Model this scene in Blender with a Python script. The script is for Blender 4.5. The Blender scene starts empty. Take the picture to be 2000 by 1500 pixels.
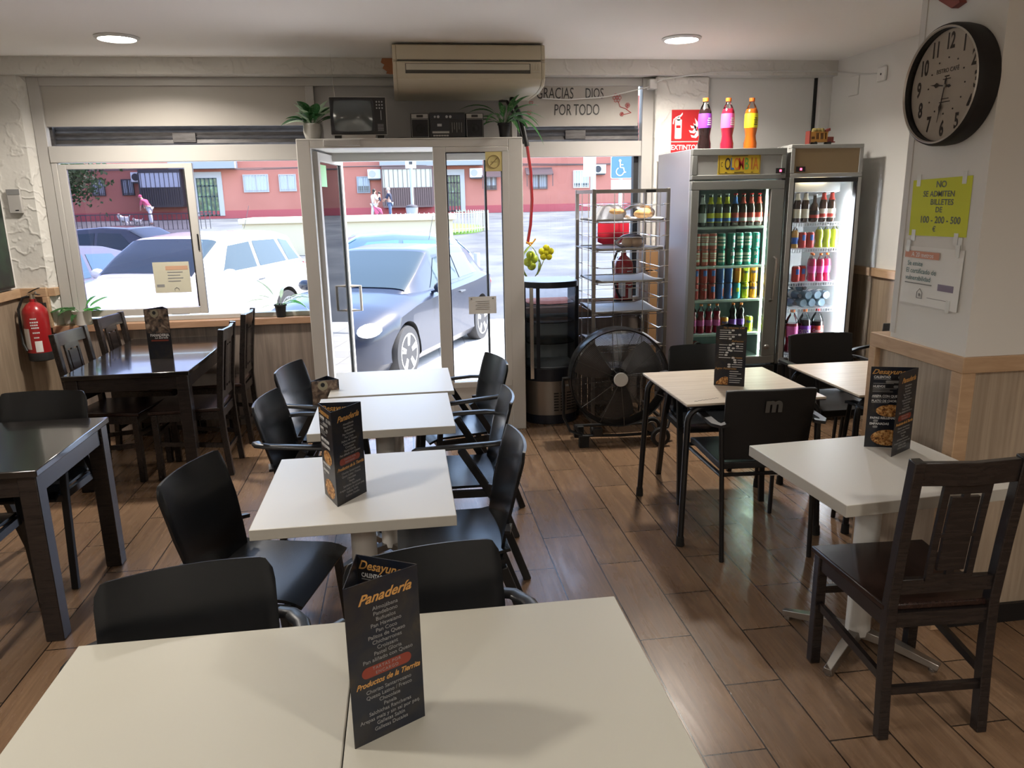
import bpy, bmesh, math, random
import numpy as np
from mathutils import Matrix, Vector
C = bpy.context.scene.collection
SC = bpy.context.scene
PI = math.pi
rnd = random.Random(7)

# ------------------------------------------------------------------ camera
FPX = 1486.59
rows = ((0.99008582, -0.13922346, -0.01862513), (0.0510381, 0.23304075, 0.97112673), (0.13086321, 0.9624494, -0.23783604))
cam_d = bpy.data.cameras.new('camera'); cam = bpy.data.objects.new('camera', cam_d); C.objects.link(cam)
cam_d.sensor_fit = 'HORIZONTAL'; cam_d.sensor_width = 36.0; cam_d.lens = 36.0 * FPX / 2000.0
cam_d.clip_start = 0.05; cam_d.clip_end = 300
mw = Matrix.Identity(4)
for i in range(3):
    mw[i][0] = rows[0][i]; mw[i][1] = rows[1][i]; mw[i][2] = -rows[2][i]
mw[2][3] = 1.70
cam.matrix_world = mw
SC.camera = cam

# ------------------------------------------------------------------ sky, sun, exposure
SC.view_settings.view_transform = 'Standard'; SC.view_settings.look = 'None'
SC.view_settings.gamma = 1.0; SC.view_settings.use_curve_mapping = False
SC.view_settings.exposure = 1.98
w = bpy.data.worlds.new('world'); SC.world = w; w.use_nodes = True
nt = w.node_tree; nt.nodes.clear()
sky = nt.nodes.new('ShaderNodeTexSky'); sky.sky_type = 'NISHITA'; sky.sun_disc = False
sky.sun_elevation = math.radians(58); sky.sun_rotation = math.radians(75); sky.air_density = 1.0; sky.dust_density = 1.5
bg = nt.nodes.new('ShaderNodeBackground'); bg.inputs['Strength'].default_value = 0.34
wo = nt.nodes.new('ShaderNodeOutputWorld')
nt.links.new(sky.outputs[0], bg.inputs[0]); nt.links.new(bg.outputs[0], wo.inputs[0])
sd = bpy.data.lights.new('sun', 'SUN'); sd.energy = 4.0; sd.angle = math.radians(0.6); sd.color = (1.0, 0.96, 0.90)
sun = bpy.data.objects.new('sun', sd); C.objects.link(sun)
sun.rotation_euler = Vector((0.50, 0.10, 0.86)).to_track_quat('Z', 'Y').to_euler()

# ------------------------------------------------------------------ materials
MATS = {}
def mat(name, col=(0.8, 0.8, 0.8), rough=0.5, metal=0.0, spec=0.5, coat=0.0, trans=0.0, emit=None, es=0.0, ior=1.45, alpha=1.0):
    if name in MATS: return MATS[name]
    m = bpy.data.materials.new(name); m.use_nodes = True
    b = m.node_tree.nodes['Principled BSDF']
    b.inputs['Base Color'].default_value = (*col, 1); b.inputs['Roughness'].default_value = rough
    b.inputs['Metallic'].default_value = metal; b.inputs['Specular IOR Level'].default_value = spec
    b.inputs['Coat Weight'].default_value = coat; b.inputs['Transmission Weight'].default_value = trans
    b.inputs['IOR'].default_value = ior; b.inputs['Alpha'].default_value = alpha
    if coat: b.inputs['Coat Roughness'].default_value = 0.06
    if emit: b.inputs['Emission Color'].default_value = (*emit, 1); b.inputs['Emission Strength'].default_value = es
    MATS[name] = m; return m
def N(m, t, **k):
    n = m.node_tree.nodes.new(t)
    for a, v in k.items(): setattr(n, a, v)
    return n
def L(m, a, b): m.node_tree.links.new(a, b)
def bsdf(m): return m.node_tree.nodes['Principled BSDF']
def coords(m, scale=(1, 1, 1), rot=(0, 0, 0), loc=(0, 0, 0), kind='Object'):
    tc = N(m, 'ShaderNodeTexCoord'); mp = N(m, 'ShaderNodeMapping')
    mp.inputs['Scale'].default_value = scale; mp.inputs['Rotation'].default_value = rot; mp.inputs['Location'].default_value = loc
    L(m, tc.outputs[kind], mp.inputs[0]); return mp.outputs[0]
def noise(m, vec, scale, detail=4, rough=0.55, dist=0.0):
    n = N(m, 'ShaderNodeTexNoise'); n.inputs['Scale'].default_value = scale; n.inputs['Detail'].default_value = detail
    n.inputs['Roughness'].default_value = rough; n.inputs['Distortion'].default_value = dist
    L(m, vec, n.inputs['Vector']); return n.outputs['Fac']
def ramp(m, fac, stops):
    r = N(m, 'ShaderNodeValToRGB'); e = r.color_ramp.elements
    e[0].position, e[0].color = stops[0][0], (*stops[0][1], 1); e[1].position, e[1].color = stops[-1][0], (*stops[-1][1], 1)
    for p, c in stops[1:-1]:
        x = e.new(p); x.color = (*c, 1)
    L(m, fac, r.inputs[0]); return r.outputs[0]
def bump(m, fac, strength=0.3, dist=0.01):
    b = N(m, 'ShaderNodeBump'); b.inputs['Strength'].default_value = strength; b.inputs['Distance'].default_value = dist
    L(m, fac, b.inputs['Height']); L(m, b.outputs[0], bsdf(m).inputs['Normal'])
def mixc(m, fac, a, b, mode='MIX'):
    x = N(m, 'ShaderNodeMix', data_type='RGBA', blend_type=mode)
    for sock, v in ((0, fac), (6, a), (7, b)):
        if isinstance(v, (int, float)): x.inputs[sock].default_value = v
        elif isinstance(v, tuple): x.inputs[sock].default_value = (*v, 1)
        else: L(m, v, x.inputs[sock])
    return x.outputs[2]
def woodmat(name, c0, c1, scale, stretch, rough=0.4, bumps=0.1, coat=0.0, dark=None):
    m = mat(name, c1, rough, coat=coat)
    v = coords(m, stretch)
    f = noise(m, v, scale, 6, 0.6, 0.6)
    st = [(0.3, c0), (0.7, c1)] if dark is None else [(0.28, dark), (0.42, c0), (0.72, c1)]
    L(m, ramp(m, f, st), bsdf(m).inputs['Base Color']); bump(m, f, bumps, 0.002); return m
def glassmat(name, tint=(1, 1, 1), refl=0.08, rough=0.0):
    m = bpy.data.materials.new(name); m.use_nodes = True; t = m.node_tree; t.nodes.clear()
    o = t.nodes.new('ShaderNodeOutputMaterial'); a = t.nodes.new('ShaderNodeBsdfTransparent'); a.inputs[0].default_value = (*tint, 1)
    g = t.nodes.new('ShaderNodeBsdfGlossy'); g.inputs['Roughness'].default_value = rough
    lw = t.nodes.new('ShaderNodeFresnel'); lw.inputs[0].default_value = 1.25 + refl
    mx = t.nodes.new('ShaderNodeMixShader'); t.links.new(lw.outputs[0], mx.inputs[0])
    t.links.new(a.outputs[0], mx.inputs[1]); t.links.new(g.outputs[0], mx.inputs[2]); t.links.new(mx.outputs[0], o.inputs[0])
    MATS[name] = m; return m

# floor planks (0.648 x 0.2112, running away from the camera)
m = mat('floor_planks', rough=0.38)
tc = N(m, 'ShaderNodeTexCoord'); sp = N(m, 'ShaderNodeSeparateXYZ'); L(m, tc.outputs['Object'], sp.inputs[0])
cb = N(m, 'ShaderNodeCombineXYZ')
ay = N(m, 'ShaderNodeMath', operation='ADD'); ay.inputs[1].default_value = -4.843; L(m, sp.outputs[1], ay.inputs[0]); L(m, ay.outputs[0], cb.inputs[0])
ax = N(m, 'ShaderNodeMath', operation='ADD'); ax.inputs[1].default_value = -0.838; L(m, sp.outputs[0], ax.inputs[0]); L(m, ax.outputs[0], cb.inputs[1])
br = N(m, 'ShaderNodeTexBrick'); L(m, cb.outputs[0], br.inputs['Vector'])
for k, v in (('Scale', 1.0), ('Brick Width', 0.6478), ('Row Height', 0.2112), ('Mortar Size', 0.0030), ('Mortar Smooth', 0.1), ('Bias', 0.0)): br.inputs[k].default_value = v
br.inputs['Color1'].default_value = (0, 0, 0, 1); br.inputs['Color2'].default_value = (1, 1, 1, 1); br.inputs['Mortar'].default_value = (0.5, 0.5, 0.5, 1)
of = N(m, 'ShaderNodeVectorMath', operation='MULTIPLY_ADD'); L(m, br.outputs['Color'], of.inputs[0]); of.inputs[1].default_value = (7, 13, 5); L(m, tc.outputs['Object'], of.inputs[2])
mp = N(m, 'ShaderNodeMapping'); mp.inputs['Scale'].default_value = (9, 1.1, 1); L(m, of.outputs[0], mp.inputs[0])
g1 = noise(m, mp.outputs[0], 1.6, 7, 0.62, 1.2)
mp2 = N(m, 'ShaderNodeMapping'); mp2.inputs['Scale'].default_value = (70, 3, 1); L(m, of.outputs[0], mp2.inputs[0])
g2 = noise(m, mp2.outputs[0], 1.5, 5, 0.6, 0.3)
c1 = ramp(m, g1, [(0.30, (0.125, 0.076, 0.044)), (0.5, (0.185, 0.115, 0.067)), (0.72, (0.25, 0.165, 0.10))])
c2 = mixc(m, 0.35, c1, ramp(m, g2, [(0.3, (0.09, 0.055, 0.035)), (0.7, (0.29, 0.19, 0.12))]))
tone = ramp(m, br.outputs['Color'], [(0.0, (0.86, 0.86, 0.88)), (1.0, (1.10, 1.05, 1.0))])
c3 = mixc(m, 1.0, c2, tone, 'MULTIPLY')
c4 = mixc(m, br.outputs['Fac'], c3, (0.015, 0.009, 0.006))
L(m, c4, bsdf(m).inputs['Base Color'])
inv = N(m, 'ShaderNodeMath', operation='MULTIPLY_ADD'); inv.inputs[1].default_value = -1.0; inv.inputs[2].default_value = 1.0; L(m, br.outputs['Fac'], inv.inputs[0])
ad = N(m, 'ShaderNodeMath', operation='MULTIPLY_ADD'); ad.inputs[1].default_value = 0.25; L(m, g2, ad.inputs[0]); L(m, inv.outputs[0], ad.inputs[2])
bump(m, ad.outputs[0], 0.12, 0.002)
L(m, ramp(m, g1, [(0.3, (0.34,) * 3), (0.7, (0.22,) * 3)]), bsdf(m).inputs['Roughness'])

# stucco: trowelled plaster
m = mat('stucco', (0.60, 0.585, 0.55), 0.85)
v = coords(m)
wv = N(m, 'ShaderNodeTexWave'); wv.inputs['Scale'].default_value = 2.0; wv.inputs['Distortion'].default_value = 22; wv.inputs['Detail'].default_value = 4; wv.inputs['Detail Scale'].default_value = 1.6; wv.bands_direction = 'DIAGONAL'
L(m, v, wv.inputs[0])
nn = noise(m, v, 9, 3)
f1 = N(m, 'ShaderNodeMath', operation='POWER'); f1.inputs[1].default_value = 5; L(m, wv.outputs['Fac'], f1.inputs[0])
f2 = N(m, 'ShaderNodeMath', operation='MULTIPLY_ADD'); L(m, f1.outputs[0], f2.inputs[0]); f2.inputs[1].default_value = 0.8; L(m, nn, f2.inputs[2])
bump(m, f2.outputs[0], 0.45, 0.012)
m = mat('wall_paint', (0.68, 0.675, 0.65), 0.8); bump(m, noise(m, coords(m), 60, 3), 0.08, 0.003)
m = mat('ceiling_paint', (0.84, 0.81, 0.77), 0.85); bump(m, noise(m, coords(m), 8, 3), 0.05, 0.004)
mat('panel_beige', (0.40, 0.375, 0.34), 0.5)
mat('panel_grey', (0.36, 0.345, 0.33), 0.5)
mat('frame_cream', (0.43, 0.415, 0.395), 0.42)
mat('frame_white', (0.55, 0.535, 0.505), 0.42)
mat('black_gasket', (0.015, 0.015, 0.015), 0.6)
m = mat('shutter_metal', (0.10, 0.09, 0.09), 0.45, 0.6)
L(m, ramp(m, noise(m, coords(m, (3, 3, 20)), 4, 5), [(0.3, (0.07, 0.065, 0.065)), (0.75, (0.13, 0.125, 0.125))]), bsdf(m).inputs['Base Color'])
def lamin(name, c0, c1, dark, hor):
    m = mat(name, c1, 0.5)
    v = coords(m, (7, 7, 0.55) if hor == 0 else (1, 1, 1))
    f = noise(m, v, 1.6, 7, 0.6, 1.4)
    base = ramp(m, f, [(0.25, dark), (0.42, c0), (0.66, c1)])
    v2 = coords(m, (90, 90, 1.2)); g = noise(m, v2, 1.0, 3)
    col = mixc(m, 0.25, base, ramp(m, g, [(0.35, dark), (0.65, c1)]))
    L(m, col, bsdf(m).inputs['Base Color'])
    return m
lamin('wall_laminate', (0.25, 0.19, 0.135), (0.36, 0.28, 0.20), (0.15, 0.11, 0.075), 0)
lamin('pillar_laminate', (0.33, 0.265, 0.20), (0.46, 0.375, 0.285), (0.21, 0.16, 0.12), 0)
lamin('wall_laminate_grey', (0.20, 0.16, 0.135), (0.30, 0.245, 0.205), (0.11, 0.09, 0.075), 0)
woodmat('pine_trim', (0.40, 0.26, 0.155), (0.50, 0.34, 0.21), 2.5, (3, 3, 20), 0.5, 0.05)
woodmat('sill_wood', (0.33, 0.19, 0.115), (0.42, 0.26, 0.165), 2.5, (2, 20, 20), 0.4, 0.05)
m = woodmat('dark_wood', (0.010, 0.0085, 0.009), (0.026, 0.020, 0.018), 3, (3, 30, 30), 0.27, 0.12)
woodmat('dark_table_top', (0.008, 0.007, 0.007), (0.024, 0.020, 0.018), 2, (2.2, 40, 4), 0.14, 0.12, coat=0.5)
woodmat('dark_red_wood', (0.012, 0.0065, 0.006), (0.030, 0.015, 0.012), 3, (30, 3, 30), 0.25, 0.12)
m = woodmat('black_ply', (0.004, 0.005, 0.006), (0.006, 0.007, 0.009), 3, (30, 3, 3), 0.27, 0.0); bsdf(m).inputs['Specular IOR Level'].default_value = 0.36
mat('black_frame', (0.010, 0.011, 0.013), 0.33)
mat('black_plastic', (0.012, 0.012, 0.013), 0.42)
mat('black_vinyl', (0.010, 0.009, 0.009), 0.55)
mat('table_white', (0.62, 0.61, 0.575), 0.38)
mat('table_white_shaded', (0.43, 0.42, 0.365), 0.42)  # same white top, foreground dimness put into the colour
mat('table_edge', (0.40, 0.385, 0.345), 0.5)
woodmat('table_oak', (0.50, 0.42, 0.33), (0.62, 0.54, 0.44), 2.2, (1.2, 18, 10), 0.42, 0.03)
mat('white_metal', (0.62, 0.62, 0.60), 0.35)
mat('grey_metal', (0.30, 0.30, 0.30), 0.35, 0.8)
mat('steel', (0.30, 0.28, 0.26), 0.36, 0.95)
mat('chrome', (0.7, 0.7, 0.7), 0.12, 1.0)
mat('tube_black', (0.010, 0.010, 0.011), 0.3)
mat('rubber', (0.012, 0.012, 0.012), 0.8)
mat('red_paint', (0.30, 0.012, 0.015), 0.28, coat=0.5)
mat('white_paper', (0.72, 0.72, 0.70), 0.7)
mat('grey_print', (0.22, 0.22, 0.22), 0.8)
mat('black_ink', (0.012, 0.012, 0.014), 0.6)
mat('white_print', (0.75, 0.75, 0.74), 0.6)
mat('lamp_glow', (1, 1, 1), 0.5, emit=(1.0, 0.93, 0.80), es=14.0)
mat('tube_glow', (1, 1, 1), 0.5, emit=(0.88, 1.0, 0.93), es=28.0)
mat('tube_glow_cool', (1, 1, 1), 0.5, emit=(0.86, 0.93, 1.0), es=12.0)
glassmat('clear_glass'); glassmat('fridge_glass', (0.82, 0.90, 0.86), 0.1); glassmat('fridge_glass_cool', (0.93, 0.95, 0.98), 0.08)
glassmat('sash_glass', (0.64, 0.60, 0.66), 0.12); glassmat('leaf_glass', (0.88, 0.93, 0.92), 0.1); glassmat('bag_film', (0.95, 0.96, 0.99), 0.12, 0.25)
def flat(name, r, g, b, rough=0.5, **k): return mat(name, (r, g, b), rough, **k)

# ------------------------------------------------------------------ mesh builder
class MB:
    def __init__(s): s.v = []; s.f = []; s.mi = []; s.T = Matrix.Identity(4); s.k = 0
    def add(s, vs, fs, k=None):
        b = len(s.v); s.v += [tuple(s.T @ Vector(p)) for p in vs]
        s.f += [tuple(b + i for i in q) for q in fs]; s.mi += [s.k if k is None else k] * len(fs); return s
    def box(s, x0, x1, y0, y1, z0, z1, k=None):
        vs = [(x, y, z) for z in (z0, z1) for y in (y0, y1) for x in (x0, x1)]
        return s.add(vs, [(0, 2, 3, 1), (4, 5, 7, 6), (0, 1, 5, 4), (2, 6, 7, 3), (0, 4, 6, 2), (1, 3, 7, 5)], k)
    def hexa(s, bottom, top, k=None):
        n = len(bottom)
        return s.add(list(bottom) + list(top), [tuple(range(n))[::-1], tuple(range(n, 2 * n))] + [(i, (i + 1) % n, n + (i + 1) % n, n + i) for i in range(n)], k)
    def sweep(s, pts, prof, up=(0, 0, 1), closed=False, scale=None, k=None):
        P = [Vector(p) for p in pts]; n = len(P); m_ = len(prof); vs = []; fs = []
        prev = None
        for i, p in enumerate(P):
            if closed: t = (P[(i + 1) % n] - P[i - 1])
            else: t = P[min(i + 1, n - 1)] - P[max(i - 1, 0)]
            t.normalize(); u = Vector(up) if prev is None else prev
            a = u.cross(t)
            if a.length < 1e-4: a = Vector((1, 0, 0)).cross(t)
            if a.length < 1e-4: a = Vector((0, 1, 0)).cross(t)
            a.normalize(); b = t.cross(a); b.normalize(); prev = b
            sc = 1.0 if scale is None else scale[i]
            for (x, y) in prof: vs.append(tuple(p + a * x * sc + b * y * sc))
        rng = n if closed else n - 1
        for i in range(rng):
            for j in range(m_):
                A = i * m_ + j; B = i * m_ + (j + 1) % m_; D = ((i + 1) % n) * m_
                fs.append((A, B, D + (j + 1) % m_, D + j))
        if not closed: fs += [tuple(range(m_))[::-1], tuple(range((n - 1) * m_, n * m_))]
        return s.add(vs, fs, k)
    def tube(s, pts, r, n=8, closed=False, k=None):
        if isinstance(r, (int, float)): sc = None; rr = r
        else: sc = list(r); rr = 1.0
        return s.sweep(pts, [(rr * math.cos(2 * PI * i / n), rr * math.sin(2 * PI * i / n)) for i in range(n)], closed=closed, scale=sc, k=k)
    def bar(s, pts, w_, h_, up=(0, 0, 1), k=None):
        return s.sweep(pts, [(-w_ / 2, -h_ / 2), (w_ / 2, -h_ / 2), (w_ / 2, h_ / 2), (-w_ / 2, h_ / 2)], up=up, k=k)
    def cyl(s, p0, p1, r0, r1=None, n=20, k=None):
        r1 = r0 if r1 is None else r1
        return s.tube([p0, p1], [r0, r1], n, k=k)
    def lathe(s, prof, n=24, k=None, caps=True, c=(0, 0)):
        vs = []; fs = []; m_ = len(prof)
        for (r, z) in prof:
            for i in range(n): vs.append((c[0] + r * math.cos(2 * PI * i / n), c[1] + r * math.sin(2 * PI * i / n), z))
        for a in range(m_ - 1):
            for i in range(n): fs.append((a * n + i, a * n + (i + 1) % n, (a + 1) * n + (i + 1) % n, (a + 1) * n + i))
        if caps: fs += [tuple(range(n))[::-1], tuple(range((m_ - 1) * n, m_ * n))]
        return s.add(vs, fs, k)
    def prism(s, poly, h0, h1, axis='z', k=None):
        def P(a, b, h): return {'z': (a, b, h), 'y': (a, h, b), 'x': (h, a, b)}[axis]
        n = len(poly)
        return s.add([P(a, b, h0) for a, b in poly] + [P(a, b, h1) for a, b in poly],
                     [tuple(range(n))[::-1], tuple(range(n, 2 * n))] + [(i, (i + 1) % n, n + (i + 1) % n, n + i) for i in range(n)], k)
    def grid(s, fn, nu, nv, k=None, closed_u=False):
        vs = [tuple(fn(i / nu, j / nv)) for j in range(nv + 1) for i in range(nu + 1)]
        fs = [(j * (nu + 1) + i, j * (nu + 1) + i + 1, (j + 1) * (nu + 1) + i + 1, (j + 1) * (nu + 1) + i) for j in range(nv) for i in range(nu)]
        return s.add(vs, fs, k)
    def sheet(s, fn, nu, nv, th, k=None):
        V0 = [[Vector(fn(i / nu, j / nv)) for i in range(nu + 1)] for j in range(nv + 1)]
        vs = []; 
        for sgn in (0.5, -0.5):
            for j in range(nv + 1):
                for i in range(nu + 1):
                    a = V0[j][min(i + 1, nu)] - V0[j][max(i - 1, 0)]; b = V0[min(j + 1, nv)][i] - V0[max(j - 1, 0)][i]
                    nn_ = a.cross(b); 
                    if nn_.length > 1e-9: nn_.normalize()
                    vs.append(tuple(V0[j][i] + nn_ * th * sgn))
        W = nu + 1; B = W * (nv + 1); fs = []
        for j in range(nv):
            for i in range(nu):
                q = (j * W + i, j * W + i + 1, (j + 1) * W + i + 1, (j + 1) * W + i)
                fs.append(q); fs.append(tuple(B + x for x in q[::-1]))
        ring = [i for i in range(W)] + [j * W + nu for j in range(1, nv + 1)] + [nv * W + i for i in range(nu - 1, -1, -1)] + [j * W for j in range(nv - 1, 0, -1)]
        for a, b in zip(ring, ring[1:] + ring[:1]): fs.append((b, a, B + a, B + b))
        return s.add(vs, fs, k)
    def ball(s, c, r, n=12, k=None, jit=0.0):
        c = Vector(c); r = (r, r, r) if isinstance(r, (int, float)) else r; m_ = max(4, n // 2); vs = [(c.x, c.y, c.z - r[2])]
        for a in range(1, m_):
            t = PI * a / m_
            for i in range(n):
                q = 1 + (rnd.random() - .5) * jit
                vs.append((c.x + q * r[0] * math.sin(t) * math.cos(2 * PI * i / n), c.y + q * r[1] * math.sin(t) * math.sin(2 * PI * i / n), c.z - q * r[2] * math.cos(t)))
        vs.append((c.x, c.y, c.z + r[2])); fs = []
        for i in range(n): fs.append((0, 1 + (i + 1) % n, 1 + i))
        for a in range(m_ - 2):
            for i in range(n): fs.append((1 + a * n + i, 1 + a * n + (i + 1) % n, 1 + (a + 1) * n + (i + 1) % n, 1 + (a + 1) * n + i))
        e = len(vs) - 1; b = 1 + (m_ - 2) * n
        for i in range(n): fs.append((b + i, b + (i + 1) % n, e))
        return s.add(vs, fs, k)
    def build(s, name, mats, parent=None, loc=(0, 0, 0), bev=0, smooth=35, sub=0, rot=None):
        me = bpy.data.meshes.new(name); me.from_pydata(s.v, [], s.f)
        if not isinstance(mats, (list, tuple)): mats = [mats]
        for q in mats: me.materials.append(MATS[q] if isinstance(q, str) else q)
        me.polygons.foreach_set('material_index', s.mi)
        bm = bmesh.new(); bm.from_mesh(me); bmesh.ops.recalc_face_normals(bm, faces=bm.faces); bm.to_mesh(me); bm.free()
        if smooth:
            me.polygons.foreach_set('use_smooth', [True] * len(me.polygons)); me.set_sharp_from_angle(angle=math.radians(smooth))
        me.update()
        o = bpy.data.objects.new(name, me); C.objects.link(o); o.location = loc
        if rot: o.rotation_euler = rot
        if parent is not None: o.parent = parent
        if bev:
            b = o.modifiers.new('bevel', 'BEVEL'); b.width = bev; b.segments = 2; b.limit_method = 'ANGLE'; b.angle_limit = math.radians(40)
        if sub:
            q = o.modifiers.new('sub', 'SUBSURF'); q.levels = sub; q.render_levels = sub
        return o
def tag(o, label, cat, group=None, kind=None):
    if label: o['label'] = label
    if cat: o['category'] = cat
    if group: o['group'] = group
    if kind: o['kind'] = kind
    return o
def thing(name, label, cat, loc=(0, 0, 0), rz=0.0, group=None):
    o = bpy.data.objects.new(name, None); C.objects.link(o); o.empty_display_size = 0.1
    o.location = loc; o.rotation_euler = (0, 0, rz); return tag(o, label, cat, group)
def struct(name, mb, mats, label=None, parent=None, **k):
    o = mb.build(name, mats, parent, **k)
    if parent is None: o['kind'] = 'structure'
    if label: o['label'] = label
    return o
def kids(o): return [c for c in C.objects if c.parent == o]
KCACHE = {}
def dup(root, loc, rz, label=None, group=None):
    def cp(o, par):
        c = o.copy(); C.objects.link(c); c.parent = par; return c
    r = cp(root, None); r.location = loc; r.rotation_euler = (0, 0, rz)
    if label: r['label'] = label
    if group: r['group'] = group
    def rec(src, dst):
        for ch in KCACHE.setdefault(src.name, kids(src)):
            d = cp(ch, dst); rec(ch, d)
    rec(root, r); return r
def fmat(o, right, up):
    r = Vector(right).normalized(); u = Vector(up); u = (u - r * u.dot(r)).normalized(); n = r.cross(u)
    m_ = Matrix.Identity(4)
    for i in range(3): m_[i][0] = r[i]; m_[i][1] = u[i]; m_[i][2] = n[i]; m_[i][3] = o[i]
    return m_
def textmesh(s_, size, shear=0.0, align='CENTER', sx=1.0, bold=0.0, ext=0.0002, sp=1.0):
    cu = bpy.data.curves.new('t', 'FONT'); cu.body = s_; cu.size = size; cu.shear = shear; cu.align_x = align; cu.align_y = 'CENTER'
    cu.extrude = ext; cu.offset = bold; cu.resolution_u = 3; cu.space_character = sp
    o = bpy.data.objects.new('t', cu); C.objects.link(o); bpy.context.view_layer.update()
    me = bpy.data.meshes.new_from_object(o); C.objects.unlink(o); bpy.data.objects.remove(o); bpy.data.curves.remove(cu)
    vs = [(v.co.x * sx, v.co.y, v.co.z) for v in me.vertices]; fs = [tuple(p.vertices) for p in me.polygons]
    bpy.data.meshes.remove(me); return vs, fs
def lettering(name, mats, parent, base, items, loc=(0, 0, 0)):
    """items: (string, x, y, size, kwargs) laid on the plane of matrix base"""
    mb = MB()
    for it in items:
        s_, x, y, size = it[:4]; kw = dict(it[4]) if len(it) > 4 else {}
        k = kw.pop('k', 0); rz = kw.pop('rz', 0.0)
        mb.T = base @ Matrix.Translation((x, y, 0)) @ Matrix.Rotation(rz, 4, 'Z')
        vs, fs = textmesh(s_, size, **kw); mb.add(vs, fs, k)
    return mb.build(name, mats, parent, loc=loc, smooth=0)
ORD = ['leftmost', 'second from left', 'third from left', 'fourth from left', 'fifth from left', 'sixth from left', 'seventh from left', 'eighth from left', 'ninth from left', 'tenth from left']
# ------------------------------------------------------------------ setting
CE = 2.69; YW = 6.0
XL, XR, YB = -2.81, 3.42, -2.6
struct('floor', MB().box(XL - .2, XR + .2, YB - .2, 6.25, -0.12, 0), 'floor_planks', 'brown wood-look plank tiles laid lengthways')
struct('ceiling', MB().box(XL - .2, XR + .2, YB - .2, 6.3, CE, CE + 0.15), 'ceiling_paint')
# left wall with laminate wainscot
struct('wall_left', MB().box(XL - .2, XL, YB, 6.25, 0, CE), 'wall_paint')
struct('wall_left_wainscot', MB().box(XL, XL + .015, YB, 5.99, 0, 1.06), 'wall_laminate')
struct('trim_1', MB().box(XL, XL + .035, YB, 5.99, 1.06, 1.125), 'pine_trim', bev=.003)
struct('wall_right', MB().box(XR, XR + .2, YB, 6.25, 0, CE), 'wall_paint')
struct('wall_right_wainscot', MB().box(XR - .015, XR, YB, 5.99, 0, 1.09), 'wall_laminate')
struct('trim_2', MB().box(XR - .035, XR, YB, 5.99, 1.09, 1.15), 'pine_trim', bev=.003)
struct('wall_back', MB().box(XL, XR, YB - .2, YB, 0, CE), 'wall_paint')
# front wall
struct('wall_front_beam', MB().box(XL, XR, 5.93, 6.25, 2.58, CE), 'stucco', 'textured plaster beam over the shop front')
mb = MB(); mb.hexa([(XL, YW, 0), (-2.60, YW, 0), (-2.54, 6.10, 0), (-2.54, 6.25, 0), (XL, 6.25, 0)], [(XL, YW, 2.58), (-2.585, YW, 2.58), (-2.53, 6.10, 2.58), (-2.53, 6.25, 2.58), (XL, 6.25, 2.58)])
struct('wall_front_pier', mb, 'stucco')
mb = MB(); mb.box(XL, -2.61, 5.985, 6.0, 0, 1.06); mb.box(-2.61, -2.60, 5.985, 6.1, 0, 1.06)
struct('wall_pier_wainscot', mb, 'wall_laminate')
mb = MB(); mb.box(XL, -2.60, 5.965, 6.0, 1.06, 1.125); mb.box(-2.635, -2.595, 5.965, 6.0, 0.83, 1.06); mb.box(-2.60, -2.55, 5.99, 6.08, 1.06, 1.12)
struct('trim_3', mb, 'pine_trim', bev=.003)
mb = MB(); mb.box(-2.60, -0.66, 6.0, 6.2, 0, 0.79)
struct('wall_front_left_low', mb, 'wall_laminate_grey')
mb = MB(); mb.box(-2.60, -0.66, 5.97, 6.14, 0.79, 0.84)
struct('trim_4', mb, 'sill_wood', 'reddish wooden window sill', bev=.003)
mb = MB(); mb.box(0.85, 1.97, 6.0, 6.2, 0, 0.79); struct('wall_front_right_low', mb, 'wall_laminate_grey')
mb = MB(); mb.box(0.85, 1.97, 5.97, 6.14, 0.79, 0.84); struct('trim_5', mb, 'sill_wood', bev=.003)
mb = MB(); mb.box(1.97, 2.40, 5.98, 6.25, 0, 2.58); struct('wall_front_right_pier', mb, 'stucco', bev=.015)
mb = MB(); mb.box(2.40, 3.31, 6.08, 6.25, 0, 2.58); mb.box(2.395, 2.42, 6.05, 6.1, 0, 2.58)
struct('wall_front_recess', mb, 'wall_paint')
mb = MB(); mb.box(3.33, XR, 6.0, 6.25, 0, 2.58); struct('wall_front_right_end', mb, 'wall_paint')
mb = MB(); mb.box(3.31, 3.33, 6.06, 6.25, 0, 2.58); struct('trim_6', mb, 'black_gasket')
# orange patch of old paint on the beam beside the air conditioner
mb = MB(); pts = [(-.09, 2.688), (-.10, 2.66), (-.075, 2.645), (-.09, 2.62), (-.06, 2.60), (-.065, 2.585), (-.04, 2.581), (.12, 2.581), (.12, 2.688)]
mb.prism(pts, 5.924, 5.931, 'y'); flat('orange_paint', .42, .17, .08, .8); struct('wall_paint_patch', mb, 'orange_paint', 'patch of old orange paint on the beam')
# upper opaque panels
mb = MB(); mb.box(-2.53, -0.60, 6.08, 6.12, 2.25, 2.52); struct('wall_front_upper_left', mb, 'panel_beige')
mb = MB(); mb.box(-0.60, 0.88, 6.10, 6.14, 2.10, 2.52); struct('wall_front_upper_middle', mb, 'panel_grey')
mb = MB(); mb.box(0.88, 1.86, 6.08, 6.12, 2.23, 2.52); struct('wall_front_upper_right', mb, 'panel_beige')
# frames around panels
mb = MB()
mb.box(-2.47, 1.885, 6.06, 6.13, 2.52, 2.579)
mb.box(-2.55, -2.47, 6.06, 6.13, 0.84, 2.579); mb.box(-0.66, -0.60, 6.061, 6.129, 2.10, 2.52); mb.box(0.86, 0.90, 6.061, 6.129, 2.10, 2.52)
mb.box(1.885, 1.98, 6.04, 6.13, 0.84, 2.579)
struct('trim_7', mb, 'frame_cream', bev=.004)
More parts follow.
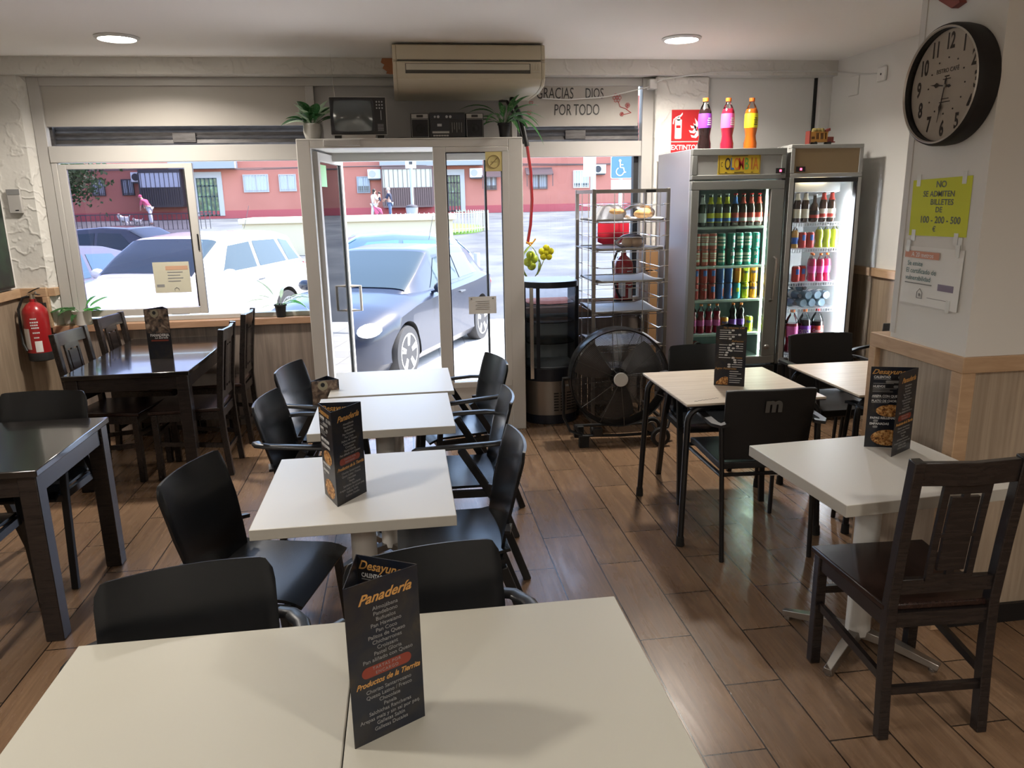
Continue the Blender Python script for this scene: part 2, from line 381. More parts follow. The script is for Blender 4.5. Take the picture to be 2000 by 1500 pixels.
# window 1: sliding window left of the door
w1 = MB(); w1.box(-2.47, -0.60, 6.05, 6.12, 2.0, 2.115); w1.box(-2.47, -0.60, 6.05, 6.12, .84, .875)
w1.box(-2.47, -2.43, 6.055, 6.12, .875, 2.0); w1.box(-0.70, -0.62, 6.055, 6.12, .875, 2.0)
W1 = struct('window_1', w1, 'frame_cream', 'wide aluminium sliding window left of the door', bev=.004)
s = MB(); s.box(-2.43, -2.375, 6.06, 6.09, .885, 1.99); s.box(-1.565, -1.51, 6.055, 6.09, .885, 1.99)
s.box(-2.375, -1.565, 6.06, 6.09, 1.955, 1.99); s.box(-2.375, -1.565, 6.06, 6.09, .885, .935); s.build('window_sash', 'frame_cream', W1, bev=.003)
s = MB(); s.box(-1.575, -1.566, 6.058, 6.095, .94, 1.95); s.build('gasket', 'black_gasket', W1)
s = MB(); s.box(-1.528, -1.518, 6.048, 6.056, 1.36, 1.48); s.build('latch', 'black_plastic', W1)
s = MB(); s.box(-2.375, -1.575, 6.073, 6.077, .935, 1.955); s.build('pane', 'sash_glass', W1)
s = MB(); s.box(-1.51, -.70, 6.10, 6.104, .875, 2.0); s.build('pane', 'clear_glass', W1)
# shutter housings (roller shutter slats showing above the windows)
def shutter(name, x0, x1, lab):
    mb = MB(); prof = [(6.16, 2.12), (6.15, 2.135), (6.16, 2.16), (6.145, 2.175), (6.16, 2.19), (6.15, 2.21), (6.165, 2.225), (6.165, 2.26), (6.2, 2.26), (6.2, 2.12)]
    mb.prism([(a, b) for a, b in prof], x0, x1, 'x'); mb.box((x0 + x1) / 2 - .09, (x0 + x1) / 2 + .07, 6.135, 6.16, 2.14, 2.205)
    mb.box(x0, x0 + .05, 6.12, 6.17, 2.12, 2.25)
    return tag(mb.build(name, 'shutter_metal'), lab, 'shutter')
shutter('roller_shutter', -2.50, -0.60, 'dark rolled-up metal shutter showing above the left window')
shutter('roller_shutter', 0.88, 1.89, 'dark rolled-up metal shutter showing above the window by the bread rack')
# window 2 right of the door
w2 = MB(); w2.box(.86, 1.885, 6.05, 6.12, 2.0, 2.115); w2.box(.86, 1.885, 6.05, 6.12, .84, .89); w2.box(.86, .90, 6.055, 6.12, .89, 2.0)
W2 = struct('window_2', w2, 'frame_cream', bev=.004)
s = MB(); s.box(1.845, 1.90, 6.12, 6.18, .89, 2.02); s.build('guide_rail', 'black_gasket', W2)
s = MB(); s.box(.90, 1.885, 6.09, 6.094, .89, 2.0); s.build('pane', 'clear_glass', W2)
# door vestibule box frame, open left leaf, fixed right light
d = MB(); Y0, Y1 = 5.45, 6.14
d.box(-.68, -.59, Y0, Y1, 0, 2.10); d.box(.745, .845, Y0, Y0 + .12, 0, 2.10)
d.box(-.59, .745, Y0, Y1, 2.045, 2.10); d.box(-.68, .845, Y0, Y1 - .04, 2.09, 2.106)
d.box(.225, .31, Y0, Y0 + .06, 0, 2.045); d.box(.31, .745, Y0 + .005, Y0 + .05, 0.0, .37); d.box(.31, .745, Y0, Y0 + .055, .34, .385)
d.box(.31, .745, Y0, Y0 + .055, 2.01, 2.045); d.box(.70, .75, Y0, Y0 + .055, .38, 2.02)
D1 = struct('door_1', d, 'frame_white', 'white aluminium entrance door frame standing forward of the shop front', bev=.004)
s = MB(); s.box(.835, .845, Y0 + .12, Y1 - .1, 0, 2.09); s.build('side_panel', 'frame_white', D1)
s = MB(); s.box(.312, .318, Y0 + .012, Y0 + .045, .385, 2.01); s.box(.696, .702, Y0 + .012, Y0 + .045, .385, 2.01); s.box(.315, .70, Y0 + .012, Y0 + .045, 2.003, 2.012); s.build('gasket', 'black_gasket', D1)
s = MB(); s.box(.318, .70, Y0 + .022, Y0 + .028, .385, 2.005); s.build('pane', 'clear_glass', D1)
s = MB(); s.box(.64, .655, Y1 - .08, Y1 - .03, 0, 2.04); s.build('guide_rail', 'black_gasket', D1)
s = MB(); s.box(-.66, .74, Y0 + .02, Y1, 0, .02); s.build('threshold', 'steel', D1)
# door closer
s = MB(); s.box(-.50, -.26, Y0 - .02, Y0 + .03, 2.058, 2.098); s.build('door_closer', 'frame_cream', D1, bev=.004)
lf = thing('door_leaf', 'white glazed door leaf standing open to the street', 'door', (-.575, 5.56, 0), math.radians(83))
def leafbox(a0, a1, z0, z1, t0=-.02, t1=.02): return MB().box(a0, a1, t0, t1, z0, z1)
f = MB(); f.box(0, .06, -.02, .02, .02, 2.03); f.box(.80, .86, -.02, .02, .02, 2.03); f.box(.06, .80, -.02, .02, 1.97, 2.03); f.box(.06, .80, -.02, .02, .02, .12)
f.build('frame', 'frame_white', lf, bev=.003); MB().box(.06, .80, -.003, .003, .12, 1.97).build('pane', 'leaf_glass', lf)
MB().box(.794, .800, -.007, .007, .12, 1.97).build('gasket', 'black_gasket', lf)
flat('pull_tan', .38, .33, .27); MB().tube([(.83, -.02, .82), (.83, -.10, .82), (.83, -.10, 1.02), (.83, -.02, 1.02)], .012, 8).build('door_handle', 'pull_tan', lf)
flat('green_sticker', .35, .72, .38); g = MB().box(.09, .30, -.006, -.0035, 1.80, 1.95).build('sticker', 'green_sticker', lf); g['label'] = 'green sticker'
MB().tube([(.02, .03, 2.0), (.25, .12, 2.02), (.45, .06, 2.02)], .008, 6).build('closer_arm', 'frame_cream', lf)
MB().box(-.63, .80, Y1 - .12, Y1 - .02, 1.985, 2.05).build('door_header', 'frame_white', D1)
# pillar
PX, PY = 2.0, 2.46
PE = 3.42
struct('wall_pillar', MB().box(PX, PE, PY, 2.90, 1.05, CE), 'wall_paint', 'square pillar carrying the clock and notices')
struct('wall_pillar_core', MB().box(PX + .012, PE, PY + .012, 3.0, 0, 1.05), 'pillar_laminate')
mb = MB(); mb.box(PX - .012, PE, PY - .012, 3.02, 1.045, 1.105) ; struct('trim_8', mb, 'pine_trim', bev=.003)
mb = MB(); mb.box(PX - .012, PX + .02, 2.975, 3.02, 0, 1.045); mb.box(PX - .012, PX + .045, PY - .012, PY + .045, 0, 1.045); struct('trim_9', mb, 'pine_trim', bev=.003)
struct('trim_10', MB().box(PX - .004, PX + .001, 2.87, 2.903, 1.125, CE), 'frame_white')
struct('baseboard_pillar', MB().box(PX + .03, PE, PY - .004, PY + .013, 0, .08), 'black_plastic')

# ceiling downlights
def downlight(x, y, lab, e=11.0):
    t = thing('ceiling_downlight', lab, 'ceiling light', (x, y, CE))
    MB().lathe([(.128, -.001), (.128, -.006), (.108, -.016), (.106, -.004)], 40).build('trim_ring', 'white_metal', t)
    MB().lathe([(.001, -.010), (.106, -.010), (.106, -.0105), (.001, -.0105)], 40, caps=False).build('diffuser', 'lamp_glow', t)
    ld = bpy.data.lights.new('downlight', 'AREA'); ld.shape = 'DISK'; ld.size = .2; ld.energy = e; ld.color = (1, .92, .82); ld.spread = math.radians(150)
    lo = bpy.data.objects.new('lamp_light', ld); C.objects.link(lo); lo.location = (x, y, CE - .022); return t
downlight(-1.66, 5.26, 'round recessed ceiling light above the dark tables by the window')
downlight(1.86, 5.15, 'round recessed ceiling light nearest the drinks fridges')
for x, y, q in ((-1.66, 1.6, 'left'), (1.5, -0.3, 'right'), (-1.66, -1.3, 'left rear'), (0.4, -1.7, 'middle rear')):
    downlight(x, y, 'added unseen ceiling fill light, ' + q, 7.5)  # unseen lamps added to fill the room with light
# ------------------------------------------------------------------ tables
def pedestal_table(label, cx, cy, wx, wy, th=.036, rz=0, top='table_white', edge='table_edge', group='white square cafe tables', H=.73):
    t = thing('cafe_table', label, 'table', (cx, cy, 0), rz, group)
    m_ = MB(); m_.box(-wx / 2, wx / 2, -wy / 2, wy / 2, H - th, H - .001, 1); m_.box(-wx / 2 + .001, wx / 2 - .001, -wy / 2 + .001, wy / 2 - .001, H - .003, H, 0)
    m_.build('tabletop', [top, edge], t, bev=.002)
    m_ = MB(); m_.lathe([(.045, .05), (.045, H - .06), (.12, H - th)], 24); m_.build('column', 'white_metal', t)
    m_ = MB()
    for a in range(4):
        c, s_ = math.cos(a * PI / 2 + .62), math.sin(a * PI / 2 + .62)
        m_.sweep([(0, 0, .055), (.14 * c, .14 * s_, .05), (.29 * c, .29 * s_, .022)], [(-.022, -.012), (.022, -.012), (.016, .014), (-.016, .014)], scale=[1.2, 1.1, .85])
        m_.cyl((.27 * c, .27 * s_, 0), (.27 * c, .27 * s_, .014), .016, n=12)
    m_.build('cross_base', 'steel', t, bev=.002); return t
pedestal_table('white square table nearest the entrance door, end of the row', -.103, 4.13, .645, .565, .022)
pedestal_table('white square table between the door-end table and the menu table in the centre row', -.137, 3.515, .64, .60)
pedestal_table('white square table in the centre row carrying a standing menu, chairs at both sides', -.197, 2.57, .635, .66)
pedestal_table('white table top in the foreground, left of the seam beside the big menu', -.4685, 1.34, .622, .645, .03, top='table_white_shaded')
pedestal_table('white table top in the foreground, right half carrying the biggest menu', .16, 1.345, .63, .65, .03, top='table_white_shaded')
pedestal_table('white square table against the pillar with an open menu on it', 1.655, 2.42, .65, .625, .042, math.radians(3.5))

def oak_table(label, x0, x1, y0, y1, H=.73):
    cx, cy = (x0 + x1) / 2, (y0 + y1) / 2; a, b = (x1 - x0) / 2, (y1 - y0) / 2
    t = thing('bistro_table', label, 'table', (cx, cy, 0), 0, 'oak-topped tables with black tube legs')
    m_ = MB(); m_.box(-a, a, -b, b, H - .012, H, 0); m_.box(-a + .001, a - .001, -b + .001, b - .001, H - .017, H - .010, 1); m_.build('tabletop', ['table_oak', 'black_plastic'], t, bev=.003)
    m_ = MB(); m_.box(-a + .09, a - .09, -b + .05, -b + .08, H - .045, H - .017); m_.box(-a + .09, a - .09, b - .08, b - .05, H - .045, H - .017)
    m_.box(-a + .07, -a + .10, -b + .05, b - .05, H - .045, H - .017); m_.box(a - .10, a - .07, -b + .05, b - .05, H - .045, H - .017); m_.build('apron', 'black_frame', t)
    for sx in (-1, 1):
        for sy in (-1, 1):
            pts = [(sx * (a - .13), sy * (b - .05), H - .03)]
            for q in range(6):
                th = q / 5 * PI / 2
                pts.append((sx * (a - .09 + .07 * math.sin(th)), sy * (b - .035), H - .10 + .07 * math.cos(th)))
            pts += [(sx * (a + .005), sy * (b - .01), .04)]
            l = MB().tube(pts, .0155, 10).build('leg', 'tube_black', t)
            MB().cyl((sx * (a + .005), sy * (b - .01), 0), (sx * (a + .005), sy * (b - .01), .05), .021, .018, 12).build('rubber_foot', 'rubber', l)
    return t
t = oak_table('square oak-topped table with black tube legs holding the drinks menu', 1.29, 2.0, 3.34, 4.03)
MB().tube([(-.30 + i * .006, -.30 + i * .0018 + .005 * math.sin(i * 1.9), .7301) for i in range(24)], .0013, 4).build('corner_script', 'grey_print', t)
oak_table('square oak-topped table partly hidden behind the pillar, by the right fridge', 2.165, 2.87, 3.33, 4.05)

def dark_table(label, x0, x1, y0, y1, H=.73):
    cx, cy = (x0 + x1) / 2, (y0 + y1) / 2; a, b = (x1 - x0) / 2, (y1 - y0) / 2
    t = thing('dining_table', label, 'table', (cx, cy, 0), 0, 'dark wooden tables')
    MB().box(-a, a, -b, b, H - .028, H).build('tabletop', 'dark_table_top', t, bev=.004)
    m_ = MB(); e = .02
    m_.box(-a + .05, a - .05, -b + e, -b + e + .02, H - .11, H - .028); m_.box(-a + .05, a - .05, b - e - .02, b - e, H - .11, H - .028)
    m_.box(-a + e, -a + e + .02, -b + .05, b - .05, H - .11, H - .028); m_.box(a - e - .02, a - e, -b + .05, b - .05, H - .11, H - .028)
    m_.build('apron', 'dark_wood', t, bev=.002)
    for sx in (-1, 1):
        for sy in (-1, 1):
            X, Y = sx * (a - .045), sy * (b - .045)
            MB().box(X - .035, X + .035, Y - .035, Y + .035, 0, H - .028).build('leg', 'dark_wood', t, bev=.004)
    return t
dark_table('dark wooden table under the window with four slatted chairs', -2.03, -1.315, 4.66, 5.92)
dark_table('dark wooden table at the left edge, nearest the viewer', -2.62, -1.425, 2.95, 3.69)

# ------------------------------------------------------------------ chairs
def shell_chair(label, arms=True):
    t = thing('armchair', label, 'chair', (0, 0, 0), 0, 'black plywood armchairs')
    def bk(u, v):
        U = 2 * u - 1; hw = .170 + .036 * min(1, v * 1.6) - .004 * max(0, v - .93) * 14
        z = .395 + .430 * v - .030 * v * max(0, (abs(U) - .90) / .10) ** 2
        return (U * hw, -.165 - .075 * v - .03 * v * v + .034 * U * U * (.5 + .5 * v), z)
    MB().sheet(bk, 30, 14, .011).build('backrest', 'black_ply', t, smooth=50)
    def st(u, v):
        U = 2 * u - 1
        return (U * (.205 + .01 * v), -.185 + .40 * v, .458 - .014 * (1 - U * U) * (1 - v) - .022 * max(0, v - .8) ** 2 * 25 + .02 * max(0, .15 - v) * 4)
    MB().sheet(st, 12, 14, .012).build('seat', 'black_ply', t, smooth=50)
    for sx in (-1, 1):
        MB().bar([(sx * .235, .205, 0), (sx * .235, .165, .44)] + ([(sx * .24, .145, .645)] if arms else []), .030, .026, (0, 1, 0)).build('leg', 'black_frame', t, bev=.003)
        MB().bar([(sx * .225, -.30, 0), (sx * .235, -.15, .42)] + ([(sx * .243, -.015, .645)] if arms else []), .030, .034, (0, 1, 0)).build('leg', 'black_frame', t, bev=.003)
        if not arms: continue
        pts = [(sx * .205, -.235, .668), (sx * .238, -.215, .668), (sx * .258, -.16, .668), (sx * .262, -.03, .664), (sx * .255, .09, .657), (sx * .243, .155, .650), (sx * .222, .185, .642)]
        MB().sweep(pts, [(-.021, -.006), (.021, -.006), (.021, .003), (.014, .009), (-.014, .009), (-.021, .003)]).build('armrest', 'black_frame', t, smooth=50)
    m_ = MB()
    for sx in (-1, 1): m_.bar([(sx * .222, .18, .432), (sx * .222, -.16, .430)], .02, .032); m_.bar([(sx * .235, -.17, .55), (sx * .19, -.185, .56)], .02, .014)
    m_.bar([(-.23, .16, .425), (.23, .16, .425)], .022, .03); m_.bar([(-.23, -.14, .425), (.23, -.14, .425)], .022, .03)
    m_.build('seat_frame', 'black_frame', t); return t
def rz_(d): return math.radians(d)
G1 = 'black plywood armchairs'; G0 = 'black plywood chairs without arms'
a0_ = shell_chair('armless black plywood chair left of the centre table with the menu', False); a0_['group'] = G0; a0_.name = 'side_chair'
a0_.location = (-.535, 2.53, 0); a0_.rotation_euler = (0, 0, rz_(-90 - 15))
dup(a0_, (.135, 2.70, 0), rz_(90 + 1), 'armless black plywood chair right of the centre table with the menu', G0)
c0 = shell_chair('black plywood armchair left of the middle white table, light on its back')
c0.location = (-.43, 3.50, 0); c0.rotation_euler = (0, 0, rz_(-90 - 8))
# rotation 0 faces +Y ; -90 faces +X ; 90 faces -X ; 180 faces the viewer
dup(c0, (-.43, 4.16, 0), rz_(-90 - 14), 'black plywood armchair on the left of the white table nearest the door', G1)
dup(c0, (.19, 3.38, 0), rz_(90 - 2), 'black plywood armchair on the aisle side, middle one of three', G1)
dup(c0, (.245, 4.13, 0), rz_(90 + 12), 'black plywood armchair on the aisle side right in front of the door glass', G1)
dup(c0, (-.525, 1.575, 0), rz_(180 + 12), 'black armchair back facing the viewer at the far left of the foreground table', G1)
dup(c0, (.055, 1.575, 0), rz_(180 + 12), 'black armchair back just behind the biggest menu in the foreground', G1)
dup(c0, (-1.79, 3.63, 0), rz_(180 - 3), 'black armchair on the far side of the left edge table', G1)
dup(c0, (-1.875, 3.06, 0), rz_(0), 'black armchair at the near side of the left edge table, mostly cut off', G1)
dup(c0, (1.71, 4.03, 0), rz_(180 - 4), 'black armchair behind the drinks menu table, backing onto the left fridge', G1)

def slat_chair(label, m1='dark_wood'):
    t = thing('dining_chair', label, 'chair', (0, 0, 0), 0, 'dark slatted wooden chairs')
    for sx in (-1, 1):
        MB().bar([(sx * .165, -.205, 0), (sx * .165, -.185, .28), (sx * .165, -.18, .46), (sx * .165, -.20, .66), (sx * .165, -.235, .945)], .034, .036, (0, 1, 0)).build('leg', m1, t, bev=.003)
        MB().box(sx * .185 - .018, sx * .185 + .018, .195, .232, 0, .43).build('leg', m1, t, bev=.003)
    m_ = MB(); m_.hexa([(-.183, -.18, .432), (.183, -.18, .432), (.212, .245, .432), (-.212, .245, .432)], [(-.183, -.18, .455), (.183, -.18, .455), (.212, .245, .455), (-.212, .245, .455)])
    m_.build('seat', 'dark_red_wood', t, bev=.006)
    m_ = MB()
    def yb(z): return -.18 - .055 * max(0, (z - .46) / .485) ** 1.3
    m_.hexa([(-.15, yb(.865) - .012, .865), (0, yb(.865) - .030, .865), (.15, yb(.865) - .012, .865), (.15, yb(.865) + .01, .865), (0, yb(.865) - .008, .865), (-.15, yb(.865) + .01, .865)],
            [(-.15, yb(.94) - .012, .94), (0, yb(.94) - .030, .94), (.15, yb(.94) - .012, .94), (.15, yb(.94) + .01, .94), (0, yb(.94) - .008, .94), (-.15, yb(.94) + .01, .94)])
    m_.build('top_rail', m1, t, bev=.002)
    MB().bar([(-.15, yb(.53), .52), (.15, yb(.53), .52)], .022, .05, (0, 0, 1)).build('lower_rail', m1, t, bev=.002)
    m_ = MB()
    def strip(x0, x1, z0, z1, th=.012):
        n = 5; vs = []; fs = []
        for i in range(n + 1):
            z = z0 + (z1 - z0) * i / n; y = yb(z) - .010
            vs += [(x0, y - th / 2, z), (x1, y - th / 2, z), (x1, y + th / 2, z), (x0, y + th / 2, z)]
        for i in range(n):
            a = i * 4; b = a + 4
            for q in range(4): fs.append((a + q, a + (q + 1) % 4, b + (q + 1) % 4, b + q))
        fs += [(3, 2, 1, 0), (4 * n, 4 * n + 1, 4 * n + 2, 4 * n + 3)]; m_.add(vs, fs)
    strip(-.075, -.054, .54, .87); strip(.054, .075, .54, .87); strip(-.054, .054, .835, .87); strip(-.054, .054, .54, .56)
    strip(-.043, .043, .575, .825); strip(-.054, -.043, .69, .70); strip(.043, .054, .69, .70); strip(-.012, .012, .56, .575); strip(-.010, .010, .825, .835)
    m_.build('back_splat', m1, t)
    m_ = MB(); m_.bar([(-.185, .20, .40), (.185, .20, .40)], .02, .05); m_.bar([(-.165, -.18, .405), (.165, -.18, .405)], .02, .05)
    for sx in (-1, 1): m_.bar([(sx * .17, -.18, .405), (sx * .187, .21, .405)], .02, .05)
    m_.build('seat_frame', m1, t)
    m_ = MB()
    for sx in (-1, 1): m_.bar([(sx * .166, -.19, .20), (sx * .185, .21, .24)], .016, .028)
    m_.bar([(-.165, -.19, .16), (.165, -.19, .16)], .016, .028); m_.bar([(-.18, .205, .30), (.18, .205, .30)], .016, .028)
    m_.build('stretcher', m1, t); return t
s0 = slat_chair('dark slatted wooden chair in the right foreground, its back to the viewer')
s0.location = (1.605, 2.115, 0); s0.rotation_euler = (0, 0, rz_(-3))
G2 = 'dark slatted wooden chairs'
dup(s0, (-1.378, 5.0, 0), rz_(90), 'dark slatted wooden chair at the window table, aisle side, nearer the viewer', G2)
dup(s0, (-1.370, 5.65, 0), rz_(90), 'dark slatted wooden chair at the window table, aisle side, against the wall', G2)
dup(s0, (-1.885, 5.03, 0), rz_(-99), 'dark slatted wooden chair beside the fire extinguisher', G2)
dup(s0, (-1.865, 5.66, 0), rz_(-98), 'dark slatted wooden chair at the window table right beneath the potted plant sill', G2)

def vinyl_chair(label):
    t = thing('tube_chair', label, 'chair', (0, 0, 0), 0, 'black chairs with padded back and tube frame')
    def bk(u, v):
        U = 2 * u - 1
        return (U * (.205 + .008 * v), -.215 - .05 * v + .03 * U * U, .485 + .345 * v - .006 * abs(U) ** 6)
    MB().sheet(bk, 12, 8, .022).build('backrest', 'black_vinyl', t, bev=.004, smooth=50)
    def st(u, v): U = 2 * u - 1; return (U * .22, -.215 + .44 * v, .455 - .012 * (1 - U * U) * math.sin(PI * v) - .015 * max(0, v - .85) * 6)
    MB().sheet(st, 10, 10, .035).build('seat', 'black_vinyl', t, bev=.006, smooth=50)
    for sx in (-1, 1):
        MB().tube([(sx * .215, -.285, 0), (sx * .222, -.25, .45), (sx * .232, -.245, .655)], .0115, 8).build('leg', 'tube_black', t)
        MB().tube([(sx * .245, .24, 0), (sx * .24, .215, .45), (sx * .243, .18, .655)], .0115, 8).build('leg', 'tube_black', t)
        MB().sweep([(sx * .205, -.25, .672), (sx * .24, -.262, .668), (sx * .258, -.23, .668), (sx * .262, 0, .672), (sx * .256, .16, .664), (sx * .24, .20, .652)], [(-.02, -.006), (.02, -.006), (.017, .008), (-.017, .008)]).build('armrest', 'black_plastic', t, smooth=50)
    m_ = MB()
    for sx in (-1, 1): m_.tube([(sx * .222, -.25, .42), (sx * .24, .215, .42)], .010, 8)
    m_.tube([(-.222, -.25, .425), (.222, -.25, .425)], .010, 8); m_.tube([(-.24, .215, .425), (.24, .215, .425)], .010, 8); m_.build('seat_frame', 'tube_black', t); return t
v0 = vinyl_chair('black tube-frame armchair with a grey letter m on its back')
v0.location = (1.645, 3.42, 0); v0.rotation_euler = (0, 0, rz_(-3))
G3 = 'black chairs with padded back and tube frame'
dup(v0, (2.58, 4.20, 0), rz_(180), 'black armchair backing onto the right fridge', G3)
dup(v0, (2.46, 3.30, 0), rz_(2), 'black armchair tucked under the near side of the table by the pillar', G3)
dup(v0, (3.10, 4.42, 0), rz_(120), 'black armchair standing alone in the far corner against the right wall', G3)
flat('logo_grey', .09, .085, .08, .6); 
lettering('logo', 'logo_grey', v0, fmat((0, -.276, .755), (1, 0, 0), (0, -.14, 1)), [('m', 0, .006, .105, dict(bold=.005, ext=.0006))])
MB().box(.015, .085, -.237, -.235, .405, .44).build('label_sticker', 'white_print', v0)

# ------------------------------------------------------------------ menu cards
m = mat('menu_dark', (0.010, 0.012, 0.018), 0.32)
L(m, ramp(m, noise(m, coords(m), 14, 5, .6, .8), [(0.42, (.008, .011, .020)), (0.60, (.022, .020, .020)), (.78, (.055, .040, .024))]), bsdf(m).inputs['Base Color'])
flat('menu_gold', .48, .25, .07); flat('menu_grey', .22, .22, .22); flat('menu_red', .20, .035, .02); flat('menu_white', .62, .62, .62); flat('menu_crest', .34, .31, .22); flat('menu_edge', .25, .23, .21)
m = mat('menu_food', rough=.5); L(m, ramp(m, noise(m, coords(m), 90, 4, .6, .5), [(.38, (.09, .03, .01)), (.5, (.45, .20, .05)), (.68, (.68, .46, .20))]), bsdf(m).inputs['Base Color'])
m = mat('menu_bread', rough=.5); L(m, ramp(m, noise(m, coords(m), 26, 4, .5, .5), [(.38, (.02, .02, .025)), (.52, (.16, .11, .08)), (.7, (.42, .34, .27))]), bsdf(m).inputs['Base Color'])
PAN = ['Almojábana', 'Pandebono', 'Buñuelos', 'Pan Hawaiano', 'Pan Coco', 'Palitos de Queso', 'Chicharrones', 'Croissant', 'Pastel Gloria', 'Pan aliñado con Queso']
PRO = ['Chorizo Santarrosano', 'Queso Latino / Fresco', 'Chocolate', 'Panela', 'Salchichas Rancheras', 'Arepas maíz y sin sal por paq.', 'Galletas Saltín', 'Galletas Ducales']
def disc(mb, x, y, rx, ry, z0, z1, base, k=0, n=20):
    mb.T = base; mb.prism([(x + rx * math.cos(2 * PI * i / n), y + ry * math.sin(2 * PI * i / n)) for i in range(n)], z0, z1, 'z', k); mb.T = Matrix.Identity(4)
def pill(mb, x, y, w_, h_, base, k=0):
    mb.T = base; pts = []
    for i in range(9): a = -PI / 2 + PI * i / 8; pts.append((x + w_ / 2 - h_ / 2 + h_ / 2 * math.cos(a), y + h_ / 2 * math.sin(a)))
    for i in range(9): a = PI / 2 + PI * i / 8; pts.append((x - w_ / 2 + h_ / 2 + h_ / 2 * math.cos(a), y + h_ / 2 * math.sin(a)))
    mb.prism(pts, 0, .0003, 'z', k); mb.T = Matrix.Identity(4)
def printing(panel, base, style, W):
    it = []; q = W / .145
    if style == 'pan':
        it.append(('Panadería', .004, .286, .027, dict(shear=.45, sx=q, bold=.0005)))
        for i, s_ in enumerate(PAN): it.append((s_, .004, .264 - i * .0112, .0108, dict(k=1, sx=q)))
        mb = MB(); pill(mb, 0, .142, .10 * q, .022, base, 0); mb.build('red_banner', 'menu_red', panel, smooth=0)
        it += [('TARTAS POR', 0, .147, .0085, dict(k=1, sp=1.2, sx=q, ext=.0006)), ('ENCARGO', 0, .137, .0085, dict(k=1, sp=1.2, sx=q, ext=.0006))]
        it.append(('Productos de la Tierrita', .002, .119, .0155, dict(shear=.4, sx=q * .86, bold=.0003)))
        for i, s_ in enumerate(PRO): it.append((s_, .002, .102 - i * .0115, .0108, dict(k=1, sx=q * .95)))
    elif style == 'des':
        it.append(('Desayunos', -.012 * q, .300, .026, dict(shear=.45, sx=q, bold=.0004)))
        for s_, y in (('CALENTAO', .280), ('HUEVOS', .243), ('AREPA CON QUESO', .205), ('PLATO DE CHORIZO', .186)): it.append((s_, -.062 * q, y, .0125, dict(k=2, align='LEFT', sx=q * .8, bold=.0003)))
        it += [('PAPAS RELLENAS', -.062 * q, .118, .0125, dict(k=2, align='LEFT', sx=q * .85, bold=.0003)), ('EMPANADAS', -.062 * q, .095, .0125, dict(k=2, align='LEFT', sx=q * .85, bold=.0003))]
        mb = MB()
        pill(mb, .022 * q, .280, .020, .013, base); pill(mb, .050 * q, .280, .028, .013, base); pill(mb, .0, .262, .055, .010, base); pill(mb, .012, .243, .020, .010, base); pill(mb, -.05, .107, .018, .009, base); pill(mb, -.05, .083, .018, .009, base)
        mb.T = base
        for i, y in enumerate((.271, .254, .234, .228, .222, .197, .178)): mb.box(-.062 * q, (-.01 + .012 * (i % 3)), y, y + .0022, 0, .0003)
        mb.build('printed_boxes', 'menu_grey', panel, smooth=0)
        mb = MB(); disc(mb, 0, .148, .046 * q, .024, 0, .0003, base); mb.build('food_picture', 'menu_food', panel, smooth=0); mb = MB(); disc(mb, 0, .040, .054 * q, .032, 0, .0003, base); mb.build('food_picture', 'menu_food', panel, smooth=0)
    elif style == 'beb':
        it += [('Tés, Infusiones, Café', .01, .304, .015, dict(shear=.4, sx=q * .8)), ('Refrescos', .03 * q, .236, .014, dict(shear=.4, sx=q)), ('Cervezas', .03 * q, .150, .014, dict(shear=.4, sx=q)), ('Jugos Naturales', -.02 * q, .092, .016, dict(shear=.4, sx=q))]
        mb = MB(); mb.T = base; L_ = [(-.055, .290, .05), (-.055, .279, .035), (-.055, .268, .082), (-.055, .257, .052), (-.055, .246, .038), (-.055, .214, .04), (-.055, .199, .033), (-.055, .187, .036), (-.055, .174, .026), (-.055, .161, .022), (-.055, .147, .056)]
        R_ = [(.058, .221, .035), (.058, .208, .014), (.058, .197, .034), (.058, .184, .044), (.058, .136, .024), (.058, .124, .022), (.058, .112, .05), (.058, .100, .05)]
        B_ = [(.0, .076, .042), (.0, .064, .055), (.0, .052, .036), (.0, .041, .060), (.0, .029, .052), (.0, .018, .05)]
        for x, y, l in L_: mb.box(x * q, (x + l) * q, y, y + .003, 0, .0003)
        for x, y, l in R_: mb.box((x - l) * q, x * q, y, y + .003, 0, .0003)
        for x, y, l in B_: mb.box(x * q, (x + l) * q, y, y + .003, 0, .0003)
        for x, y, l in L_: pill(mb, (x + l + .012) * q, y + .0015, .016, .009, base)
        for x, y, l in R_: pill(mb, (x - l - .012) * q, y + .0015, .016, .009, base)
        mb.build('printed_lines', 'menu_white', panel, smooth=0)
        mb = MB(); mb.T = base; mb.prism([(-.062 * q, .006), (-.006, .006), (-.006, .045), (-.02, .05), (-.04, .042), (-.062 * q, .018)], 0, .0003, 'z'); mb.build('food_picture', 'menu_food', panel, smooth=0)
    elif style == 'cover':
        mb = MB(); mb.T = base; mb.box(-.07 * q, .07 * q, .165, .32, 0, .0002); mb.build('bread_picture', 'menu_bread', panel, smooth=0)
        mb = MB(); disc(mb, -.012, .292, .026, .026, .0002, .0004, base); mb.build('crest', 'menu_crest', panel, smooth=0)
        mb = MB(); disc(mb, -.012, .296, .011, .012, .0004, .0006, base); mb.build('crest_centre', 'menu_dark', panel, smooth=0)
        mb = MB(); pill(mb, .004, .116, .11, .010, base); mb.build('red_banner', 'menu_red', panel, smooth=0)
        it += [('PANADERIA', .006, .150, .023, dict(k=2, sx=q * .92, bold=.0009)), ('La Estrella', .014, .134, .020, dict(k=2, shear=.4, bold=.0003))]
    if it: lettering('printing', ['menu_gold', 'menu_grey', 'menu_white'], panel, base, it)
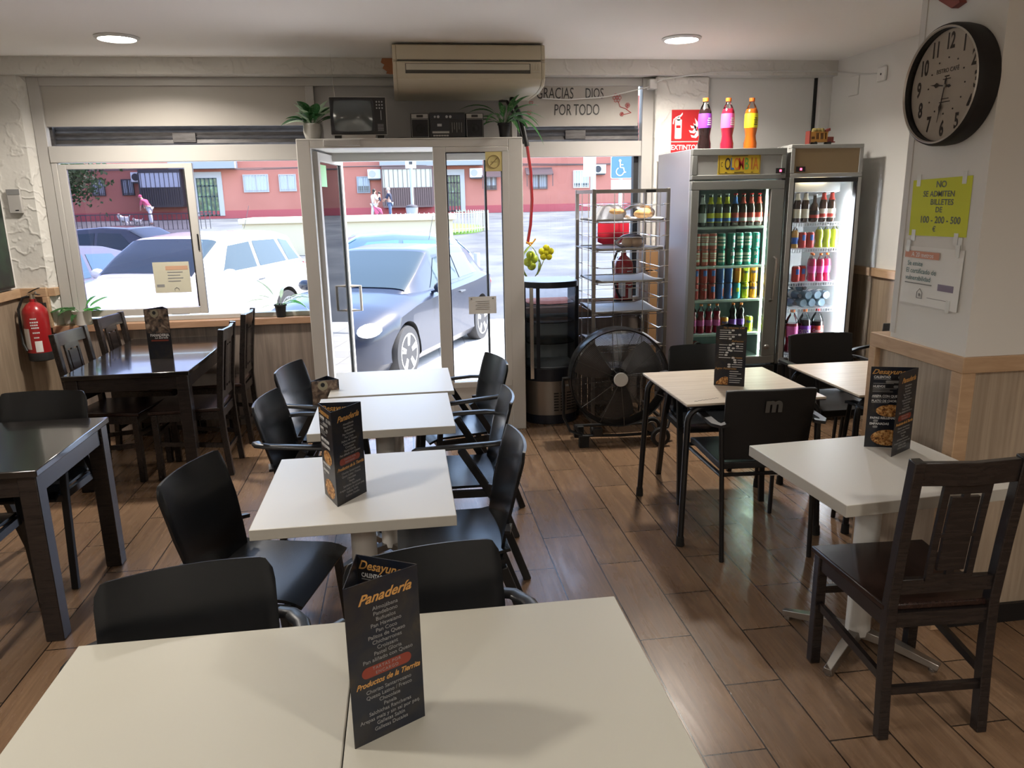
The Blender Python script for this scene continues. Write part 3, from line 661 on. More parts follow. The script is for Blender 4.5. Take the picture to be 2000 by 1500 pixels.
def menu_card(label, pts, panels, z=.73, H=.32, rest=None):
    """pts: plan points; panels: (i, j, style on outer face, style on inner face)"""
    cx = sum(p[0] for p in pts) / len(pts); cy = sum(p[1] for p in pts) / len(pts)
    t = thing('menu_card', label, 'menu', (cx, cy, z), 0, 'folded table menus')
    for i, j, so, si in panels:
        a = Vector((pts[i][0] - cx, pts[i][1] - cy, 0)); b = Vector((pts[j][0] - cx, pts[j][1] - cy, 0)); d_ = (b - a); W = d_.length; d_.normalize()
        n = Vector((d_.y, -d_.x, 0)); mid = (a + b) / 2
        if n.dot(mid) < 0 and len(pts) == 3 and len(panels) == 3: n = -n
        if len(panels) < 3 and n.y > 0: n = -n
        th = n * .0008
        mb = MB(); mb.hexa([a - th, b - th, b + th, a + th], [v_ + Vector((0, 0, H)) for v_ in (a - th, b - th, b + th, a + th)]); p = mb.build('panel', 'menu_dark', t, smooth=0)
        up = Vector((0, 0, 1))
        if so: printing(p, fmat(mid + n * .0010, up.cross(n), up), so, W)
        if si: printing(p, fmat(mid - n * .0010, up.cross(-n), up), si, W)
    return t
menu_card('largest menu, a three-sided card headed Panadería in the foreground', [(-.135, 1.219), (-.007, 1.291), (-.120, 1.352)], [(0, 1, 'pan', None), (1, 2, 'cover', 'des'), (0, 2, 'beb', None)])
menu_card('three-sided menu on the centre row table, second nearest', [(-.258, 2.377), (-.171, 2.497), (-.310, 2.505)], [(0, 1, 'pan', None), (0, 2, 'des', None), (1, 2, 'cover', 'des')])
menu_card('drinks menu with rows of prices on the oak table before the fridges', [(1.563, 3.677), (1.700, 3.613), (1.66, 3.75)], [(0, 1, 'beb', None), (1, 2, 'pan', None), (0, 2, 'des', None)], H=.31)
menu_card('half-open menu with dish photos on the white table by the pillar', [(1.735, 2.61), (1.892, 2.557), (1.763, 2.480)], [(0, 1, 'des', None), (2, 1, 'pan', None)], z=.731)
menu_card('menu with a bread cover picture on the dark window table', [(-1.672, 5.12), (-1.522, 5.11), (-1.59, 5.24)], [(0, 1, 'cover', None), (1, 2, 'pan', None), (0, 2, 'des', None)])
menu_card('dark menu with a round crest standing on a chair seat by the left aisle', [(-.52, 3.98), (-.38, 4.00), (-.45, 4.10)], [(0, 1, 'cover', None), (1, 2, 'pan', None), (0, 2, 'des', None)], z=.466)
# ------------------------------------------------------------------ air conditioner
m = mat('old_ivory', (0.50, 0.45, 0.34), 0.45); mat('ivory_dark', (0.06, 0.055, 0.045), 0.5); mat('ivory_flap', (0.50, 0.47, 0.38), 0.4)
ac = thing('air_conditioner', 'yellowed wide air conditioner hanging under the ceiling above the door', 'air conditioner', (.485, 5.98, 2.40))
prof = [(0, .005), (0, .285), (-.60, .285), (-.655, .27), (-.665, .18), (-.655, .175), (-.668, .165), (-.668, .06), (-.62, .02), (-.45, .0), (-.2, 0)]
MB().prism(prof, -.475, .475, 'x').build('casing', 'old_ivory', ac, bev=.006)
for sx in (-1, 1):
    mb = MB(); mb.prism([(p[0] * 1.0, p[1]) for p in prof], sx * .475, sx * .50, 'x'); mb.build('end_cap', 'old_ivory', ac, bev=.012)
MB().box(-.42, .40, -.672, -.664, .095, .155).build('air_outlet', 'ivory_dark', ac)
mb = MB(); mb.hexa([(-.415, -.676, .115), (.395, -.676, .115), (.395, -.668, .115), (-.415, -.668, .115)], [(-.415, -.672, .152), (.395, -.672, .152), (.395, -.666, .152), (-.415, -.666, .152)]); mb.build('flap', 'ivory_flap', ac)
mb = MB(); mb.box(.415, .465, -.672, -.667, .10, .112); [mb.box(.42 + i * .01, .424 + i * .01, -.670, -.667, .12, .155) for i in range(5)]; mb.build('display', 'ivory_flap', ac)
MB().box(-.47, .47, -.668, -.655, .172, .178).build('panel_seam', 'ivory_dark', ac)
# ------------------------------------------------------------------ television
tv = thing('television', 'old black portable television with blank grey screen on the door frame', 'television', (-.262, 5.50, 2.106))
tv.rotation_euler = (0, 0, rz_(1.5))
mb = MB(); mb.hexa([(-.185, -.02, .025), (.185, -.02, .025), (.185, .06, .025), (-.185, .06, .025)], [(-.185, -.02, .265), (.185, -.02, .265), (.185, .06, .265), (-.185, .06, .265)])
mb.hexa([(-.16, .06, .035), (.16, .06, .035), (.09, .26, .06), (-.09, .26, .06)], [(-.16, .06, .255), (.16, .06, .255), (.09, .26, .20), (-.09, .26, .20)]); mb.build('casing', 'black_plastic', tv, bev=.005)
flat('tv_trim', .45, .43, .40, .3); mb = MB(); mb.box(-.187, .187, -.018, -.008, .263, .267); mb.box(.184, .188, -.018, -.008, .025, .265); mb.box(-.187, .187, -.018, -.008, .023, .027); mb.build('trim_strip', 'tv_trim', tv)
flat('tv_bezel', .014, .016, .022, .3)
def rr(x0, x1, z0, z1, r, n=5):
    pts = []
    for cx, cz, a0 in ((x1 - r, z1 - r, 0), (x0 + r, z1 - r, PI / 2), (x0 + r, z0 + r, PI), (x1 - r, z0 + r, 3 * PI / 2)):
        for i in range(n + 1): a = a0 + PI / 2 * i / n; pts.append((cx + r * math.cos(a), cz + r * math.sin(a)))
    return pts
MB().prism(rr(-.175, .105, .035, .255, .03), -.0235, -.019, 'y').build('bezel', 'tv_bezel', tv, bev=.001)
def scr(u, v):
    U = 2 * u - 1; V = 2 * v - 1; a = .128 * (U * math.sqrt(1 - V * V * .12)); b = .100 * (V * math.sqrt(1 - U * U * .12))
    return (-.035 + a, -.027 - .010 * (1 - U * U) * (1 - V * V), .145 + b)
mat('crt_glass', (.055, .072, .075), .09, coat=1.0); MB().grid(scr, 16, 14).build('screen', 'crt_glass', tv, smooth=60)
flat('knob_grey', .35, .35, .36, .35); mb = MB()
for i in range(3):
    for j in range(3): mb.cyl((.125 + j * .018, -.020, .235 - i * .02), (.125 + j * .018, -.028, .235 - i * .02), .005, n=10)
mb.box(.149, .153, -.026, -.02, .12, .18); [mb.box(.125, .165, -.0225, -.02, .05 + i * .008, .052 + i * .008) for i in range(6)]
mb.build('controls', 'knob_grey', tv)
MB().tube([(-.15, .08, .26), (-.158, .09, .40), (-.163, .10, .555)], [.0022, .0016, .001], 6).build('antenna', 'chrome', tv); 
mb = MB(); mb.box(-.165, -.12, 0, .2, 0, .025); mb.box(.12, .165, 0, .2, 0, .025); mb.build('foot', 'black_plastic', tv)
tag(MB().box(-.115, .11, 0, .15, 0, .022).build('flat_box', 'panel_beige', loc=(-.262, 5.475, 2.106)), 'flat pale box lying under the television', 'box')
# ------------------------------------------------------------------ boombox
bb = thing('boombox', 'black twin-speaker cassette boombox beside the television', 'radio', (.335, 5.48, 2.106))
MB().box(-.12, .12, 0, .12, .003, .165).build('casing', 'black_plastic', bb, bev=.003)
flat('radio_trim', .33, .32, .30, .35); flat('speaker_cloth', .02, .02, .022, .8)
for sx in (-1, 1):
    sp_ = MB().box(sx * .187 - .062, sx * .187 + .062, .005, .12, .003, .160).build('speaker', 'black_plastic', bb, bev=.003)
    mb = MB(); mb.box(sx * .187 - .055, sx * .187 + .055, .001, .005, .008, .122); mb.build('speaker_grille', 'speaker_cloth', sp_)
    mb = MB(); x0, x1 = sx * .187 - .056, sx * .187 + .056
    for a in (x0, x1 - .0015): mb.box(a, a + .0015, -.0005, .003, .007, .123)
    mb.box(x0, x1, -.0005, .003, .121, .1235); mb.box(x0, x1, -.0005, .003, .0065, .008)
    mb.box(x0, x1, .001, .005, .128, .156); mb.build('speaker_trim', 'radio_trim', sp_)
    MB().lathe([(.001, 0), (.028, .0), (.030, .004), (.022, .002), (.008, .006), (.001, .008)], 24).build('driver', 'rubber', sp_, loc=(sx * .187, -.0005, .06), rot=(PI / 2, 0, 0))
    MB().box(sx * .187 - .022, sx * .187 + .022, -.001, .002, .134, .150).build('badge', 'black_plastic', sp_)
mb = MB(); mb.box(-.108, .012, -.003, 0, .045, .115); mb.build('cassette_door', 'tv_bezel', bb)
mb = MB(); mb.box(-.105, .010, -.006, -.002, .030, .043); [mb.box(-.10 + i * .018, -.085 + i * .018, -.008, 0, .010, .020) for i in range(6)]; mb.build('keys', 'radio_trim', bb)
MB().box(-.07, -.04, -.004, -.002, .075, .092).build('cassette_window', 'knob_grey', bb)
mb = MB()
for x, r in ((-.085, .007), (-.062, .009), (-.005, .009), (.02, .009)): mb.cyl((x, 0, .137), (x, -.01, .137), r, n=14)
mb.build('knobs', 'knob_grey', bb)
MB().box(-.11, .11, -.002, 0, .125, .152).build('tuning_scale', 'tv_bezel', bb)
mb = MB(); [mb.box(.03 + i * .016, .032 + i * .016, -.003, 0, .035 + .02 * (i % 2), .10) for i in range(5)]; mb.build('equaliser', 'radio_trim', bb)
tag(MB().tube([(-.09, 5.52, 2.112), (-.03, 5.50, 2.110), (.03, 5.51, 2.113), (.09, 5.53, 2.110)], .0025, 6).build('power_cord', 'black_plastic'), 'black power cord between television and boombox', 'cord')
# ------------------------------------------------------------------ potted plants
flat('pot_grey', .42, .41, .38, .6); flat('pot_white', .62, .60, .57, .5); flat('pot_black', .012, .012, .014, .5); flat('soil', .03, .02, .015, .9)
def leafmat(name, c0, c1, c2):
    m = mat(name, c1, .42); v = coords(m, (1, 1, 1)); L(m, ramp(m, noise(m, v, 55, 3, .5, 1.5), [(.35, c0), (.55, c1), (.72, c2)]), bsdf(m).inputs['Base Color']); 
    bsdf(m).inputs['Specular IOR Level'].default_value = .25
    tr = N(m, 'ShaderNodeBsdfTranslucent'); tr.inputs[0].default_value = (*[min(1, q * 2.2) for q in c1], 1); mx = N(m, 'ShaderNodeMixShader'); mx.inputs[0].default_value = .35
    L(m, bsdf(m).outputs[0], mx.inputs[1]); L(m, tr.outputs[0], mx.inputs[2]); L(m, mx.outputs[0], m.node_tree.nodes['Material Output'].inputs[0]); return m
leafmat('leaf_dark', (.012, .05, .02), (.03, .10, .035), (.20, .30, .17)); leafmat('leaf_bright', (.03, .20, .04), (.09, .36, .08), (.25, .50, .20))
leafmat('leaf_pale', (.20, .32, .22), (.34, .44, .32), (.50, .55, .46)); leafmat('leaf_stripe', (.02, .07, .03), (.05, .15, .05), (.35, .42, .22)); flat('stem_pink', .45, .25, .22)
def leaf(mb, base, azim, elev, ln, wd, droop=.5, k=0, stem=.3):
    ca, sa = math.cos(azim), math.sin(azim)
    def pt(t): 
        e = elev - droop * t * t * 1.6; r = ln * t * math.cos(elev - droop * t * .8); z = ln * t * math.sin(elev - droop * t * .9)
        return Vector((base[0] + ca * r, base[1] + sa * r, base[2] + z))
    mb.tube([pt(0), pt(stem * .5), pt(stem)], .0018, 5, k=1 if k is None else k)
    def fn(u, v):
        t = stem + (1 - stem) * v; q = pt(t); w_ = wd * (math.sin(PI * min(1, v ** .75)) ** .8 if 0 < v < 1 else 0.02); U = 2 * u - 1
        return q + Vector((-sa, ca, 0)) * U * w_ * .5 + Vector((0, 0, 1)) * abs(U) * w_ * .16
    mb.grid(fn, 4, 8, k)
def plant(label, loc, kind, pot, leaves, mats_):
    t = thing('potted_plant', label, 'plant', loc, 0, 'small potted plants')
    if kind == 'round': MB().lathe([(.038, 0), (.052, .012), (.062, .05), (.060, .10), (.054, .104), (.05, .09)], 28).build('pot', pot, t, smooth=50); h_, r_ = .09, .05
    elif kind == 'straight': MB().lathe([(.056, 0), (.066, .10), (.068, .105), (.060, .10), (.058, .09)], 28).build('pot', pot, t); h_, r_ = .085, .058
    else: MB().lathe([(.033, 0), (.043, .085), (.048, .087), (.048, .10), (.042, .10), (.041, .088)], 24).build('pot', pot, t); h_, r_ = .085, .041
    MB().lathe([(.001, h_), (r_, h_)], 16, caps=False).build('soil', 'soil', t)
    mb = MB()
    for az, el, ln, wd, dr, k in leaves: leaf(mb, (.01 * math.cos(az), .01 * math.sin(az), h_), az, el, ln, wd, dr, k)
    mb.build('foliage', mats_, t, smooth=60); return t
R_ = random.Random(3)
lv = [(R_.uniform(0, 6.28), R_.uniform(.5, 1.4), R_.uniform(.14, .23), R_.uniform(.05, .075), R_.uniform(.3, .9), R_.choice([0, 0, 1])) for _ in range(34)]
plant('bushy plant in a round grey pot on top of the door frame', (-.575, 5.55, 2.106), 'round', 'pot_grey', lv, ['leaf_dark', 'leaf_pale'])
lv = [(R_.uniform(0, 6.28), R_.uniform(.7, 1.4), R_.uniform(.18, .30), R_.uniform(.035, .055), R_.uniform(.6, 1.3), 0) for _ in range(22)] + [(3.0, 1.3, .34, .035, 1.1, 0), (.2, .9, .30, .04, 1.5, 0)]
plant('long-leaved plant in a black pot on top of the door frame', (.735, 5.55, 2.106), 'small', 'pot_black', lv, ['leaf_stripe'])
lv = [(3.3, .65, .24, .075, .8, 1), (2.9, .9, .17, .075, 1.0, 1), (3.9, .8, .16, .07, .9, 1), (.1, .80, .22, .10, .3, 0), (.5, 1.2, .16, .09, .4, 0), (5.9, .55, .17, .08, .4, 0), (5.6, .7, .14, .06, .6, 0), (4.2, .4, .10, .05, 1.1, 1), (.3, .5, .12, .06, .5, 0)]
plant('green and striped plant in a white pot on the window sill', (-2.40, 6.02, .84), 'straight', 'pot_white', lv, ['leaf_bright', 'leaf_stripe'])
lv = [(3.2, .75, .32, .04, .9, 0), (3.0, 1.0, .26, .04, .9, 0), (.2, .75, .30, .045, .8, 0), (2.8, 1.25, .28, .035, .5, 0), (.3, 1.0, .26, .035, .9, 0), (.0, .6, .19, .055, .8, 1), (6.0, .9, .2, .04, 1.1, 1), (3.4, .35, .17, .03, .6, 0), (.6, .75, .24, .03, 1.2, 0), (1.5, 1.2, .2, .03, .5, 0)]
plant('spindly pale plant in a small black pot on the window sill by the door', (-.965, 6.01, .84), 'small', 'pot_black', lv, ['leaf_pale', 'leaf_bright'])
# ------------------------------------------------------------------ pipe / hose bundle
tag(MB().tube([(.84, 5.9, 2.40), (.82, 5.74, 2.39), (.875, 5.70, 2.26), (.92, 5.71, 2.06)], .018, 10).build('pipe', 'black_plastic'), 'thick black air-conditioner pipe dropping beside the plant', 'pipe')
tag(MB().tube([(.92, 5.71, 2.06), (.945, 5.71, 1.88), (.952, 5.71, 1.68), (.94, 5.72, 1.50), (.915, 5.72, 1.36)], .0115, 10).build('hose', 'red_paint'), 'red hose hanging down by the right side of the door', 'hose')
tag(MB().tube([(.76, 5.96, 2.40), (.79, 5.80, 2.38), (.86, 5.76, 2.24), (.905, 5.75, 2.08)], .010, 8).build('drain_tube', 'black_plastic'), 'thinner black tube running beside the thick pipe', 'pipe')
# balloon bag
bl = thing('balloon_bundle', 'clear bag of yellow-green balloons tied with an orange ribbon under the hose', 'balloons', (.93, 5.68, 1.10))
def bagf(rx, ry, z0, z1, seed=0, n=18, m_=12, squeeze=.6):
    rr_ = random.Random(seed); ph = [rr_.uniform(0, 6.28) for _ in range(4)]
    mb = MB(); vs = []; fs = []
    for j in range(m_ + 1):
        t = j / m_; prof_ = math.sin(PI * min(.995, .06 + .94 * t) ** (.8)) ** squeeze
        for i in range(n):
            a = 2 * PI * i / n; w_ = 1 + .06 * math.sin(3 * a + ph[0] + t * 5) + .05 * math.sin(5 * a + ph[1] - 7 * t)
            vs.append((rx * prof_ * w_ * math.cos(a), ry * prof_ * w_ * math.sin(a), z0 + (z1 - z0) * t))
    for j in range(m_):
        for i in range(n): fs.append((j * n + i, j * n + (i + 1) % n, (j + 1) * n + (i + 1) % n, (j + 1) * n + i))
    mb.add(vs, fs); return mb
bagf(.075, .06, .02, .25, 1).build('bag', 'bag_film', bl, smooth=60)
flat('balloon_green', .50, .60, .04, .3); flat('balloon_yellow', .72, .68, .02, .3); flat('ribbon', .75, .36, .02, .4)
mb = MB(); [mb.ball(c, .035, 12) for c in ((-.02, 0, .13), (.025, .01, .15), (.0, -.01, .18), (.01, .01, .10))]; mb.build('balloons', 'balloon_green', bl, smooth=60)
mb = MB(); mb.tube([(-.03, 0, .28), (0, 0, .25), (.03, 0, .285), (.04, 0, .30)], .006, 6); mb.tube([(0, 0, .25), (-.01, 0, .27), (.02, 0, .27)], .008, 6); mb.build('ribbon', 'ribbon', bl)
fl = thing('balloon_flower', 'bright yellow flower-shaped balloon beside the hose', 'balloon', (1.035, 5.60, 1.30))
mb = MB(); [mb.ball((.034 * math.cos(a), 0, .034 * math.sin(a)), (.027, .017, .027), 12) for a in [i * 2 * PI / 5 + .3 for i in range(5)]]; mb.ball((0, 0, 0), (.022, .02, .022), 12); mb.build('petals', 'balloon_yellow', fl, smooth=60)
MB().tube([(0, .02, -.02), (-.03, .02, -.09), (-.06, .03, -.16)], .003, 6).build('string', 'balloon_green', fl)
# ------------------------------------------------------------------ fire extinguishers
flat('ext_label', .62, .62, .62, .5); flat('hose_black', .015, .015, .015, .5); flat('brass', .45, .40, .33, .3, metal=.7)
def extinguisher(label, loc, r=.083, h=.42, rz=0):
    t = thing('fire_extinguisher', label, 'fire extinguisher', loc, rz)
    MB().lathe([(r * .9, 0), (r, .01), (r, .05), (r, h * .80), (r * .93, h * .87), (r * .6, h * .95), (.022, h), (.022, h + .02)], 32).build('cylinder', 'red_paint', t, smooth=50)
    MB().lathe([(r * .93, -.004), (r * 1.015, .002), (r * 1.015, .055), (r, .058)], 32).build('base_ring', 'rubber', t)
    mb = MB(); mb.cyl((0, 0, h + .015), (0, 0, h + .055), .017, n=14); mb.bar([(-.03, 0, h + .05), (.03, 0, h + .062)], .02, .02); mb.build('valve', 'brass', t)
    mb = MB(); mb.bar([(-.02, 0, h + .065), (.03, -.01, h + .085), (.075, -.02, h + .10)], .018, .004, (0, 0, 1)); mb.bar([(-.01, 0, h + .05), (.04, -.01, h + .055), (.07, -.02, h + .05)], .018, .004, (0, 0, 1)); mb.build('lever', 'hose_black', t)
    MB().tube([(-.02, 0, h + .04), (-.06, -.02, h + .03), (-.094, -.035, h - .05), (-.092, -.045, h * .6), (-.070, -.075, h * .3), (-.045, -.082, h * .18)], .009, 8).build('hose', 'hose_black', t)
    def patch(a0, a1, z0, z1, e=.0015):
        return MB().grid(lambda u, v: ((r + e) * math.cos(a0 + (a1 - a0) * u), (r + e) * math.sin(a0 + (a1 - a0) * u), z0 + (z1 - z0) * v), 8, 1)
    patch(-2.35, -1.62, .085, .235).build('label_plate', 'ext_label', t)
    patch(-1.30, -.75, .065, .145).build('label_plate', 'white_print', t)
    mb = MB()
    for z0, a0, a1 in ((.30, -1.4, -.9), (.275, -1.45, -.8), (.255, -1.45, -.85), (.235, -1.4, -.8), (.20, -1.35, -.8), (.165, -1.3, -.9)):
        for q in range(4): mb.grid(lambda u, v: ((r + .0012) * math.cos(a0 + (a1 - a0) * (q + .8 * u) / 4), (r + .0012) * math.sin(a0 + (a1 - a0) * (q + .8 * u) / 4), z0 + .010 * v), 3, 1)
    mb.build('lettering', 'ext_label', t)
    MB().box(-.02, .02, r - .01, r + .045, h * .6, h * .95).build('bracket', 'hose_black', t); return t
extinguisher('red fire extinguisher with grey labels hanging in the left corner', (-2.655, 5.865, .62), rz=rz_(-12))
extinguisher('red fire extinguisher seen through the bread rack by the right window', (1.70, 5.86, .845), .075, .40)
# ------------------------------------------------------------------ small wall items
th_ = thing('thermostat', 'white wall thermostat box on the plaster pier at the left', 'thermostat', (-2.715, 5.998, 1.74))
MB().box(-.045, .045, -.028, 0, -.085, .085).build('casing', 'frame_cream', th_, bev=.006); MB().box(-.043, .043, -.030, -.027, .045, .082).build('display', 'grey_print', th_); MB().box(.0, .022, -.030, -.027, -.066, -.060).build('button', 'black_plastic', th_)
flat('poster_dark', .012, .018, .016, .3); m = mat('poster_green', rough=.3); L(m, ramp(m, noise(m, coords(m), 5, 4), [(.35, (.008, .012, .012)), (.55, (.02, .05, .03)), (.75, (.05, .09, .05))]), bsdf(m).inputs['Base Color'])
tvp = thing('wall_screen', 'dark framed panel on the left wall at the edge of the view', 'screen', (XL, 5.35, 1.5)); MB().box(.003, .04, -.55, .55, -.36, .36).build('frame', 'black_plastic', tvp, bev=.004); MB().box(.04, .044, -.53, .53, -.34, .34).build('panel', 'poster_green', tvp)
cb_ = thing('camera_box', 'small white cable box at the top corner of the right window frame', 'box', (1.93, 6.0, 2.52)); MB().box(-.02, .04, -.05, .03, -.035, .035).build('casing', 'white_metal', cb_, bev=.006)
tag(MB().tube([(XR - .004, 5.3, 2.50), (XR - .006, 5.6, 2.54), (XR - .01, 5.90, 2.60), (3.0, 5.92, 2.61), (2.4, 5.925, 2.60), (2.0, 5.92, 2.55), (1.9, 5.99, 2.50), (1.6, 6.05, 2.44), (1.3, 6.06, 2.42), (1.1, 6.06, 2.43)], .0045, 6).build('cable', 'white_metal'), 'thin white cable running along the beam and over the writing', 'cable')
sk = thing('junction_box', 'white round-holed cable box high on the right wall', 'junction box', (XR, 5.33, 2.50)); MB().box(-.02, 0, -.05, .05, -.05, .05).build('casing', 'wall_paint', sk, bev=.01); MB().cyl((-.021, 0, 0), (-.018, 0, 0), .008, n=12).build('hole', 'black_plastic', sk)
sk = thing('junction_box', 'pale square outlet on the right wall beside the ceiling corner', 'junction box', (XR, 5.68, 2.48)); MB().box(-.012, 0, -.06, .06, -.08, .06).build('casing', 'wall_paint', sk, bev=.003); 
# sheets on glass
sh = thing('notice_sheet', 'yellowish notice taped on the left window pane', 'notice', (-1.74, 6.05, 1.165)); flat('sheet_yellow', .50, .48, .38, .7); flat('sheet_orange', .50, .30, .20, .7)
MB().box(-.13, .13, 0, .0015, -.115, .115).build('paper', 'sheet_yellow', sh); MB().box(-.04, .12, -.001, 0, .055, .085).build('printed_band', 'sheet_orange', sh)
mb = MB(); [mb.box(-.03, .08 - .02 * (i % 2), -.001, 0, .035 - i * .022, .042 - i * .022) for i in range(4)]; mb.box(-.115, -.06, -.001, 0, -.07, -.05); mb.tube([(.01, -.0012, -.10), (.01, -.0012, -.085), (.025, -.0012, -.075), (.04, -.0012, -.085), (.04, -.0012, -.10)], .002, 4); mb.build('printing', 'grey_print', sh)
sh = thing('notice_sheet', 'white printed sheet taped on the fixed door glass', 'notice', (.54, 5.468, .945)); MB().box(-.10, .10, 0, .0012, -.06, .065).build('paper', 'white_paper', sh)
mb = MB(); [mb.box(-.05 + .01 * (i % 2), .05, -.001, 0, .03 - i * .014, .0325 - i * .014) for i in range(5)]; mb.box(-.085, -.075, -.001, 0, .045, .055); mb.box(.07, .082, -.001, 0, .045, .055); mb.build('printing', 'grey_print', sh)
ns = thing('no_smoking_sticker', 'yellow square no-smoking sticker in the top corner of the door glass', 'sticker', (.645, 5.452, 1.945)); flat('sticker_yellow', .62, .52, .22, .5); flat('sticker_line', .35, .27, .12)
MB().box(-.06, .06, 0, .0015, -.065, .065).build('backing', 'sticker_yellow', ns)
mb = MB(); mb.tube([(.042 * math.cos(a), -.001, .042 * math.sin(a)) for a in [i * 2 * PI / 24 for i in range(24)]], .003, 4, closed=True); mb.tube([(-.028, -.001, -.028), (.028, -.001, .028)], .003, 4); mb.box(-.022, .018, -.001, 0, -.006, .0); mb.build('symbol', 'sticker_line', ns)
# hand lettering on the panel
flat('marker_black', .03, .03, .03); flat('marker_red', .45, .05, .05); flat('marker_pink', .45, .16, .12)
gd = thing('hand_lettering', 'handwritten words of thanks with red flowers on the beige panel', 'lettering', (1.33, 6.078, 2.38))
lettering('words', ['marker_black', 'marker_red'], gd, fmat((0, -.001, 0), (1, 0, 0), (0, 0, 1)), [('GRACIAS', -.13, .085, .115, dict(sx=.62, shear=.08)), ('DIOS', .18, .085, .105, dict(sx=.62)), ('POR', -.07, -.035, .115, dict(sx=.62, shear=.05)), ('TODO', .12, -.035, .115, dict(sx=.60))])
mb = MB()
def loopc(cx, cz, r, n=12): return [(cx + r * math.cos(2 * PI * i / n), -.002, cz + r * math.sin(2 * PI * i / n)) for i in range(n)]
for fx, fz, s_ in ((.36, .055, .022), (.445, .0, .012), (.40, -.065, .010)):
    for q in range(6): mb.tube(loopc(fx + s_ * math.cos(q * PI / 3), fz + s_ * math.sin(q * PI / 3), s_ * .55), .0016, 4, closed=True)
    mb.tube(loopc(fx, fz, s_ * .4), .0016, 4, closed=True)
mb.tube([(.37, -.002, .03), (.385, -.002, -.01), (.43, -.002, -.025), (.475, -.002, -.055)], .0022, 4); mb.tube([(.445, -.002, -.012), (.44, -.002, -.035)], .0018, 4); mb.tube([(.41, -.002, -.068), (.45, -.002, -.06), (.475, -.002, -.055)], .0018, 4)
for hx, hz, s_ in ((-.345, .10, .022), (-.315, .02, .017), (-.33, -.05, .018)):
    mb.tube([(hx + s_ * .9 * math.sin(t) ** 3, -.002, hz + s_ * .7 * (math.cos(t) - .4 * math.cos(2 * t) - .2 * math.cos(3 * t))) for t in [i * 2 * PI / 20 for i in range(20)]], .0016, 4, closed=True)
mb.build('drawings', 'marker_red', gd)
# EXTINTOR sign
es = thing('extinguisher_sign', 'red sign with white extinguisher and flames on the plaster pier', 'sign', (2.215, 5.975, 2.18)); flat('sign_red', .50, .022, .025, .4)
mb = MB(); mb.box(-.115, .115, 0, .004, -.075, .155); mb.box(-.115, .115, 0, .004, -.165, -.085); mb.build('plate', 'sign_red', es)
mb = MB(); mb.prism(rr(-.088, -.034, -.06, .085, .008), -.0015, 0, 'y'); mb.prism(rr(-.075, -.047, .075, .105, .01), -.0015, 0, 'y'); mb.prism([(-.09, .10), (-.045, .118), (-.03, .135), (-.028, .122), (-.04, .105), (-.08, .09)], -.0015, 0, 'y'); mb.tube([(-.07, -.001, .10), (-.098, -.001, .085), (-.103, -.001, .05)], .005, 5)
for i, (x, z) in enumerate(((.05, -.05), (.035, -.015), (.045, .02))):
    mb.prism([(x, z), (x - .01, z + .02), (x + .02, z + .012), (x + .035, z + .035), (x + .025, z + .075), (x + .05, z + .045), (x + .055, z + .015), (x + .035, z - .005)], -.0015, 0, 'y')
mb.build('symbols', 'white_print', es, smooth=0)
MB().box(-.078, -.044, -.0022, -.001, .02, .04).build('symbol_band', 'sign_red', es)
lettering('word', 'white_print', es, fmat((0, -.001, -.125), (1, 0, 0), (0, 0, 1)), [('EXTINTOR', 0, 0, .052, dict(bold=.0012, sx=.92))])
# ------------------------------------------------------------------ clock on the pillar
ck = thing('wall_clock', 'large round dark-rimmed wall clock on the pillar', 'clock', (PX, 2.655, 2.06)); ck.rotation_euler = (0, -PI / 2, 0)  # local z -> -X
ck.rotation_euler = Matrix(((0, 0, -1), (-1, 0, 0), (0, 1, 0))).to_euler()   # local x -> -Y (right for the viewer), y -> up, z -> -X
flat('clock_rim', .008, .007, .007, .6); flat('clock_face', .56, .50, .43, .6); flat('clock_ring', .45, .42, .38, .3, metal=.5); flat('clock_ink', .045, .035, .03)
MB().lathe([(.19, .001), (.203, .003), (.207, .03), (.207, .065), (.203, .078), (.196, .083), (.190, .078), (.188, .060)], 64, caps=False).build('rim', 'clock_rim', ck, smooth=50)
MB().lathe([(.190, .078), (.193, .085), (.198, .082)], 64, caps=False).build('bezel_ring', 'clock_ring', ck)
MB().lathe([(.0005, .050), (.190, .050), (.190, .048), (.0005, .048)], 64, caps=False).build('dial', 'clock_face', ck, smooth=0)
its = []
for h_ in range(1, 13):
    a = PI / 2 - h_ * PI / 6; its.append((str(h_), .148 * math.cos(a), .148 * math.sin(a), .074, dict(sx=.62, bold=.0022)))
its += [('BISTRO CAFÉ', 0, .052, .021, dict(sx=.95))]
lettering('numerals', 'clock_ink', ck, Matrix.Translation((0, 0, .0508)), its)
mb = MB()
mb.box(-.012, .012, .031, .035, .0502, .051); mb.box(-.02, .02, .022, .025, .0502, .051); mb.box(-.02, .02, -.045, -.042, .0502, .051); mb.box(-.028, .028, -.056, -.053, .0502, .051)
for h_ in range(12): a = h_ * PI / 6; mb.cyl((.095 * math.cos(a), .095 * math.sin(a), .050), (.095 * math.cos(a), .095 * math.sin(a), .0515), .003, n=8)
mb.build('hour_dots', 'clock_ink', ck)
def hand(ln, w_, ang, z):
    mb = MB(); c, s_ = math.cos(ang), math.sin(ang); pts = [(-.03, 0), (-.02, w_ * .6), (0, w_ * .25), (ln * .45, w_ * .25), (ln * .58, w_), (ln * .72, w_ * .25), (ln, 0), (ln * .72, -w_ * .25), (ln * .58, -w_), (ln * .45, -w_ * .25), (0, -w_ * .25), (-.02, -w_ * .6)]
    mb.prism([(x * c - y * s_, x * s_ + y * c) for x, y in pts], z, z + .0012, 'z'); return mb
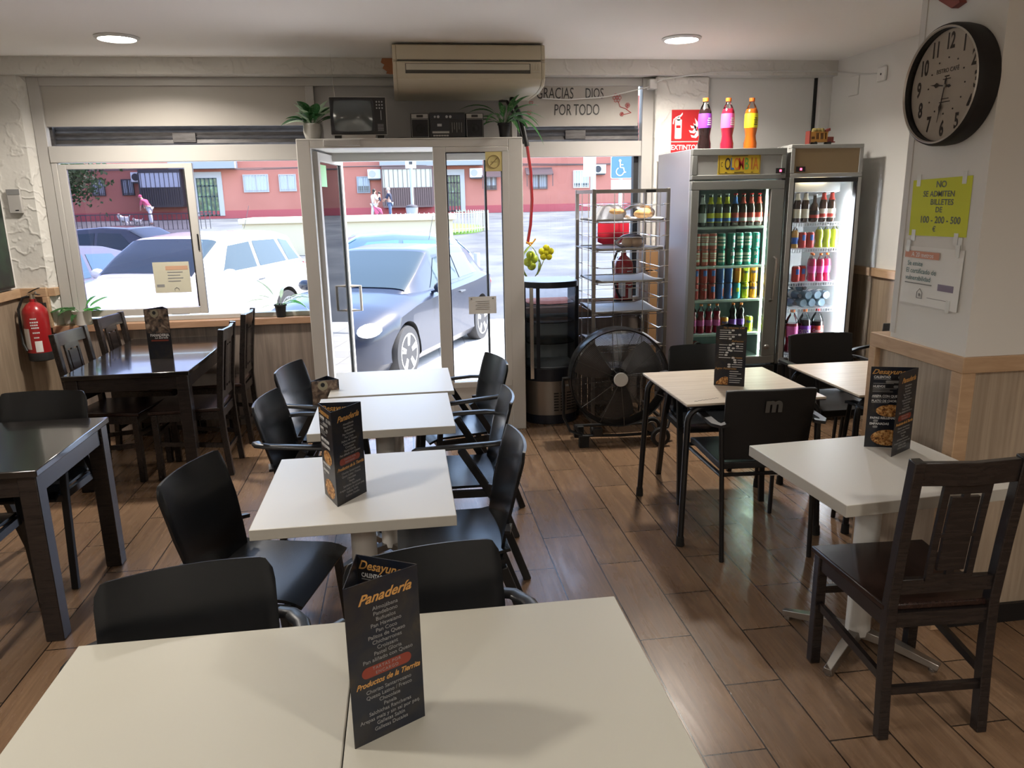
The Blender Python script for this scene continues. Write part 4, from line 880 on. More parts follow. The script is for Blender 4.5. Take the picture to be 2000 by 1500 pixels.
hand(.085, .009, math.radians(172), .053).build('hour_hand', 'clock_ink', ck); hand(.125, .008, math.radians(-100), .056).build('minute_hand', 'clock_ink', ck)
MB().cyl((0, 0, .05), (0, 0, .059), .006, n=12).build('hub', 'clock_ring', ck)
MB().lathe([(.0005, .074), (.188, .0735)], 64, caps=False).build('glass', 'clear_glass', ck)
# notices on the pillar
flat('note_yellow', .56, .60, .015, .6); flat('tape', .62, .62, .58, .25); flat('biro', .10, .12, .07)
yn = thing('yellow_notice', 'bright yellow handwritten notice about banknotes taped to the pillar', 'notice', (PX - .001, 2.685, 1.633))
mb = MB(); mb.hexa([(0, .16, -.108), (0, -.16, -.103), (-.0008, -.16, -.103), (-.0008, .16, -.108)], [(0, .165, .103), (0, -.158, .113), (-.0008, -.158, .113), (-.0008, .165, .103)]); mb.build('paper', 'note_yellow', yn)
BM = fmat((-.0016, 0, 0), (0, -1, -.0), (0, .02, 1))
lettering('handwriting', 'biro', yn, BM, [('NO', 0, .085, .033, dict(sx=1.1, bold=.0006)), ('SE ADMITEN', -.01, .05, .030, dict(sx=1.05, bold=.0005)), ('BILLETES', .012, .02, .030, dict(sx=1.1, bold=.0005)), ('DE', 0, -.008, .028, dict(sx=1.1, bold=.0005)), ('100 - 200 - 500', .01, -.046, .036, dict(sx=1.0, bold=.0006)), ('€', -.015, -.080, .028, dict(bold=.0005))])
mb = MB(); [mb.box(-.0022, -.001, y, y + .022, z, z + .045) for y, z in ((.12, .08), (-.13, .085), (.12, -.13), (-.12, -.135), (-.145, -.15))]; mb.build('tape_strips', 'tape', yn)
wn = thing('printed_notice', 'white printed notice with an orange heading below the yellow one', 'notice', (PX - .001, 2.69, 1.372))
MB().sheet(lambda u, v: (-.002 - .002 * math.sin(9 * u) * v - .006 * u * (1 - v), .17 - .34 * u, -.112 + .224 * v), 10, 8, .0008).build('paper', 'white_paper', wn)
BM = fmat((-.0075, 0, 0), (0, -1, 0), (0, 0, 1)); flat('orange_band', .55, .24, .15); flat('teal_ink', .05, .14, .14); flat('purple_box', .18, .14, .20)
mb = MB(); mb.T = BM; mb.box(-.155, .045, .068, .095, 0, .0004); mb.build('orange_band', 'orange_band', wn)
lettering('print', ['white_print', 'teal_ink'], wn, BM, [('A 20 metros', -.05, .081, .025, dict(ext=.0008)), ('Se emite', -.135, .046, .026, dict(k=1, align='LEFT')), ('El certificado de', -.140, .018, .027, dict(k=1, align='LEFT')), ('vulnerabilidad', -.140, -.010, .027, dict(k=1, align='LEFT'))])
mb = MB(); mb.T = BM; mb.box(.055, .14, -.045, -.020, 0, .0004); mb.build('purple_box', 'purple_box', wn)
mb = MB(); mb.T = BM; mb.box(-.14, .02, -.032, -.028, 0, .0004); mb.box(-.0, .12, -.080, -.078, 0, .0004); mb.tube([(-.06, -.085, .0005), (-.06, -.062, .0005), (-.045, -.048, .0005), (-.03, -.062, .0005), (-.03, -.085, .0005)], .0016, 4, closed=True); mb.ball((-.045, -.072, .0005), (.006, .007, .001), 8); mb.build('house_symbol', 'grey_print', wn)
mb = MB(); [mb.box(-.009, -.0085, y, y + .02, z, z + .045) for y, z in ((.13, .09), (-.15, .085), (-.13, -.12))]; mb.build('tape_strips', 'tape', wn)
flat('red_tag', .22, .05, .04); bb_ = thing('red_ornament', 'dark red ornament at the very top of the pillar above the clock', 'ornament', (PX, 2.72, 2.345)); MB().prism([(-.06, -.01), (-.02, -.02), (.05, .02), (.09, .05), (.02, .04), (-.05, .01)], -.03, -.002, 'x').build('body', 'red_tag', bb_)
# ------------------------------------------------------------------ floor fan
fan = thing('floor_fan', 'large black drum fan on wheels in front of the bread rack', 'fan', (1.43, 5.02, 0), rz_(-4)); FR = .335; FZ = .475
def ring(r, y, k=None, n=64): return [(r * math.cos(2 * PI * i / n), y, FZ + r * math.sin(2 * PI * i / n)) for i in range(n)]
mb = MB(); n_ = 64
vs = []; fs = []
pr = [(FR, -.075), (FR + .008, -.078), (FR + .004, -.06), (FR + .002, .06), (FR + .008, .078), (FR, .075), (FR - .004, .05), (FR - .004, -.05)]
for (r, y) in pr:
    for i in range(n_): a = 2 * PI * i / n_; vs.append((r * math.cos(a), y, FZ + r * math.sin(a)))
for a in range(len(pr)):
    b = (a + 1) % len(pr)
    for i in range(n_): fs.append((a * n_ + i, a * n_ + (i + 1) % n_, b * n_ + (i + 1) % n_, b * n_ + i))
mb.add(vs, fs); mb.build('drum', 'tube_black', fan, smooth=50)
flat('wire_dark', .16, .16, .16, .3, metal=.8)
for sy in (-1, 1):
    mb = MB()
    for i in range(30): r = .055 + i * .0096; mb.tube(ring(r, sy * (.078 + .018 * (1 - (r / FR) ** 2)), n=48), .0011, 3, closed=True)
    for q in range(12):
        a = q * PI / 6 + .1; mb.tube([(r * math.cos(a), sy * (.0785 + .018 * (1 - (r / FR) ** 2)), FZ + r * math.sin(a)) for r in (.05, .15, .25, FR)], .0018, 4)
    mb.build('grille', 'wire_dark', fan, smooth=60)
MB().lathe([(.001, .016), (.046, .014), (.05, .008), (.05, 0)], 32).build('badge', 'white_metal', fan, loc=(0, -.095, FZ), rot=(PI / 2, 0, 0))
mb = MB()
for q in range(3):
    a0 = q * 2 * PI / 3 + .75
    def bl_(u, v):
        r = .05 + .255 * v; a = a0 + (u - .5) * (1.0 - .15 * v) - .25 * v; return (r * math.cos(a), -.03 + .05 * u, FZ + r * math.sin(a))
    mb.grid(bl_, 8, 8)
flat('blade_metal', .10, .10, .105, .35, metal=.5); mb.build('blades', 'blade_metal', fan, smooth=60)
mb = MB(); mb.lathe([(.05, -.03), (.06, .0), (.06, .06), (.05, .09)], 24); mb.build('motor', 'black_plastic', fan, loc=(0, .0, FZ), rot=(PI / 2, 0, 0))
mb = MB(); W_ = .385
for sx in (-1, 1): mb.tube([(sx * FR, 0, FZ), (sx * W_, 0, FZ), (sx * W_, 0, FZ - .05), (sx * (W_ - .0), -.02, .20), (sx * (W_ - .04), -.06, .11), (sx * (W_ - .12), -.10, .085)], .011, 8)
mb.tube([(-(W_ - .12), -.10, .085), (0, -.11, .08), (W_ - .12, -.10, .085)], .011, 8); mb.tube([(-(W_ - .1), .14, .085), (0, .15, .08), (W_ - .1, .14, .085)], .011, 8)
for sx in (-1, 1): mb.tube([(sx * (W_ - .12), -.10, .085), (sx * (W_ - .11), .02, .083), (sx * (W_ - .1), .14, .085)], .011, 8)
mb.build('stand', 'tube_black', fan)
for sx, y in ((1, -.12), (1, .14)):
    wh = MB().lathe([(.028, -.018), (.062, -.016), (.068, -.008), (.068, .008), (.062, .016), (.028, .018)], 28).build('wheel', 'rubber', fan, loc=(sx * .275, y - .02, .068), rot=(PI / 2, 0, 0)); MB().lathe([(.012, .0195), (.038, .0195), (.042, .016)], 24).build('hub_cap', 'steel', wh)
for y in (-.10, .13): MB().box(-.29, -.22, y - .02, y + .02, 0, .085).build('rubber_foot', 'rubber', fan, bev=.005)
MB().box(-.19, -.13, -.14, -.085, .085, .14).build('speed_switch', 'black_plastic', fan, bev=.004)
# ------------------------------------------------------------------ display cooler
co = thing('display_cooler', 'black upright display cooler with curved glass beside the door', 'display cooler', (1.075, 5.72, 0))
flat('cooler_black', .010, .013, .022, .3)
def dplan(w_, d_, bulge, n=14):
    pts = [(w_, .22), (-w_, .22)]
    for i in range(n + 1): a = PI * i / n; pts.append((-w_ * math.cos(a), -d_ - bulge * math.sin(a) ** .9))
    return pts
mb = MB(); mb.prism(dplan(.208, .06, .155), 1.045, 1.09); mb.prism(dplan(.205, .06, .152), .34, .44); mb.prism(dplan(.200, .05, .150), .0, .075); 
mb.box(-.207, -.188, -.06, .20, .44, 1.045); mb.box(.188, .207, -.06, .20, .44, 1.045); mb.build('cabinet', 'cooler_black', co, bev=.004)
mb = MB(); mb.prism(dplan(.202, .06, .150), .075, .34); mb.build('base_cover', 'steel', co)
def cg(r, z0, z1): return MB().grid(lambda u, v: (-r * math.cos(PI * u), -.06 - .148 * math.sin(PI * u) ** .9, z0 + (z1 - z0) * v), 20, 1)
cg(.196, .44, 1.045).build('curved_glass', 'fridge_glass_cool', co, smooth=60)
mb = MB()
for u in (.30, .965): a = PI * u; x, y = -.199 * math.cos(a), -.062 - .150 * math.sin(a) ** .9; mb.box(x - .013, x + .013, y - .004, y + .008, .44, 1.045)
mb.build('door_stile', 'cooler_black', co)
mb = MB(); u = .20; a = PI * u; x, y = -.201 * math.cos(a), -.068 - .152 * math.sin(a) ** .9; mb.box(x - .013, x + .013, y - .01, y + .004, .36, 1.05); mb.build('chrome_strip', 'chrome', co)
for z in (.62, .78, .92): MB().prism(dplan(.18, .05, .13), z, z + .006).build('glass_shelf', 'leaf_glass', co)
flat('cooler_lit_lining', .42, .47, .49, .4); mb = MB(); mb.box(-.186, .186, .186, .19, .44, .80); mb.prism(dplan(.185, .05, .135), .441, .447); mb.build('lining', 'cooler_lit_lining', co); MB().box(-.188, .188, .195, .20, .44, 1.045).build('back_glass', 'fridge_glass_cool', co)  # lower back panel made pale to imitate bright reflections in the glass
mb = MB()
for i in range(7):
    for j in range(4): u = .52 + j * .085; a0 = PI * u; x, y = -.203 * math.cos(a0), -.062 - .152 * math.sin(a0) ** .9; mb.T = Matrix.Translation((x, y, .11 + i * .022)) @ Matrix.Rotation((u - .5) * 2.2, 4, 'Z'); mb.box(-.018, .018, -.002, .004, 0, .008)
mb.T = Matrix.Identity(4); mb.build('vents', 'black_plastic', co)
MB().box(.045, .125, -.196, -.192, .295, .312).build('maker_mark', 'grey_print', co)
# ------------------------------------------------------------------ bread rack
RX0, RX1, RY0, RY1, RZ = 1.30, 1.825, 5.22, 5.74, 1.745
rk = thing('bread_rack', 'steel tray rack on posts beside the left fridge', 'rack', ((RX0 + RX1) / 2, (RY0 + RY1) / 2, 0)); a, b = (RX1 - RX0) / 2, (RY1 - RY0) / 2
for sx in (-1, 1):
    for sy in (-1, 1): MB().box(sx * a - .0125, sx * a + .0125, sy * b - .0125, sy * b + .0125, .06, RZ).build('post', 'steel', rk, bev=.002)
mb = MB()
for z in (RZ - .028, .08):
    mb.box(-a, a, -b - .01, -b + .01, z, z + .024); mb.box(-a, a, b - .01, b + .01, z, z + .024); mb.box(-a - .01, -a + .01, -b, b, z, z + .024); mb.box(a - .01, a + .01, -b, b, z, z + .024)
mb.build('frame', 'steel', rk)
MB().box(.10, .17, -b - .013, -b - .010, RZ - .026, RZ - .010).build('name_plate', 'black_plastic', rk)
mb = MB()
for x in (-.118, .095):
    for y in (-b, b): mb.tube([(x, y, .08), (x, y, RZ - .02)], .0028, 6)
for x in (-a, a):
    for y in (-.10, .10): mb.tube([(x, y, .08), (x, y, RZ - .02)], .0028, 6)
mb.build('upright_wire', 'chrome', rk)
for i, z in enumerate((1.64, 1.525, 1.425, 1.325, 1.215, 1.10, 1.0, .885, .78, .64, .50, .36)):
    mb = MB()
    for sx in (-1, 1): mb.tube([(sx * (a + .012), -b - .012, z), (sx * (a - .03), -b - .005, z), (sx * (a - .035), -b + .02, z - .010), (sx * (a - .035), b - .02, z - .010), (sx * (a + .01), b, z)], .0026, 5)
    mb.tube([(-a, -b - .012, z), (-a + .06, -b - .014, z - .008), (a - .06, -b - .014, z - .008), (a, -b - .012, z)], .0026, 5); mb.tube([(-a, b, z), (a, b, z)], .0026, 5)
    mb.build('tray_runner', 'chrome', rk)
for i in range(4):
    sx, sy = (-1 if i < 2 else 1), (-1 if i % 2 else 1); MB().cyl((sx * a - .012, sy * b, .03), (sx * a + .012, sy * b, .03), .03, n=16).build('castor', 'rubber', rk)
cxr, cyr = (RX0 + RX1) / 2, (RY0 + RY1) / 2
TR = [(1.530, 'top'), (1.330, 'second'), (1.105, 'third'), (.890, 'fourth'), (.645, 'fifth'), (.42, 'lowest')]
mat('paper_blue', (.60, .62, .66), .7)
for i, (z, nm) in enumerate(TR):
    mb = MB(); mb.box(-.235, .235, -.245, .24, z - .004, z); mb.box(-.24, .24, -.25, -.243, z - .004, z + .012); mb.box(-.24, .24, .238, .245, z - .004, z + .012)
    tag(mb.build('baking_tray', 'steel', loc=(cxr, cyr, 0)), nm + ' steel baking tray in the bread rack', 'tray', 'baking trays in the rack')
    o = .045 if i < 2 else 0
    def pf(u, v, q=i): return (-.24 - o + (.49 + o) * u, -.262 + .50 * v, .003 + .014 * max(0, abs(2 * u - 1) - .75) * 4 * (1 + math.sin(5 * v + q)) * .5 + .010 * max(0, .12 - v) * 8 * math.sin(7 * u + q) ** 2)
    p = tag(MB().sheet(pf, 16, 10, .001).build('baking_paper', 'paper_blue', loc=(cxr, cyr, z + .001), smooth=60), 'white paper lining the ' + nm + ' tray of the bread rack', 'paper', 'tray papers')
woodm = mat('bread_crust', (.50, .27, .08), .55); L(woodm, ramp(woodm, noise(woodm, coords(woodm), 30, 4), [(.3, (.36, .17, .05)), (.7, (.62, .38, .14))]), bsdf(woodm).inputs['Base Color'])
flat('bread_pale', .55, .40, .26, .6)
def bread(label, loc, items, rx, ry, h, seed, crust='bread_crust'):
    t = thing('bread_bag', label, 'bread', loc, 0, 'bagged bread on the rack')
    for c, r in items: MB().ball(c, r, 14, jit=.06).build('bread_loaf', crust, t, smooth=60)
    bagf(rx, ry, -.001, h, seed, 22, 12, .45).build('plastic_bag', 'bag_film', t, smooth=60)
bread('clear bag of golden bread at the right of the top tray', (1.655, 5.34, 1.536), [((.03, 0, .036), (.07, .05, .033)), ((.05, .03, .05), (.05, .04, .028))], .115, .09, .105, 5)
bread('paper-wrapped flat golden bread at the left of the top tray', (1.47, 5.36, 1.536), [((.03, 0, .055), (.055, .045, .02))], .09, .08, .11, 8)
wr = tag(MB().prism([(-.13, 0), (-.06, .10), (-.01, .095), (.10, .035), (.10, 0)], -.05, .06, 'y').build('wrapping_paper', 'paper_blue', loc=(1.455, 5.42, 1.536)), 'folded white paper standing behind the bread on the top tray', 'paper')
bread('clear bag of brown loaves on the second tray', (1.60, 5.34, 1.336), [((.04, 0, .042), (.045, .04, .040)), ((-.02, .01, .04), (.045, .04, .036))], .11, .08, .10, 9, 'bread_pale')
# red cloth and cardboard behind the rack
flat('red_cloth', .50, .01, .03, .6)
tag(MB().sheet(lambda u, v: (-.125 + .25 * u, .01 * math.sin(8 * u), -.13 + .13 * v + .045 * math.sin(3.1 * u + .3) * (v - 1)), 16, 6, .006).build('red_bag', 'red_cloth', loc=(1.60, 5.80, 1.50)), 'plain red bag hanging behind the upper trays of the rack', 'bag')
flat('cardboard', .26, .14, .06, .7)
tag(MB().box(-.055, .055, -.06, .08, 0, .16).build('cardboard_box', 'cardboard', loc=(1.905, 5.86, 1.13)), 'brown cardboard box between rack and plaster pier', 'box')
tag(MB().box(-.035, .035, -.10, .10, 0, 1.12).build('brown_board', 'cardboard', loc=(1.905, 5.84, 0)), 'brown board standing between the rack and the left fridge', 'board')

# ------------------------------------------------------------------ fridges
flat('fridge_side', .36, .36, .42, .28, metal=.3); flat('fridge_grey', .22, .225, .215, .38, metal=.2); flat('fridge_light', .36, .365, .35, .4, metal=.1); flat('liner', .55, .57, .56, .5); flat('liner_green', .30, .34, .33, .5); flat('header_gold', .27, .19, .10, .45)
mat('shelf_white', (.72, .76, .74), .4); mat('wire_white', (.75, .78, .82), .35)
def fridge(label, x0, x1, yf, ztop, zb, zd0, zd1, side, frame, liner, glass, tubemat):
    t = thing('drinks_fridge', label, 'fridge', ((x0 + x1) / 2, yf, 0)); W = (x1 - x0) / 2; D = 5.93 - yf
    mb = MB(); mb.box(-W, -W + .035, .05, D, 0, ztop, 0); mb.box(W - .035, W, .05, D, 0, ztop, 0); mb.box(-W + .035, W - .035, D - .03, D, 0, ztop, 0); mb.box(-W + .035, W - .035, .05, D - .03, zd1 + .01, ztop - .001, 0); mb.box(-W + .035, W - .035, .06, D - .03, 0, zd0 + .02, 0)
    mb.build('cabinet', side, t, bev=.004)
    mb = MB(); mb.box(-W + .035, -W + .042, .06, D - .03, zd0 + .02, zd1 + .01); mb.box(W - .042, W - .035, .06, D - .03, zd0 + .02, zd1 + .01); mb.box(-W + .042, W - .042, D - .045, D - .031, zd0 + .02, zd1 + .01); mb.box(-W + .042, W - .042, .06, D - .045, zd1, zd1 + .008); mb.box(-W + .042, W - .042, .06, D - .045, zd0 + .021, zd0 + .03)
    mb.build('liner', liner, t)
    mb = MB(); mb.box(-W, W, 0, .05, .03, zd0 - .012); mb.build('base_grille', 'black_plastic', t, bev=.003)
    return t, W, D
F1X = (1.985, 2.668); F2X = (2.70, 3.243)
f1, W, D = fridge('tall silver drinks fridge on the left with a yellow number plate', F1X[0], F1X[1], 5.2, 2.0, 0, .47, 1.79, 'fridge_side', 'fridge_grey', 'liner_green', None, None)
mb = MB(); mb.box(-W, W, 0, .05, 1.955, 2.0); mb.box(-W, W, 0, .05, 1.795, 1.825); mb.box(-W, -W + .035, 0, .05, 1.825, 1.955); mb.box(W - .035, W, 0, .05, 1.825, 1.955); mb.build('header_frame', 'fridge_grey', f1, bev=.003)
MB().box(-W + .035, W - .035, .008, .05, 1.825, 1.955).build('header_panel', 'fridge_light', f1)
mb = MB(); mb.box(-W, W, 0, .045, 1.725, 1.785); mb.box(-W, W, 0, .045, .475, .53); mb.box(-W, -W + .055, 0, .045, .53, 1.725); mb.box(W - .10, W, 0, .045, .53, 1.725)
df = mb.build('door', 'fridge_grey', f1, bev=.004); MB().box(-W + .055, W - .10, .018, .022, .53, 1.725).build('pane', 'fridge_glass', df)
MB().tube([(W - .05, 0, 1.25), (W - .05, -.035, 1.24), (W - .055, -.040, 1.10), (W - .06, -.035, .95), (W - .06, 0, .94)], .010, 8).build('handle', 'steel', df)
MB().ball((W - .07, -.012, .60), (.022, .012, .018), 12).build('lock', 'steel', df, smooth=60)
MB().box(W - .075, W - .01, -.004, 0, 1.83, 1.865).build('thermostat_display', 'black_plastic', f1)
flat('led_red', .8, .02, .05, emit=(1, .05, .1), es=2.0); MB().box(W - .05, W - .035, -.0055, -.004, 1.84, 1.855).build('digit', 'led_red', f1)
pl = thing('number_plate', 'yellow souvenir number plate with rainbow capital letters on the left fridge', 'sign', (2.325, 5.207, 1.896)); flat('plate_yellow', .60, .42, .03, .4)
MB().box(-.155, .155, -.002, .001, -.070, .070).build('plate', 'plate_yellow', pl, bev=.001)
mb = MB(); pts = rr(-.148, .148, -.063, .063, .012); mb.tube([(x, -.003, z) for x, z in pts], .0012, 4, closed=True); [mb.box(x - .008, x + .008, -.0035, -.002, z - .002, z + .002) for x, z in ((-.095, -.055), (.095, -.055))]; mb.box(-.06, .06, -.0035, -.002, .052, .056); mb.box(-.035, .035, -.0035, -.002, -.056, -.052); mb.build('border', 'black_ink', pl)
cols = [('c_black', .03, .025, .02), ('c_blue', .02, .12, .35), ('c_orange', .55, .16, .02), ('c_red', .45, .04, .03), ('c_green', .10, .30, .06), ('c_brown', .35, .12, .03), ('c_rust', .50, .14, .02)]
for c in cols: flat(*c)
BM = fmat((0, -.0026, 0), (1, 0, 0), (0, 0, 1)); its = [('C', -.127, -.003, .045, dict(k=0, sx=.5))]
for i, ch in enumerate('OLOMBIA'): its.append((ch, -.085 + i * .033 + (.006 if i > 3 else 0) + (.004 if i == 5 else 0), -.002, .112, dict(k=i % 7, sx=.50 if ch != 'I' else .7, bold=.0012)))
lettering('word', [c[0] for c in cols], pl, BM, its)
# inside of fridge 1
S1 = [1.470, 1.192, .948, .698]
for z in S1:
    mb = MB(); mb.box(-W + .045, W - .09, .06, .075, z - .016, z); mb.box(-W + .045, W - .045, .075, D - .06, z - .006, z - .001); mb.build('shelf', 'shelf_white', f1)
MB().cyl((W - .075, .075, .56), (W - .075, .075, 1.68), .0125, n=14).build('light_tube', 'tube_glow', f1)
MB().box(W - .095, W - .055, .085, .10, .50, 1.73).build('light_holder', 'shelf_white', f1)
f2, W2_, D2 = fridge('tall drinks fridge on the right with a plain gold header', F2X[0], F2X[1], 5.2, 2.02, 0, .47, 1.80, 'fridge_light', 'fridge_grey', 'liner', None, None)
mb = MB(); mb.box(-W2_, W2_, 0, .05, 1.995, 2.022); mb.box(-W2_, W2_, 0, .05, 1.80, 1.828); mb.box(-W2_, -W2_ + .03, 0, .05, 1.828, 1.995); mb.box(W2_ - .03, W2_, 0, .05, 1.828, 1.995); mb.build('header_frame', 'fridge_light', f2, bev=.004)
MB().box(-W2_ + .03, W2_ - .03, .006, .05, 1.828, 1.995).build('header_panel', 'header_gold', f2)
MB().box(-W2_ + .045, -W2_ + .11, -.002, .006, 1.838, 1.873).build('thermostat_display', 'black_plastic', f2); MB().box(-W2_ + .07, -W2_ + .085, -.0035, -.002, 1.848, 1.863).build('digit', 'led_red', f2)
mb = MB(); mb.box(-W2_ + .03, W2_ - .025, 0, .045, 1.765, 1.797, 1); mb.box(-W2_, W2_, 0, .045, .475, .50, 0); mb.box(-W2_, -W2_ + .035, 0, .045, .50, 1.797, 0); mb.box(W2_ - .028, W2_, 0, .045, .50, 1.797, 0)
mb.box(-W2_ + .035, -W2_ + .043, .0, .045, .50, 1.765, 1); mb.box(W2_ - .036, W2_ - .028, 0, .045, .50, 1.765, 1)
df = mb.build('door', ['fridge_light', 'black_gasket'], f2, bev=.002); MB().box(-W2_ + .043, W2_ - .036, .018, .022, .50, 1.765).build('pane', 'clear_glass', df)
S2 = [1.485, 1.300, 1.053, .860, .520]
for z in S2:
    mb = MB(); mb.box(-W2_ + .045, W2_ - .045, .06, .064, z - .004, z); mb.box(-W2_ + .045, W2_ - .045, .06, .064, z - .028, z - .024)
    for i in range(24): x = -W2_ + .05 + i * (2 * W2_ - .10) / 23; mb.box(x - .002, x + .002, .059, .063, z - .028, z); mb.box(x - .0015, x + .0015, .064, D2 - .05, z - .004, z - .001)
    mb.build('wire_shelf', 'wire_white', f2)
MB().cyl((W2_ - .062, .05, .52), (W2_ - .062, .05, 1.66), .018, n=14).build('light_tube', 'tube_glow_cool', f2)
mb = MB(); mb.hexa([(-W2_ + .045, .10, 1.70), (W2_ - .10, .10, 1.70), (W2_ - .16, .55, 1.62), (-W2_ + .045, .55, 1.62)], [(-W2_ + .045, .10, 1.795), (W2_ - .10, .10, 1.795), (W2_ - .10, .6, 1.795), (-W2_ + .045, .6, 1.795)]); mb.build('fan_housing', 'liner', f2)
flat('warm_light', 1, .9, .7, emit=(1, .80, .5), es=3.0); MB().box(-W2_ + .12, .05, .075, .095, 1.775, 1.79).build('warm_lamp', 'warm_light', f2)
# ------------------------------------------------------------------ drinks
flat('glass_brown', .035, .014, .006, .12, coat=.5); flat('glass_green', .020, .035, .020, .12, coat=.5); flat('glass_grey', .035, .045, .04, .12, coat=.5); flat('cola', .012, .006, .006, .12, coat=.5)
flat('soda_red', .25, .012, .03, .12, coat=.5); flat('soda_pink', .45, .03, .10, .15, coat=.5); flat('soda_orange', .45, .10, .01, .12, coat=.5); flat('juice_amber', .48, .26, .05, .15, coat=.4); flat('soda_lime', .34, .38, .03, .15, coat=.4); flat('water_blue', .30, .42, .50, .08, trans=.5)
flat('cap_orange', .70, .16, .02, .4); flat('cap_red', .55, .02, .02, .4); flat('cap_gold', .45, .32, .10, .35); flat('cap_white', .6, .6, .6, .4); flat('cap_dark', .03, .03, .035, .5)
flat('lb_cream', .62, .60, .48, .5); flat('lb_yellow', .65, .58, .02, .45); flat('lb_blue', .03, .12, .42, .45); flat('lb_red', .45, .045, .03, .45); flat('lb_white', .66, .66, .64, .45); flat('lb_pink', .65, .10, .35, .45); flat('lb_purple', .16, .035, .33, .45); flat('lb_black', .02, .02, .02, .5)
flat('can_red', .42, .035, .03, .3, metal=.08); flat('can_coral', .50, .09, .06, .3, metal=.08); flat('can_green', .01, .19, .14, .3, metal=.08); flat('can_blue', .02, .08, .28, .3, metal=.08); flat('can_orange', .60, .22, .02, .3, metal=.3); flat('can_lemon', .55, .58, .02, .3, metal=.3); flat('can_teal', .05, .35, .42, .3, metal=.3); flat('can_silver', .6, .6, .6, .22, metal=.9)
PROTO = {}
def band(mb, r, z0, z1, k=0, e=.0006, n=20): mb.lathe([(r + e, z0), (r + e, z1)], n, k, caps=False)
def beer(key, body, cap, neck, main, extra=None, h=.225, r=.0295, squat=0, decor=None):
    t = bpy.data.objects.new('beer_bottle', None); C.objects.link(t); t.empty_display_size = .05
    s_ = h / .225
    if squat: P = [(r * .85, 0), (r, .006), (r, h * .42), (r * .72, h * .62), (r * .36, h * .72), (r * .30, h * .95), (r * .36, h * .96), (r * .36, h)]
    else: P = [(r * .85, 0), (r, .006), (r, .125 * s_), (r * .80, .150 * s_), (r * .47, .172 * s_), (r * .42, .215 * s_), (r * .47, .218 * s_), (r * .47, h)]
    MB().lathe(P, 20).build('glass', body, t, smooth=50)
    MB().lathe([(r * .50, h - .006), (r * .50, h + .003)], 16).build('cap', cap, t)
    mb = MB(); band(mb, r, .03 * s_, .095 * s_, 0)
    if neck and not squat: mb.lathe([(r * .76 + .0012, .158 * s_), (r * .47 + .0012, .176 * s_), (r * .44 + .001, .205 * s_)], 20, 1, caps=False)
    if extra: band(mb, r, .035 * s_, .060 * s_, 2, .0009)
    mb.build('label', [main, neck or main, extra or main], t)
    if decor: decor(t, r, s_)
    PROTO[key] = t; return t
def can(key, col, bandc=None, bands=(), word=None, wcol='lb_white', h=.115, r=.030, cname='drink_can'):
    t = bpy.data.objects.new(cname, None); C.objects.link(t); t.empty_display_size = .05
    MB().lathe([(r * .78, 0), (r * .98, .006), (r, .010), (r, h - .012), (r * .82, h - .002)], 20).build('can_body', col, t, smooth=50)
    MB().lathe([(.002, h - .005), (r * .76, h - .005), (r * .80, h), (r * .84, h - .001), (r * .82, h - .004)], 20, caps=False).build('lid', 'can_silver', t)
    if bandc:
        mb = MB()
        for z0, z1, a0, a1 in bands: mb.grid(lambda u, v: ((r + .0006) * math.cos(a0 + (a1 - a0) * u), (r + .0006) * math.sin(a0 + (a1 - a0) * u), z0 + (z1 - z0) * v), 8, 1)
        mb.build('can_print', bandc, t)
    if word:
        mb = MB(); vs, fs = textmesh(word, .026, shear=.2, bold=.001); W_ = .045
        mb.add([((r + .0012) * math.sin(x / r * .75), -(r + .0012) * math.cos(x / r * .75), .075 + y) for x, y, z in vs], fs); mb.build('word', wcol, t, smooth=0)
    PROTO[key] = t; return t
def pet(key, liquid, cap, label, h=.20, r=.031, shape='contour', word=None, lz=(.25, .45), clear=.78):
    t = bpy.data.objects.new('soda_bottle', None); C.objects.link(t); t.empty_display_size = .05
    if shape == 'contour': P = [(.80, 0), (1, .02), (1, .12), (.86, .20), (.80, .27), (.93, .38), (1, .44), (1, .62), (.93, .74), (.62, .84), (.36, .90), (.34, .925), (.40, .93), (.36, .94)]
    else: P = [(.80, 0), (1, .02), (.94, .16), (.98, .30), (.98, .50), (.80, .56), (.74, .62), (.92, .70), (.88, .76), (.62, .84), (.36, .90), (.34, .925), (.40, .93), (.36, .94)]
    def rad(q):
        for (r0, z0), (r1, z1) in zip(P, P[1:]):
            if z0 <= q <= z1: return r0 + (r1 - r0) * (q - z0) / max(1e-6, z1 - z0)
        return P[-1][0]
    P2 = [p for p in P if p[1] <= clear] + [(rad(clear), clear)]
    MB().lathe([(p[0] * r, p[1] * h) for p in P2], 24).build('liquid', liquid, t, smooth=50)
    P3 = [(rad(clear), clear)] + [p for p in P if p[1] > clear]
    MB().lathe([(p[0] * r, p[1] * h) for p in P3], 24, caps=False).build('bottle_neck', 'clear_plastic', t, smooth=50)
    MB().lathe([(.42 * r, .935 * h), (.43 * r, h - .001), (.40 * r, h)], 18).build('cap', cap, t)
    mb = MB(); z0, z1 = lz; mb.lathe([(rad(z0 + (z1 - z0) * i / 6) * r + .0008, (z0 + (z1 - z0) * i / 6) * h) for i in range(7)], 24, caps=False); mb.build('label', label, t, smooth=50)
    if word:
        mb = MB(); vs, fs = textmesh(word, (z1 - z0) * h * .42, shear=.2, bold=.0008)
        mb.add([((r + .0016) * math.sin(x / r * .8), -(r + .0016) * math.cos(x / r * .8), (z0 + z1) / 2 * h + y) for x, y, z in vs], fs); mb.build('word', 'lb_white', t, smooth=0)
    PROTO[key] = t; return t
glassmat('clear_plastic', (.88, .90, .90), .25, .02)
USED = set()
